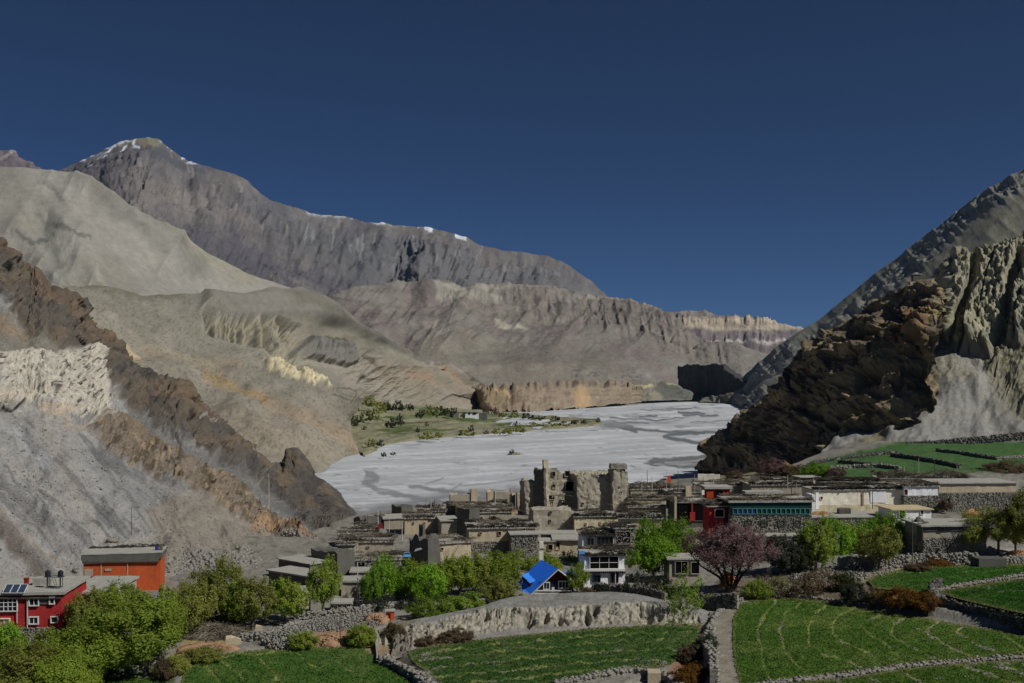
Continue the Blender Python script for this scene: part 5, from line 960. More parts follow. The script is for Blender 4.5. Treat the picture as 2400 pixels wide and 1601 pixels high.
# ---- the fort
DF=gD(1350,1206)
T0=thing('ruined_fort',W(1350,1206,DF),'tall roofless grey mud fort ruin standing above all the village roofs','fort')
class Pz:
    pass
def fortblock(name,px0,px1,pyt,pyb,dep,rot=10,m='grey',rag=.5,off=0,amp=.16,label=None):
    D=DF+off; r=math.radians(rot); u=np.array([math.cos(r),math.sin(r),0]); v=np.array([-math.sin(r),math.cos(r),0]); x0=(px0-CX)/F*D;k1=(px1-CX)/F;t=(k1*D-x0)/(u[0]-k1*u[1])
    SEED[0]+=1; zt=-(pyt-HY)/F*D; zb=-(pyb-HY)/F*D; V,Fc=blockmesh((x0,D),u,v,t,dep,zb,zt,.012,amp,rag,.4,SEED[0]*7)
    V=warp(V,.12,.6,SEED[0]); o=obj(name,V,Fc,WM[m],T0,label=label); hh=Pz(); hh.O=np.array([x0,D,0.]);hh.u=u;hh.v=v;hh.t=T0;hh.D=D; hh.pt=lambda a,b,off=0.:House.pt(hh,a,b,off); hh.rect=lambda *a:House.rect(hh,*a); hh.window=lambda *a,**k:House.window(hh,*a,**k); hh.box=lambda *a:House.box(hh,*a); return hh
a=fortblock('main_tower',1352,1438,1112,1212,9,rag=1.3,amp=.28); a.window(1364,1178,4,5,fr=WM['grey']); a.window(1400,1191,5,5,fr=WM['grey']); 
b=fortblock('corner_buttress',1436,1473,1103,1212,5,rag=.5,off=-.8,amp=.22); b.window(1452,1152,5,5,fr=WM['grey']); b.window(1450,1140,4,3,fr=WM['grey'])
fortblock('parapet_block',1433,1470,1088,1100,3,rot=6,m='stone',rag=.2,off=-.8,label='stone parapet block on the tower corner'); fortblock('parapet_neck',1440,1466,1099,1106,2.2,rot=6,m='dark',rag=0,off=-.3)
a=fortblock('back_wall',1284,1353,1100,1212,1.2,off=6,rag=1.3,m='grey'); a.window(1294,1106,7,10,fr=WM['grey']); a.window(1324,1104,11,12,fr=WM['tan']); a.window(1294,1136,7,10,fr=WM['grey'])
a=fortblock('middle_wall',1284,1352,1128,1212,.8,off=3.5,rag=.5); a.window(1326,1129,24,22,fr=WM['grey']); a.window(1295,1135,6,11,fr=WM['grey'])
fortblock('floor_ledge',1282,1352,1153,1160,2.5,off=1.2,rag=0); a=fortblock('front_wall',1278,1326,1158,1212,1.2,off=1.0,rag=.6); a.window(1286,1161,13,9,fr=WM['grey']); a.window(1292,1176,4,10,fr=WM['grey']); a.window(1317,1172,6,12,fr=WM['grey'])
fortblock('recess_shade_block',1322,1354,1160,1212,.6,rot=-45,off=.8,rag=0,m='dark')  # solid dark block painted as the shade inside the open bay
fortblock('chimney_pillar',1274,1287,1078,1212,1.3,rot=22,off=-.4,rag=.3,amp=.07,m='tan',label='tall thin pale pillar of mud and stone')
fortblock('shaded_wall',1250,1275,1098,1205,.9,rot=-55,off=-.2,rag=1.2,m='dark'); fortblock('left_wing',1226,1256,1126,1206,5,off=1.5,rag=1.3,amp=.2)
h=H_('ruined_house','pitted grey ruin block directly in front of the fort',1250,1346,1196,1262,rot=8,dep=7,wall='grey',brush=0,roof=None,rag=.4,amp=.2,cat='ruin',group='ruined walls'); h.window(1287,1218,4,7,fr=WM['grey']); h.window(1337,1224,3,3,fr=WM['grey']); h.window(1289,1198,4,6,fr=WM['grey']); h.window(1262,1229,3,3,fr=WM['grey'])
H_('stone_house','rubble walled house with a tiny window left of the mud shed',1198,1262,1254,1308,rot=6,dep=7,wall='stone',brush=0).window(1234,1267,4,4,fr=WM['stone'])
h=H_('adobe_house','long tan house with patchy limewash below the fort tower',1346,1450,1212,1262,rot=4,dep=9,wall='mix',brush=.6,bm=M_brushd); h.window(1372,1226,3,4,fr=WM['mix']); h.slab('red_mark',1404,1223,5,8,M_omud,.03,.05)
h=H_('adobe_house','tan streaked house right of the patchy limewashed house',1450,1552,1216,1268,rot=-4,dep=9,wall='tan',brush=.55,bm=M_brushd,low=('mix',1240)); h.window(1446,1226,3,8,fr=WM['tan'])
h=H_('mud_shed','tan mud shed with a black arched opening behind the blue roofed house',1300,1366,1266,1300,rot=0,dep=6,wall='tan',cat='shed',group=None,brush=0,over=.5); h.window(1285+18,1272,9,16,fr=WM['tan']); 
h=H_('mud_shed','low tan shed with a round black doorway left of the mud shed',1262,1300,1270,1300,rot=0,dep=4,wall='tan',cat='shed',group=None,brush=0); h.window(1285,1276,10,13,fr=WM['tan'])
h=H_('mud_shed','flat mud porch above the arched opening below the ruin block',1268,1342,1252,1268,rot=0,dep=4,wall='grey',cat='shed',group=None,brush=0,over=.6,D=gD(1300,1296)+5); h.window(1286,1254,20,9,fr=WM['grey'])
# ---- white houses
h=H_('white_house','upper white house with glazed veranda above the lower white house',1364,1442,1257,1300,rot=3,dep=7,wall='white',brush=.5,bm=M_brushd,group='white houses',D=gD(1400,1330)); h.window(1376,1261,15,16,2,1,WM['dark'],M_glass,.15); h.window(1399,1259,37,20,4,1,WM['dark'],M_glass,.12,label='wide dark glazed veranda'); h.slab('tan_base',1364,1281,78,14,WM['tan'],.05,.2)
h.dentils(1364,1441,1253,5,3)
h=H_('white_house','lower white house with a wide black balcony opening and a row of rafters',1368,1465,1304,1372,rot=3,dep=7,wall='white',brush=.55,bm=M_brushd,group='white houses',D=gD(1415,1376)); h.window(1383,1305,66,27,3,2,M_wfr,M_black,.1,label='wide black balcony opening'); h.dentils(1368,1464,1299,5,4); h.dentils(1368,1464,1339,5,4); h.slab('balcony_sill',1366,1333,98,4,M_wfr,.35,.6,label='white balcony sill'); h.window(1390,1349,16,14,2,1,M_dkblue,M_glass,.1); h.window(1432,1346,16,18,1,1,M_dkblue,M_glass,.1,'door'); h.slab('rain_pipe',1441,1340,1.6,28,M_pvc,.3,.1)
h.slab('blue_sign_board',1357,1291,13,8,M_tarp,.1,.1,label='small blue and white board at the roof corner')
h=H_('stone_house','black shaded opening between the white house and the green trees',1440,1488,1240,1290,rot=4,dep=6,wall='stone',brush=.3,bm=M_brushd,D=gD(1465,1325)); h.window(1443,1246,34,28,fr=WM['stone'],label='large black opening')
# ---- blue roofed house
Db=174.0
def bp(px,py,dd=0): return W(px,py,Db+dd)
T1=thing('blue_roofed_house',bp(1300,1400),'small chalet with bright blue metal roof, white gable trim and dormers','chalet')
e_l=bp(1243,1396); e_r=bp(1349,1367); ap_=bp(1308,1336); rr=bp(1268,1313,6.5)-ap_; 
al=np.arctan2; U=np.array([.96,.28,0.]); Vv=np.array([-.28,.96,0.])
# ridge runs back and to the left; build in its own frame
A0=ap_.copy(); back=rr; 
def slope(a,b,th=.1,m=M_blue,name='roof_panel'):
    mb=MB(); up=np.array([0,0,th]); mb.hexa([a,b,b+back,a+back,a+up,b+up,b+back+up,a+back+up]); return mb.obj(name,m,T1)
slope(A0,e_l,name='left_roof_panel'); slope(A0+[.01,0,.01],e_r,name='right_roof_panel')
mb=MB()
for k in range(1,14):
    f=k/14; a=A0+back*f; b=e_l+back*f; n=np.array([0,0,.12]); mb.tube([a+n,b+n],[.035,.035],4)
mb.obj('roof_seams',M_blue2,T1,kind='stuff')
mb=MB(); mb.tube([A0+[0,-.05,.05],e_l+[0,-.05,.05]],[.10,.10],5); mb.tube([A0+[0,-.05,.05],e_r+[0,-.05,.05]],[.10,.10],5); mb.obj('gable_trim',M_wfr,T1,label='white trim along the gable')
wl=bp(1262,1385,.9); wr=bp(1344,1385,.9); zt=bp(1308,1339,.9)
q=np.array([wl,wr,bp(1344,1367,.9),zt,bp(1262,1378,.9)]); low=q.copy(); mb=MB(); bk2=back*0.9
P=[wl-[0,0,1.8],wr-[0,0,1.8],bp(1344,1367,.9),zt,bp(1262,1381,.9)]; Vq=P+[p_+bk2 for p_ in P]; mb.add(Vq,[(0,1,2,3,4),(9,8,7,6,5),(0,5,6,1),(1,6,7,2),(2,7,8,3),(3,8,9,4),(4,9,5,0)]); mb.obj('wall',M_maroon,T1,label='dark maroon boarded gable wall')
class HB: pass
hb=HB(); hb.O=bp(1262,1385,.85)*[1,1,0]; hb.u=np.array([1,0,0.]); hb.v=np.array([0,1,0.]); hb.t=T1; hb.D=Db
for nm in('pt','rect','window','box','slab'): setattr(hb,nm,(lambda f:lambda *a,**k:f(hb,*a,**k))(getattr(House,nm)))
hb.slab('lower_band',1263,1363,80,19,M_dkblue,.02,.06); hb.window(1275,1366,12,14,2,1,M_wfr,M_glass,.14); hb.window(1293,1362,9,14,1,1,M_dkblue,M_glass,.1); hb.window(1310,1363,22,14,3,1,M_wfr,M_glass,.14)
hb.slab('balcony_rail',1254,1381,86,3,M_wfr,.7,.08,label='white balcony rail'); hb.slab('balcony_rail',1252,1388,56,4,M_wfr,.75,.08); hb.slab('door',1293,1375,6,15,M_wfr,.5,.08,label='white door'); hb.slab('maroon_skirt',1311,1385,28,5,M_maroon,.4,.1)
# dormers
ST=[([(1221,1350),(1252,1339),(1262,1345),(1230,1356)],5.0),([(1229,1356),(1261,1345),(1270,1350),(1236,1361)],3.8),([(1235,1362),(1269,1350),(1280,1354),(1241,1367)],2.6)]
for k,(Q,dd) in enumerate(ST):
    p=[bp(Q[0][0],Q[0][1],dd+.3),bp(Q[1][0],Q[1][1],dd+1.6),bp(Q[2][0],Q[2][1],dd+.6),bp(Q[3][0],Q[3][1],dd-.6)]; mb=MB(); mb.hexa(p+[x+[0,0,.12] for x in p]); mb.obj('dormer_roof',M_blue2,T1)
    q=[p[3]+[.15,.1,0],p[2]+[-.2,.1,0],p[1]+[-.2,0,0],p[0]+[.15,0,0]]; mb=MB(); mb.hexa([x-[0,0,1.25] for x in q]+q); mb.obj('dormer_wall',M_maroon if k==2 else M_dkblue,T1)
# lower left skirt roof beside the dormers
p=[bp(1208,1373,5.2),bp(1216,1368,5.8),bp(1250,1394,.4),bp(1240,1397,-.2)]; mb=MB(); mb.hexa(p+[x+[0,0,.12] for x in p]); mb.obj('lower_roof_panel',M_blue,T1)
a=bp(1331,1341,2.0); mb=MB(); mb.box(a+[.4,.5,-.1],(1.7,1.6,.1),-.05,0,.12); mb.obj('dormer_roof',M_blue2,T1); mb=MB(); mb.box(a+[.3,.6,-.6],(1.1,1.2,.85)); mb.obj('dormer_wall',M_dkblue,T1)
# ---- right of the fort
h=H_('adobe_house','tan house with three tiers of brushwood right of the fort tower',1474,1562,1170,1200,rot=4,dep=9,wall='tan',brush=.8,bm=M_brush)
h=H_('adobe_house','brush piled roof at the back right of the fort with prayer poles',1478,1575,1148,1172,rot=4,dep=9,wall='grey',brush=1.0,bm=M_brush,D=gD(1525,1200)+9)
h=H_('adobe_house','low pale roofed house in front of the brushwood tiers',1474,1562,1190,1215,rot=4,dep=6,wall='grey',brush=.25,D=gD(1520,1232))
h=H_('adobe_house','grey house with pale chimney block left of the upper red room',1568,1652,1155,1190,rot=4,dep=10,wall='grey',brush=.5)
V,Fc=blockmesh(W(1607,1170,h.D-.5)[:2],h.u,h.v,1.5,1.2,h.zt-1,h.zt+1.6,.02,.05,0,.4,9); solo('chimney_block',V,Fc,WM['tan'],'square tan block standing on the grey roof left of the red room','roof block')
H_('cream_wall','bright cream coloured wall at the back beside the crag foot',1635,1688,1111,1130,rot=-10,dep=.8,wall='cream',cat='wall',group=None,brush=0,roof=None,rag=.2,D=gD(1660,1135)-6)
h=H_('adobe_house','wide brushwood roofed house behind the upper red room',1640,1760,1140,1170,rot=2,dep=10,wall='grey',brush=.6)
h=H_('adobe_house','broad roof with rubble edging behind the blue windowed building',1760,1905,1138,1180,rot=2,dep=12,wall='grey',brush=.6,bm=M_brushd)
h=H_('adobe_house','far low roof with pale slab and broken timbers near the pink bush',1775,1860,1126,1140,rot=2,dep=7,wall='grey',brush=.35,D=gD(1810,1140)+6)
h=H_('adobe_house','small hut with cream corner and pale roof slab on the back roofs',1876,1922,1120,1142,rot=10,dep=5,wall='dark',brush=0,over=.3,low=None,D=gD(1900,1150)); h.slab('cream_corner',1905,1121,16,17,WM['cream'],.06,.1)
h=H_('red_room','small red upper room with black opening under a pale slab roof',1655,1712,1146,1172,rot=2,dep=5,wall='redroom',cat='house',group=None,brush=0,rim=.5,over=.4,D=gD(1680,1215)); h.window(1676,1150,17,17,fr=M_maroon); h.slab('orange_panel',1656,1150,16,17,mat('orange_paint',C(165,68,34)),.04,.1)
h=H_('red_house','dark red house front with a white framed window beside the blue windowed building',1661,1712,1188,1262,rot=2,dep=6,wall='red',cat='house',group=None,brush=.9,over=.5,D=gD(1690,1262)); h.window(1676,1194,20,17,1,1,M_wfr,M_black,.12); h.slab('maroon_side_strip',1697,1190,14,58,M_maroon,.03,.08)  # last slab: dark maroon strip down the right of the red front
h=H_('open_barn','deep black recess with a red column left of the red house',1580,1662,1178,1222,rot=2,dep=8,wall='dark',cat='barn',group=None,brush=.4,over=.3,D=gD(1620,1238)); h.window(1584,1180,72,40,fr=WM['dark'],label='black recess'); h.slab('red_column',1616,1200,12,20,WM['red'],.35,.4); h.slab('red_post',1620,1170+8,3,24,WM['red'],.4,.2); h.slab('pale_corner_post',1580,1164,5,56,WM['tan'],.2,.5)
# ---- blue windowed building
h=H_('long_stone_building','long stone building with a row of blue green window panes under a dark eave',1712,1904,1178,1262,rot=3,dep=9,wall='dark',cat='building',group=None,brush=.7,over=.5,rim=.4,low=('stone',1206),D=gD(1800,1258))
h.slab('dark_eave_band',1712,1180,190,11,M_teal,.03,.1)
for k in range(16):
    x=1718+k*11.25
    f=h.window(x,1192.5,9.6,11.5,1,1,M_tealf,M_pblue if 0<k<5 else M_pteal,.07,off=.12)
for x in (1747,1785,1824,1862): h.window(x,1220,14,12,2,2,WM['dark'],M_glass,.1)
V,Fc=blockmesh((h.O+h.u*3.6+h.v*2)[:2],h.u,h.v,7.6,3,h.zt+1.5,h.zt+1.95,0,.08,0,.4,77); o=thing('roof_pavilion',h.O+h.u*7+h.v*3+[0,0,h.zt],'narrow brush covered roof shelter on short posts above the blue windows','shelter'); obj('roof',V,Fc,WM['roof'],o)
for k in range(7):
    mb=MB(); c=h.O+h.u*(3.9+1.18*k)+h.v*2.3; mb.box([c[0],c[1],h.zt+.95],(.14,.14,1.25)); mb.obj('post',M_brusht,o)
H_('retaining_wall','rubble retaining wall below the long stone building',1712,1885,1258,1280,rot=3,dep=3,wall='stone',cat='retaining wall',group=None,brush=0,rim=.2,D=gD(1800,1276))
H_('white_end_wall','bright white end wall between the blue windowed building and the long pale wall',1903,1912,1160,1212,rot=3,dep=5,wall='white',cat='wall',group=None,brush=0,roof=None)
# ---- far right long wall
h=H_('long_house','long cream limewashed house wall with stony foot behind the willows at right',1910,2124,1150,1205,rot=5,dep=9,wall='cream',brush=.9,bm=M_brushd,group='long pale houses',low=('mix',1184),D=gD(2010,1205)); h.window(1923,1164,5,6,fr=WM['cream']); h.slab('white_patch',1912,1154,7,40,WM['white'],.04,.08); h.slab('white_patch',2040,1152,36,26,WM['white'],.03,.06)
h.slab('tan_streak',2020,1154,4,30,M_omud,.05,.07)
h=H_('long_house','white limewashed house section with a red brown shutter',2118,2200,1141,1195,rot=5,dep=9,wall='white',brush=.7,bm=M_brush,group='long pale houses',low=('stone',1162),D=gD(2160,1200)-1); h.window(2119,1147,8,13,fr=WM['white'],pane=M_maroon,label='red brown shuttered window')
h=H_('long_house','smooth tan plastered house on a grey rubble base near the right edge',2200,2384,1134,1196,rot=5,dep=10,wall='tan',brush=0,group='long pale houses',low=('stone',1155),over=.3,D=gD(2290,1198)-2)
H_('adobe_house','far roof with heaped brushwood between upper fields and the cream wall',2060,2270,1122,1136,rot=-3,dep=8,wall='grey',brush=1.3,bm=M_brush,D=gD(2160,1150))
H_('adobe_house','brushwood topped house behind the left end of the cream wall',1924,2060,1130,1146,rot=-3,dep=7,wall='grey',brush=.9,bm=M_brushd,D=gD(2000,1160))
H_('terrace_roof','low grey terrace with orange straw in front of the long cream wall',1905,2066,1214,1236,rot=4,dep=9,wall='stone',cat='terrace',group=None,brush=0,rim=.2,D=gD(1985,1240))
h=H_('dark_hole_block','dark block standing for the black triangular hole on the grey terrace',1966,1996,1192,1203,rot=-3,dep=2,wall='dark',cat='lean-to',group=None,brush=0,roof=None,D=gD(1985,1240)+5,rag=.3)  # dark block added in place of the black triangular hole
h=H_('white_house','small white house with cream roof and two dark windows at right',2092,2184,1196,1240,rot=6,dep=7,wall='white',brush=0,roof='creamroof',over=.35,rim=.2,group='white houses',low=None,D=gD(2130,1246)); h.window(2107,1198,14,13,1,1,WM['white'],M_black,.06); h.window(2157,1197,7,8,1,1,WM['white'],M_black,.06)
h=H_('grey_stone_house','grey house with dark eave and rubble lower wall behind the pollard trees',2163,2312,1234,1304,rot=3,dep=8,wall='grey',cat='house',group='flat roofed village houses',brush=0,over=.5,rim=.3,low=('stone',1260),D=gD(2230,1304)); h.slab('eave_band',2163,1235,148,8,WM['dark'],.05,.1); h.window(2200,1237,9,8,fr=M_maroon,pane=M_maroon); h.window(2221,1268,7,9,fr=WM['stone']); 
H_('stone_hut','dark stone annex at the left end of the grey stone house',2148,2164,1226,1300,rot=-45,dep=3,wall='dark',cat='hut',group=None,brush=0,rag=.4,roof=None,D=gD(2200,1302))
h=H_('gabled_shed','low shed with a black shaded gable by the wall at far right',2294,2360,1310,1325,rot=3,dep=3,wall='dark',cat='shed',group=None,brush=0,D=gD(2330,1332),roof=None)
h=H_('small_pavilion','grey flat roofed shelter with pillars behind the sapling and left of the mauve tree',1568,1640,1312,1356,rot=2,dep=5,wall='grey',cat='shelter',group=None,brush=0,over=.35,rim=.25,D=gD(1600,1368)); h.window(1583,1316,28,28,2,1,WM['grey'],M_black,.12); h.window(1620,1318,18,26,1,1,WM['grey'],M_black,.12)
# ---- oasis farm
h=H_('farmhouse','distant white farmhouse in the green terrace beside the river',1090,1122,966,977,dep=10,rot=0,wall='white',group=None,brush=0,D=1268,over=.8,rim=1.0,amp=.1); h.window(1098,967.5,4,4,fr=WM['dark']); h.window(1108,967.5,8,4,fr=WM['dark'])
h.zb-=2
H_('farm_shed','distant dark walled farm shed left of the white farmhouse',1062,1076,966,976,dep=10,rot=30,wall='dark',cat='farm building',group=None,brush=0,D=1264,amp=.1); H_('farm_shed','distant tan farm building joining the shed and white farmhouse',1075,1091,966,976,dep=8,rot=0,wall='tan',cat='farm building',group=None,brush=0,D=1270,amp=.1); H_('farm_shed','distant grey farm building right of the white farmhouse',1122,1142,968,978,dep=8,rot=0,wall='stone',cat='farm building',group=None,brush=0,D=1272,amp=.1)
# hilltop chorten
cc=W(2147,664,494); t=thing('chorten',cc,'small stone shrine on the very top of the dark crag','shrine'); mb=MB(); mb.box(cc+[0,0,-1.0],(6.5,4,3.2)); mb.obj('plinth',WM['tan'],t); mb=MB(); mb.box(cc+[0,0,2.2],(3.4,2.6,3.2)); mb.obj('wall',WM['dark'],t); mb=MB(); mb.box(cc+[0,0,4.0],(4.2,3.2,.4)); mb.box(cc+[0,0,4.5],(1.6,1.2,.7)); mb.obj('roof',WM['roof'],t)
# ruined yard walls lower left
H_('yard_wall','pale tan gatepost wall left of the grey stone heap',598,614,1466,1490,rot=10,dep=1.0,wall='tan',cat='wall',group=None,brush=0,roof=None,rag=.3)
H_('yard_wall','crooked pale mud wall running down to the straw strip',528,566,1494,1512,rot=8,dep=.6,wall='tan',cat='wall',group=None,brush=0,roof=None,rag=.6)
H_('yard_wall','stub of pale tower wall behind the lower willows',527,552,1424,1460,rot=8,dep=1.0,wall='tan',cat='wall',group=None,brush=0,roof=None,rag=.8)
h=H_('red_gate','orange red door block in the grey garden wall',904,924,1434,1455,rot=5,dep=1.2,wall='orange',cat='gate',group=None,brush=0,over=.1,rim=.15); h.window(907,1437,8,16,fr=WM['redroom'],pane=M_maroon,name='door')
h=H_('red_hut','small bright orange hut under the bright willows',927,942,1400,1412,rot=2,dep=2,wall='orange',cat='hut',group=None,brush=0)
h=H_('yard_wall','cream wall seen under the bright willows left of the orange hut',898,926,1394,1414,rot=2,dep=.6,wall='cream',cat='wall',group=None,brush=0,roof=None,rag=.3)
h=H_('yard_wall','cream wall seen under the bright willows right of the orange hut',950,992,1386,1408,rot=2,dep=.6,wall='cream',cat='wall',group=None,brush=0,roof=None,rag=.3)
h=H_('tan_box','smooth tan block at the bottom edge inside the curved stone rim',1518,1550,1578,1610,rot=-4,dep=2,wall='tan',cat='block',group=None,brush=0,D=gD(1530,1606),roof=None,amp=.03)
# ---- heaps, tarps, cloths
heap('clay_heap','orange clay heap against the grey garden wall','heap',852,908,1444,1464,m=M_omud,stick=False,dp=3); heap('clay_bank','low orange clay and straw bank with a small blue patch beside the tall pole','bank',722,830,1497,1516,m=M_omud,stick=False,dp=4,n=900)
heap('straw_heap','yellow straw scattered along the field edge at lower left','straw',400,545,1516,1532,dp=3,m=M_omud,n=900); heap('brushwood_heap','dark purple brown heap of brushwood above the straw','brushwood',418,560,1474,1502,dp=5,m=M_brush,n=3600,sz=.8)
heap('brushwood_heap','brown pile of branches on the pole corral behind the dark brushwood','brushwood',470,562,1452,1474,dp=4,m=M_brush,n=900,sz=.7,D=gD(515,1480))
heap('straw_heap','orange straw pile on the roof left of the right edge trees','straw',2264,2308,1196,1212,D=gD(2280,1225),dp=3)
heap('straw_heap','orange straw spread on the grey terrace at the foot of the long cream wall','straw',1906,1950,1201,1211,D=gD(1985,1240)+3,dp=3)
heap('straw_heap','red and orange produce heap at the right edge of the pale courtyard','heap',2362,2420,1292,1306,dp=2)
heap('straw_heap','orange yellow haystack under the mauve tree','haystack',1690,1728,1348,1378,dp=3,m=mat('orange_hay',C(190,128,62),noise=[(2,.2,I3)]))
heap('boulder','grey sack shaped rock above the black gabled shed','boulder',2312,2338,1283,1300,m=WM['grey'],n=20,stick=False,dp=1.5); heap('boulder','dark rounded boulder at the left foot of the grey stone house roof','boulder',2146,2172,1214,1232,m=WM['dark'],n=20,stick=False,dp=2,D=gD(2200,1302)+2)
heap('river_boulder','large brown boulder standing in the river bed beside the crag','boulder',1716,1748,972,1006,D=1060,dp=16,m=mat('brown_boulder',C(112,98,84),noise=[(.3,.2,I3)]),n=60,sz=1.5,stick=False)
heap('river_islet','small stony islet with a bush in the middle of the river bed','islet',1190,1226,1062,1068,D=708,dp=6,m=WM['grey'],n=200,sz=.8,stick=False)
def cloth(name,label,cat,P,D,m,th=.03,group=None):
    a=[W(p,q,D+d) for p,q,d in P]; mb=MB(); off=np.array([0,th,th]); mb.add(a+[x+off for x in a],[(0,1,2,3),(7,6,5,4),(0,4,5,1),(1,5,6,2),(2,6,7,3),(3,7,4,0)]); return mb.solo(name,m,label,cat,group)
Dt=gD(950,1335)
cloth('tarpaulin','bright blue tarpaulin draped over a frame above the willows','tarpaulin',[(941,1306,0),(964,1305,0),(960,1294,2),(950,1296,2)],Dt,M_tarp); cloth('tarpaulin','grey white sheet right of the blue tarpaulin','tarpaulin',[(971,1293,0),(990,1287,0),(986,1284,2),(974,1287,2)],Dt,M_gtarp)
mb=MB(); mb.box(W(958.5,1316,Dt),(.22,.2,1.6)); mb.solo('red_post',mat('orange_wood',C(150,80,60)),'short orange post under the blue tarpaulin','post')
cloth('red_cloth','dark red cloth hanging at the left end of the village','cloth',[(884,1240,0),(897,1238,0),(896,1226,.2),(887,1228,.2)],gD(890,1268)-.6,mat('dark_red_cloth',C(120,40,52)))
cloth('flag','pinkish red prayer flag beside the fort shadow wall','flag',[(1264,1180,0),(1269,1172,0),(1270,1162,0),(1262,1168,0)],DF-2,M_rcloth); cloth('flag','orange flag bundle among the poles right of the fort','flag',[(1563,1130,0),(1574,1130,0),(1570,1114,0),(1565,1116,0)],gD(1560,1200)-1,M_ocloth)
cloth('cloth','pink cloth spread on the dark brushwood ledge','cloth',[(1103,1231,0),(1124,1229,0),(1122,1223,1),(1108,1224,1)],gD(1150,1242)-.5,mat('pink_cloth',C(180,130,110))); cloth('cloth','orange blanket on the roof left of the pitted ruin','cloth',[(1186,1206,0),(1214,1204,0),(1212,1194,1),(1190,1196,1)],gD(1200,1230),M_omud)
cloth('cloth','white rag hanging on the roof left of the red room','cloth',[(1645,1160,0),(1651,1160,0),(1651,1149,.2),(1645,1149,.2)],gD(1680,1215)-2,M_wfr)
# ---- poles
PO=[(726,1322,1450,'tall power pole left of the stepped path',.13,M_wood),(838,1318,1420,'pale thin pole at the left of the bright willows',.1,M_polew),(797,1436,1514,'thin pole rising from the orange clay bank',.08,M_wood),(1099,1352,1400,'thin pole under the willows in the middle',.07,M_polew),(2138,1218,1334,'tall utility pole in front of the white house at right',.1,M_wood),(308,1190,1255,None,.06,M_wood),(630,1110,1190,None,.08,M_polew),(1518,1366-0,1366+0,None,0,None)]
for px,a,b,l,r,m in PO:
    if r==0: continue
    if l is None:
        i=np.unravel_index(np.argmin((LH[2]-px)**2+(LH[3]-b)**2),LH[2].shape); post('thin pole on the left slope above the orange building' if px<400 else 'thin pole standing at the notch of the left ridge',px,a,b,D=LH[1][i][1],r=r*1.3,m=m,group='poles standing in the open')
    else: post(l,px,a,b,r=r,m=m,group='poles standing in the open')
VP=[(862,1203,1232),(886,1196,1228),(892,1198,1226),(912,1206,1240),(998,1168,1186),(1010,1167,1184),(1019,1170,1184),(1033,1168,1184),(1101,1145,1176),(1160,1142,1180),(1196,1143,1190),(1208,1143,1190),(1504,1116,1145),(1517,1102,1142),(1528,1118,1144),(1556,1112,1142),(1562,1106,1140),(1589,1103,1142),(1628,1112,1150),(1648,1118,1150),(1672,1116,1140),(1790,1128,1150),(1846,1113,1136),(1855,1108,1150),(1866,1136,1160),(2119,1094,1120),(2144,1080,1104),(2153,1074,1104),(2190,1074,1104),(2243,1088,1108),(2045,1148,1186),(925,1240,1268),(942,1230,1260),(1230,1180,1200)]
ZN=lambda px:'against the river at the left end of the village' if px<950 else 'on the brushwood roof with upright sticks' if px<1040 else 'on the back ruins left of the fort' if px<1240 else 'on the brush roofs right of the fort' if px<1600 else 'near the red upper room' if px<1700 else 'behind the blue windowed building' if px<1900 else 'above the long pale houses at right'
ORD=['leftmost','second','third','fourth','fifth','sixth','seventh','eighth']; cnt={}
for i,(px,a,b) in enumerate(sorted(VP)):
    D=gD(px,b+34) if px<1500 else gD(px,b+50) if px<2100 else gD(px,max(b+20,1128)); z=ZN(px); k=cnt.get(z,0); cnt[z]=k+1
    post(('leftmost thin pole ' if k==0 else ORD[k]+' thin pole from left ')+z,px,a,b+4,D=D,r=.07+.02*(i%3),m=M_polew if i%2 else M_wood)
# prayer column
t=thing('prayer_column',gP(1269,1345),'slim pale column with a small shelf top behind the blue roof','column'); mb=MB(); c=gP(1269,1345); top=W(1269,1272,c[1]); mb.box((c+top)/2,(.7,.7,top[2]-c[2]+.4)); mb.obj('shaft',WM['cream'],t); mb=MB(); mb.box(top-[0,0,.9],(1.2,1.0,.25)); mb.obj('shelf',WM['roof'],t)
# barrels bottom left
for px,py,l,m in ((318,1578,'bluish grey drum in the yard at the bottom left',WM['roof']),(342,1584,'black drum beside the grey drum in the bottom left yard',M_tank)):
    c=gP(px,py); mb=MB(); mb.tube([c,c+[0,0,.1],c+[0,0,.8],c+[0,0,.9]],[.35,.38,.38,.3],12); mb.solo('drum',m,l,'drum','drums in the corner yard')
c=gP(342,1568); mb=MB(); mb.box(c+[-.4,0,1],(.12,.3,2.2)); mb.box(c+[.4,0,1],(.12,.3,2.2)); mb.box(c+[0,0,2.1],(.95,.3,.15)); t=thing('yard_door',c,'narrow tan door in a dark frame above the two drums','door'); mb.obj('frame',WM['dark'],t); mb=MB(); mb.box(c+[0,0,1],(.66,.1,2)); mb.obj('leaf',WM['tan'],t)
# gap: table-like white objects under willows

rubble([(790,1330),(860,1300),(1000,1330),(1300,1310),(1660,1270),(1700,1340),(1560,1400),(1200,1400),(1000,1420),(860,1420),(790,1400)],None,1500,.35,'loose stones and rubbish strewn over the lanes between houses and trees')
rubble([(1700,1345),(1960,1330),(2300,1330),(2300,1340),(2000,1360),(1900,1400),(1720,1400)],None,900,.3,'small stones lying on the dry bank behind the large wheat field')
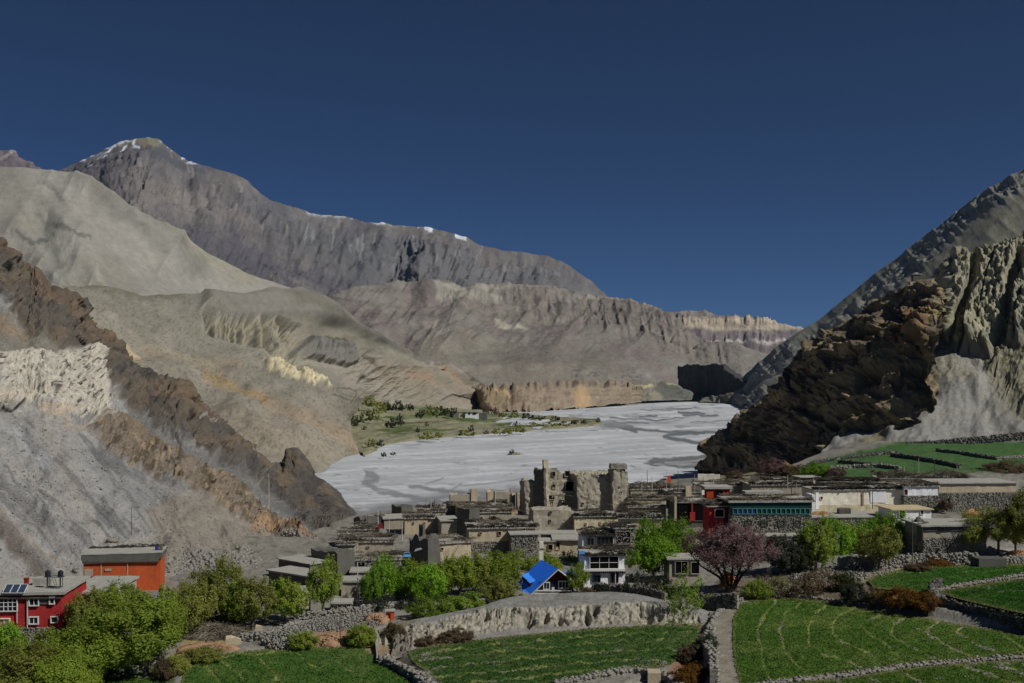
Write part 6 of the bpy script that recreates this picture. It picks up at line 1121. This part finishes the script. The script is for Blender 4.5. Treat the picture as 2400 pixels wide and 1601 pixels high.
# ================================================================ TREES AND SHRUBS
def crownmesh(name,seed,n=5200,leaf=.05,clumps=60,flatb=.75,sparse=0,hue=.25,strand=.0):
    """unit crown (radius 1 about the origin): many small leaf faces on clumps and on upward leaning shoots, uneven outline"""
    r=np.random.RandomState(seed); cc=r.randn(clumps,3); cc/=np.linalg.norm(cc,axis=1,keepdims=True)
    # several big lobes give the crown an irregular outline
    lb=r.randn(6,3); lb/=np.linalg.norm(lb,axis=1,keepdims=True); lump=.74+.36*np.max(np.clip(cc@lb.T,0,1)**3,axis=1)[:,None]
    cc*=(0.30+0.62*r.rand(clumps,1)**.45)*lump; cc[:,2]*=np.where(cc[:,2]<0,flatb,1.0)
    k=r.randint(0,clumps,n); cs=(.07+.15*r.rand(clumps,1)); d=r.randn(n,3); d/=np.linalg.norm(d,axis=1,keepdims=True); d*=r.rand(n,1)**.5
    out=cc[k]/(np.linalg.norm(cc[k],axis=1,keepdims=True)+1e-6); t=r.rand(n,1)
    p=cc[k]+d*cs[k]*[1,1,1.5]+(out*.6+[0,0,.5])*(t**2)*.20*(r.rand(clumps,1)[k])
    br=(0.72+.56*r.rand(clumps))[k]*(.75+.5*r.rand(n))
    nn=r.randn(n,3)*.9+p*1.3+d*.4+[.25,-.15,.4]; nn/=np.linalg.norm(nn,axis=1,keepdims=True); a=np.cross(nn,r.randn(n,3)); a/=np.linalg.norm(a,axis=1,keepdims=True)+1e-6; b=np.cross(nn,a); s=leaf*(.5+.9*r.rand(n,1))
    V=np.stack([p-a*s,p-b*s*.5,p+a*s,p+b*s*.5],1).reshape(-1,3); c=np.stack([br*(1+hue*.8*r.rand(n)),br,br*(1-hue*.6*r.rand(n))],1); c=np.repeat(c,4,0)
    return rawmesh(name,V,np.arange(n*4).reshape(n,4),c)
CR=[crownmesh('crown_mesh',s,9500,.042,120) for s in (1,2,3,4)]; CRB=[crownmesh('crown_mesh_fine',s,19000,.030,200) for s in (5,6,7)]
CRS=[crownmesh('crown_mesh_sparse',s,2400,.040,60,sparse=1) for s in (8,9)]; CRT=[crownmesh('crown_mesh_small',s,700,.11,22,.4) for s in (10,11,12)]
CRP=crownmesh('crown_mesh_blossom',15,19000,.025,170,.55)
def ico(mesh,name,m,parent,loc,sc,rz):
    me=mesh.copy() if not mesh.materials else mesh
    if not mesh.materials: mesh.materials.append(m)
    o=bpy.data.objects.new(name,mesh); COL.objects.link(o); o.parent=parent; o.location=loc; o.scale=sc; o.rotation_euler=(0,0,rz)
    o.material_slots[0].link='OBJECT'; o.material_slots[0].material=m; return o
def trunkmesh(h,cr,r0,nl=5,seed=0,lean=0.,spread=.55,fork=.35):
    r=random.Random(seed); mb=MB(); top=np.array([lean*h*.3,0,h*fork]); mb.tube([(0,0,-.4),(0,0,.1*h*fork),top*.6,top],[r0*1.4,r0,r0*.85,r0*.75],8)
    for i in range(nl):
        a=i*6.28/nl+r.uniform(-.5,.5); e=top+np.array([math.cos(a)*cr*spread*r.uniform(.6,1.2),math.sin(a)*cr*spread*r.uniform(.6,1.2),(h-top[2])*r.uniform(.45,.8)]); md=(top+e)/2+[r.uniform(-.2,.2)*cr*.5,0,-.08*h+r.uniform(0,.1)*h]
        mb.tube([top-[0,0,.1*h*fork],md,e],[r0*.55,r0*.35,r0*.1],6)
        for k in range(3):
            b=a+r.uniform(-1,1); s=md*(1-k/4)+e*(k/4); e2=s+np.array([math.cos(b)*cr*.45,math.sin(b)*cr*.45,h*.16*r.uniform(.5,1.6)]); mb.tube([s,(s+e2)/2+[0,0,.03*h],e2],[r0*.22,r0*.14,r0*.04],5)
    return mb
def tree(label,pxc,pyt,pyb,w,m='willow',crown=None,cb=.25,name='willow_tree',cat='tree',group='spring green willow trees',D=None,base=None,bark=None,depth=.9,trunk=True,r0=None):
    D=D or gD(pxc,pyb); x=(pxc-CX)/F*D; b=np.array([x,D,-(pyb-HY)/F*D]); H=(pyb-pyt)/F*D; Wd=w/F*D/2
    t=thing(name,b,label,cat,group); seed=int(pxc*7+pyt)%97; 
    ch=H*(1-cb)/2; cz=H*cb+ch
    if trunk:
        mb=trunkmesh(H*.95,Wd,r0 or max(.12,.035*H),5,seed,fork=max(.22,cb*1.15)); V=mb.V()+b; obj('trunk',V,mb.f,bark or M_bark,t)
    cm=crown or (CRB if w>105 else CR); cm=cm[seed%len(cm)] if isinstance(cm,list) else cm
    ico(cm,'crown',LM[m],t,(0,0,cz),(Wd*1.36,Wd*1.36*depth,ch*1.24),seed); return t
T=tree
T('dark green round tree at the very left edge below the red guesthouse',12,1464,1590,96,'bright',cb=.12)
T('shaded willow directly right of the red guesthouse',202,1390,1502,92,'olive',cb=.08)
T('willow crown just below the orange building',285,1374,1480,140,'willow',cb=.1)
T('largest willow with drooping bright crown in the left group',305,1408,1576,210,'willow',cb=.1,r0=.35)
T('bushy willow at bottom left below the largest one',195,1470,1606,170,'willow',cb=.05)
T('brownish green willow scrub in the bottom left corner',70,1515,1630,190,'olive',cb=.02,name='willow_bush')
T('low willow scrub between the corner and the bushy willow',140,1540,1640,140,'willow',cb=.02,name='willow_bush')
T('olive willow with pale trunk right of the largest one',438,1372,1496,116,'olive',cb=.16)
T('tall olive willow with a high crown in the left group',520,1322,1472,108,'olive',cb=.18)
T('willow half hidden behind the tall olive willow',480,1350,1480,90,'olive',cb=.18)
T('olive willow in front of the pale rubble, right of the tall one',592,1362,1478,104,'olive',cb=.18)
T('rightmost low willow of the left group below the black walled house',668,1362,1462,100,'willow',cb=.14)
T('single upright oval tree with a bare trunk by the power pole',757,1316,1446,66,'willow',cb=.18)
T('tree at the left end of the bright green row',900,1312,1416,72,'bright',cb=.1)
T('second tree of the bright green row above the cream walls',948,1326,1412,74,'bright',cb=.12)
T('dark based tree at the right end of the bright green row',1002,1324,1424,84,'bright',cb=.1)
T('dense willow under the tan house in the middle',1078,1306,1404,96,'willow',cb=.2); T('dense willow next to the right of it below the long tan house',1146,1304,1400,94,'willow',cb=.2)
T('willow directly left of the blue roof',1200,1298,1384,76,'willow',cb=.15,D=202); T('willow peeking over the right side of the blue roof',1340,1300,1384,62,'willow',cb=.12,D=206)
T('light green bush left of the blue roofed house',1172,1356,1420,90,'olive',cb=.02,name='willow_bush')
T('small willow between the column and the blue roof ridge',1290,1300,1390,60,'willow',cb=.1,D=198); T('bright green small tree against the white house wall',1352,1322,1390,44,'willow',cb=.05)
T('bright yellow green tree left of the grey shelter',1532,1264,1362,100,'bright',cb=.12); T('tall bright tree behind it beneath the black recess',1578,1222,1350,110,'bright',cb=.15,D=205); T('bright tree closest to the white house and black opening',1520,1228,1350,80,'bright',cb=.15,D=212)
T('young sparse light green sapling at the right end of the earth bank',1604,1345,1458,92,'young',crown=CRS,cb=.05,name='sapling',r0=.08,group=None)
T('willow wedged between the largest one and the olive willow with pale trunk',388,1392,1530,90,'willow',cb=.1)
T('low willow crown filling the gap below the shaded one',232,1430,1560,110,'olive',cb=.05)
T('small willow at the foot of the rubble between the tall olive ones',556,1370,1480,80,'willow',cb=.15)
T('willow in the dark shade behind the second bright tree',975,1318,1410,66,'willow',cb=.12)
T('dense willow between the two under the long tan house',1112,1308,1402,80,'olive',cb=.2)
T('willow filling the row right under the stone walled house',1180,1306,1396,80,'willow',cb=.15)
T('small willow left of the pale column',1246,1306,1384,60,'willow',cb=.1,D=196)
T('dark low scrub tree left of the first right hand willow',1888,1270,1342,60,'dull',cb=.05,name='willow_bush')
T('willow half behind the olive round one on the dry wall',2010,1236,1334,70,'willow',cb=.2,D=198)
T('willow at the right edge above the pale courtyard',2380,1210,1300,80,'olive',cb=.25,D=196)
T('low round willow closing the gap between the bright green row and the dense middle willows',1038,1322,1408,70,'willow',cb=.1)
T('small bright tree at the far left end of the bright green row',868,1340,1424,50,'bright',cb=.1)
T('willow crown rising between the thin trunked willows and the grey stone house',2118,1226,1322,70,'willow',cb=.25,D=202)
T('feathery willow low against the red guesthouse plinth',120,1478,1560,90,'willow',cb=.05)
T('bright willow left of the grey shelter roof',1556,1262,1356,70,'bright',cb=.15,D=200)
# mauve tree
b=gP(1712,1388); H=(1388-1222)/F*b[1]; t=thing('blossom_tree',b,'wide spreading tree with mauve brown blossom and dark forked trunk','tree'); r_=random.Random(4); mb=MB(); Wd=118/F*b[1]
for a,l in ((-.75,1),(-.35,1),(.15,1),(.6,1),(.95,.9),(-1.05,.7)):
    p0=np.array([0,0,-.4]); p1=np.array([a*Wd*.22,r_.uniform(-.3,.3),H*.22]); p2=np.array([a*Wd*.55,r_.uniform(-1,1),H*.52*l]); p3=np.array([a*Wd*.8,r_.uniform(-1.6,1.6),H*.82*l]); mb.tube([p0,p1,p2,p3],[.24,.2,.12,.03],7)
    for k in range(12):
        s=p1*(1-k/12)+p2*(k/12) if k<6 else p2*(1-(k-6)/6)+p3*((k-6)/6); e=s+np.array([r_.uniform(-1,1)*Wd*.35,r_.uniform(-1,1)*Wd*.35,H*r_.uniform(.06,.3)]); mb.tube([s,(s+e)/2+[0,0,.2],e],[.06,.04,.012],4)
obj('trunk',mb.V()+b,mb.f,M_barkd,t); ico(CRP,'crown',LM['pink'],t,(0,0,H*.60),(Wd,Wd*.8,H*.42),0)
V,Fc=sticks(b+np.stack([NR.randn(900)*Wd*.45,NR.randn(900)*Wd*.35,H*(.45+.4*NR.rand(900))],1),np.stack([NR.randn(900)*.5,NR.randn(900)*.5,.5*NR.rand(900)+.1],1),.02+0*NR.rand(900)); obj('twigs',V,Fc,M_barkd,t,kind='stuff')
T('dark grey green tree between the mauve tree and the right willows',1835,1262,1345,96,'grey',cb=.03,name='dark_shrub_tree',group=None); T('dark leafless looking bush beside the dark grey tree',1872,1285,1345,60,'grey',crown=CRS,cb=.03,name='dark_shrub_tree',group=None)
T('leftmost tall willow of the right hand group',1912,1222,1340,86,'willow',cb=.06); T('bright willow behind the dry wall, right of the leftmost one',1968,1222,1336,80,'bright',cb=.18,D=196); T('bright willow below the small white house',2084,1208,1318,96,'bright',cb=.25,D=204); T('olive round willow on a thin trunk before the rubble wall',2060,1240,1338,86,'olive',cb=.18)
T('bright willow tucked between the two thin trunked ones',2030,1228,1330,60,'bright',cb=.25,D=200)
T('narrow pollard willow in front of the grey stone house',2282,1236,1304,44,'olive',cb=.35,r0=.3); T('broad olive willow near the right edge',2340,1196,1302,130,'olive',cb=.3); T('tall olive willow cut by the right edge',2412,1150,1300,100,'olive',cb=.25,D=190)
for px,pt_,pb,l in ((2152,1262,1314,'bare pollarded trunk with stubs below the grey stone house left end'),(2222,1250,1312,'upright bare pollarded trunk before the rubble wall of the grey stone house'),(2192,1280,1314,'smallest bare stump between the two pollards')):
    c=gP(px,pb+6); H=(pb+6-pt_)/F*c[1]; t=thing('pollard_tree',c,l,'tree','bare pollard trees'); mb=trunkmesh(H,H*.45,.2,6,px,fork=.5); obj('trunk',mb.V()+c,mb.f,M_barkd,t)
# upper fields and roofs
T('lone yellow green tree at the edge of the grey scree',2165,1008,1048,56,'young',cb=.05,D=452,group='trees by the upper fields'); T('bright green bush behind the roofs left of the upper fields',1915,1088,1124,68,'bright',cb=0,name='bush',D=330,group='trees by the upper fields',trunk=False)
T('pink blossoming bush behind the roofs near the crag foot',1806,1078,1118,58,'pink',cb=0,name='blossom_bush',D=350,group='trees by the upper fields'); T('brown bare bush right of the pink bush',1858,1092,1122,80,'brown',cb=0,name='bush',D=345,group='trees by the upper fields',trunk=False); T('small pink bush left of the lowest green terrace',1960,1098,1118,50,'pink',cb=0,name='blossom_bush',D=325,group='trees by the upper fields')
T('dry bush on the back roofs beside the cream wall',1720,1104,1126,40,'brown',cb=0,name='bush',D=340,group='trees by the upper fields',trunk=False)
T('dark brown hedge clump at the right end of the upper fields',2360,1085,1125,120,'brown',cb=0,name='bush',D=335,group='trees by the upper fields',trunk=False)
def bush(label,pxc,pyt,pyb,w,m,group=None,name='bush',D=None,cr=None,tr=False):
    return T(label,pxc,pyt,pyb,w,m,crown=cr or CR,cb=-.15,name=name,cat='bush',group=group,D=D,trunk=tr)
bush('wide rust orange bush left of the raised terrace wall',2120,1380,1424,100,'rust'); bush('smaller rust orange bush with dark shade beneath, left of the wide one',2172,1388,1430,50,'rust'); bush('grey green bush at the broken end of the field wall',2000,1370,1412,60,'grey'); bush('pale dry bush on the field bank above the large field',2052,1384,1422,50,'brown')
bush('dark green scrub bump behind the large field',1975,1345,1385,60,'dull'); bush('brown thorny scrub right of the mauve tree',1800,1345,1398,80,'brown',cr=CRS,tr=True); bush('brown thorny scrub in the middle of the dry bank',1870,1345,1402,90,'brown',cr=CRS,tr=True); bush('purple brown thorny scrub behind the dry bank',1920,1330,1385,90,'brown',cr=CRS,tr=True)
bush('green scrub under the right side of the mauve tree',1775,1362,1404,60,'willow'); bush('small bronze shrub near the low divider corner',1985,1352,1378,34,'grey')
bush('orange brown scrub beside the dirt path, upper clump',1618,1516,1556,60,'brown'); bush('rust red scrub beside the dirt path, lower clump',1622,1560,1606,80,'rust'); bush('dark scrub above the shaded stone hollow by the path',1655,1488,1530,44,'grey'); bush('rust scrub at the bottom edge right of the curved rim',1605,1580,1625,60,'rust')
bush('grey twiggy scrub behind the earth bank beside the bright trees',1500,1335,1396,80,'grey',cr=CRS,tr=True); bush('grey twiggy scrub directly right of the lower white house',1545,1345,1400,70,'grey',cr=CRS,tr=True); bush('orange tinged scrub between the twiggy shrubs and shelter',1548,1368,1400,50,'brown')
bush('dry brown bush at the left foot of the lower white house',1375,1378,1402,44,'brown'); bush('dark clump against the lower white house wall',1412,1370,1396,40,'grey')
bush('yellow green bush right of the orange clay bank',846,1468,1516,76,'willow'); bush('yellow green bush left of the orange clay bank',708,1484,1522,66,'willow'); bush('green weeds along the straw strip at lower left',470,1520,1552,90,'olive'); bush('green weeds at the left tip of the rounded field',415,1540,1580,60,'olive')
bush('purple brown dry bush above the drums',392,1545,1590,60,'brown'); bush('tall grassy bank right of the bright green row',1010,1404,1448,90,'young'); bush('long grassy bank rising towards the blue roofed house',1080,1396,1438,110,'young'); bush('dark scrub in the shade under the bright green row',880,1402,1430,60,'grey')
bush('tufted dark bush on the lower left corner of the earth bank',925,1462,1502,50,'brown'); bush('brown hedge on the earth bank foot, left piece',995,1494,1516,50,'brown',D=137.2); bush('brown hedge on the earth bank foot, right piece',1070,1480,1502,90,'brown',D=139.6)
bush('dry brown bush behind the pale courtyard at far right',2200,1312,1330,60,'rust'); bush('dry grass clump by the utility pole foot',2150,1322,1338,60,'brown'); bush('brown bush on the tan stone base of the long house',2215,1170,1196,34,'brown',D=gD(2215,1200)-3)
bush('light weeds at the foot of the sapling',1600,1440,1462,100,'young',cr=CRS)
# ---- oasis vegetation
OA=[(868,932,954,44,'olive'),(888,944,966,30,'olive'),(905,944,964,36,'grey'),(935,942,964,30,'grey'),(962,946,962,22,'grey'),(830,972,1002,32,'dull'),(858,966,988,30,'dull'),(878,960,984,26,'olive'),(918,978,1004,24,'grey'),(936,972,998,20,'grey'),(985,960,980,20,'grey'),(1005,952,974,30,'olive'),(1030,954,976,36,'dull'),(1060,954,972,22,'grey'),(784,1000,1018,26,'grey'),(790,975,990,18,'grey'),(855,1000,1014,16,'grey'),(980,1002,1014,12,'grey'),(1105,998,1012,14,'grey'),(870,1030,1046,26,'olive'),(893,1031,1046,18,'grey'),(898,1060,1070,16,'dull'),(922,1059,1066,12,'grey'),(1000,1014,1030,34,'olive'),(1030,1012,1026,24,'olive'),(1090,1009,1022,44,'olive'),(1140,1010,1017,14,'grey'),(1165,1005,1018,26,'olive'),(1190,1002,1017,30,'olive'),(1218,998,1014,32,'olive'),(1160,956,972,18,'brown'),(1180,966,978,26,'olive'),(1205,967,980,30,'olive'),(1235,970,982,34,'dull'),(1265,974,984,26,'dull'),(1300,976,986,22,'grey'),(1210,988,1000,16,'grey'),(1250,990,1000,34,'olive'),(1285,990,1000,34,'olive'),(1320,988,999,30,'olive'),(1345,984,994,20,'grey'),(1370,984,993,18,'grey'),(1402,980,990,12,'grey'),(845,932,940,34,'olive'),(1000,990,998,10,'grey'),(1140,955,972,20,'brown'),(1200,1062,1064,1,'grey')]
zones=lambda x:'at the left end of the river oasis' if x<900 else 'in the middle of the river oasis' if x<1130 else 'near the point of the river oasis'
CN={'olive':'yellow green','grey':'grey','dull':'dark green','brown':'brown'}; SN=lambda w:'wide' if w>28 else 'small' if w<17 else 'round'
NTH=['','second ','third ','fourth ','fifth ','sixth ','seventh ','eighth ']; seen={}
KY=lambda px,b_,w_,mm:(SN(w_),CN[mm],zones(px),'by the water' if b_>1000 else 'on the upper edge' if b_<978 else 'among the plots')
for px,a,b_,w_,mm in sorted(OA):
    if w_==1: continue
    z=-31-18*max(0,min(1,(px-850)/350)) if b_<985 else -40-8.5*max(0,min(1,(b_-985)/25)); D=min(1500,-z*F/(b_-HY))
    key=KY(px,b_,w_,mm); k=seen.get(key,0); seen[key]=k+1; tot=sum(KY(q[0],q[2],q[3],q[4])==key for q in OA if q[3]!=1)
    pre=('leftmost ' if k==0 and tot>1 else NTH[k].strip()+' from left, ' if k else '')+key[0]+' '+key[1]+' shrub'
    T(pre+' '+key[3]+', '+key[2].replace('at the ','').replace('of the river oasis','of oasis').replace('in the middle','middle'),px,a,b_+1.5,w_,mm,crown=CRT,cb=-.2,name='shrub',cat='shrub',group='shrubs of the river oasis',D=D,trunk=False)
T('single small bush growing on the islet in the river bed',1200,1053,1066,10,'grey',crown=CRT,cb=0,name='shrub',cat='shrub',group=None,D=708,trunk=False)
for o in bpy.data.objects:   # loose labels for ungrouped fields
    if o.name.startswith('rafter_ends'): o['kind']='stuff'
# ================================================================ HAZE
mb=MB(); mb.box((0,8800,-57+735),(22000,9000*2,1470)); 
hm=bpy.data.materials.new('haze_air'); hm.use_nodes=True; n=hm.node_tree; n.nodes.remove(n.nodes['Principled BSDF']); v=n.nodes.new('ShaderNodeVolumePrincipled'); v.inputs['Density'].default_value=HAZE; v.inputs['Color'].default_value=(0.38,0.66,1.0,1); v.inputs['Anisotropy'].default_value=0.2
n.links.new(v.outputs[0],n.nodes['Material Output'].inputs['Volume'])
o=mb.obj('haze',hm); o['kind']='stuff'
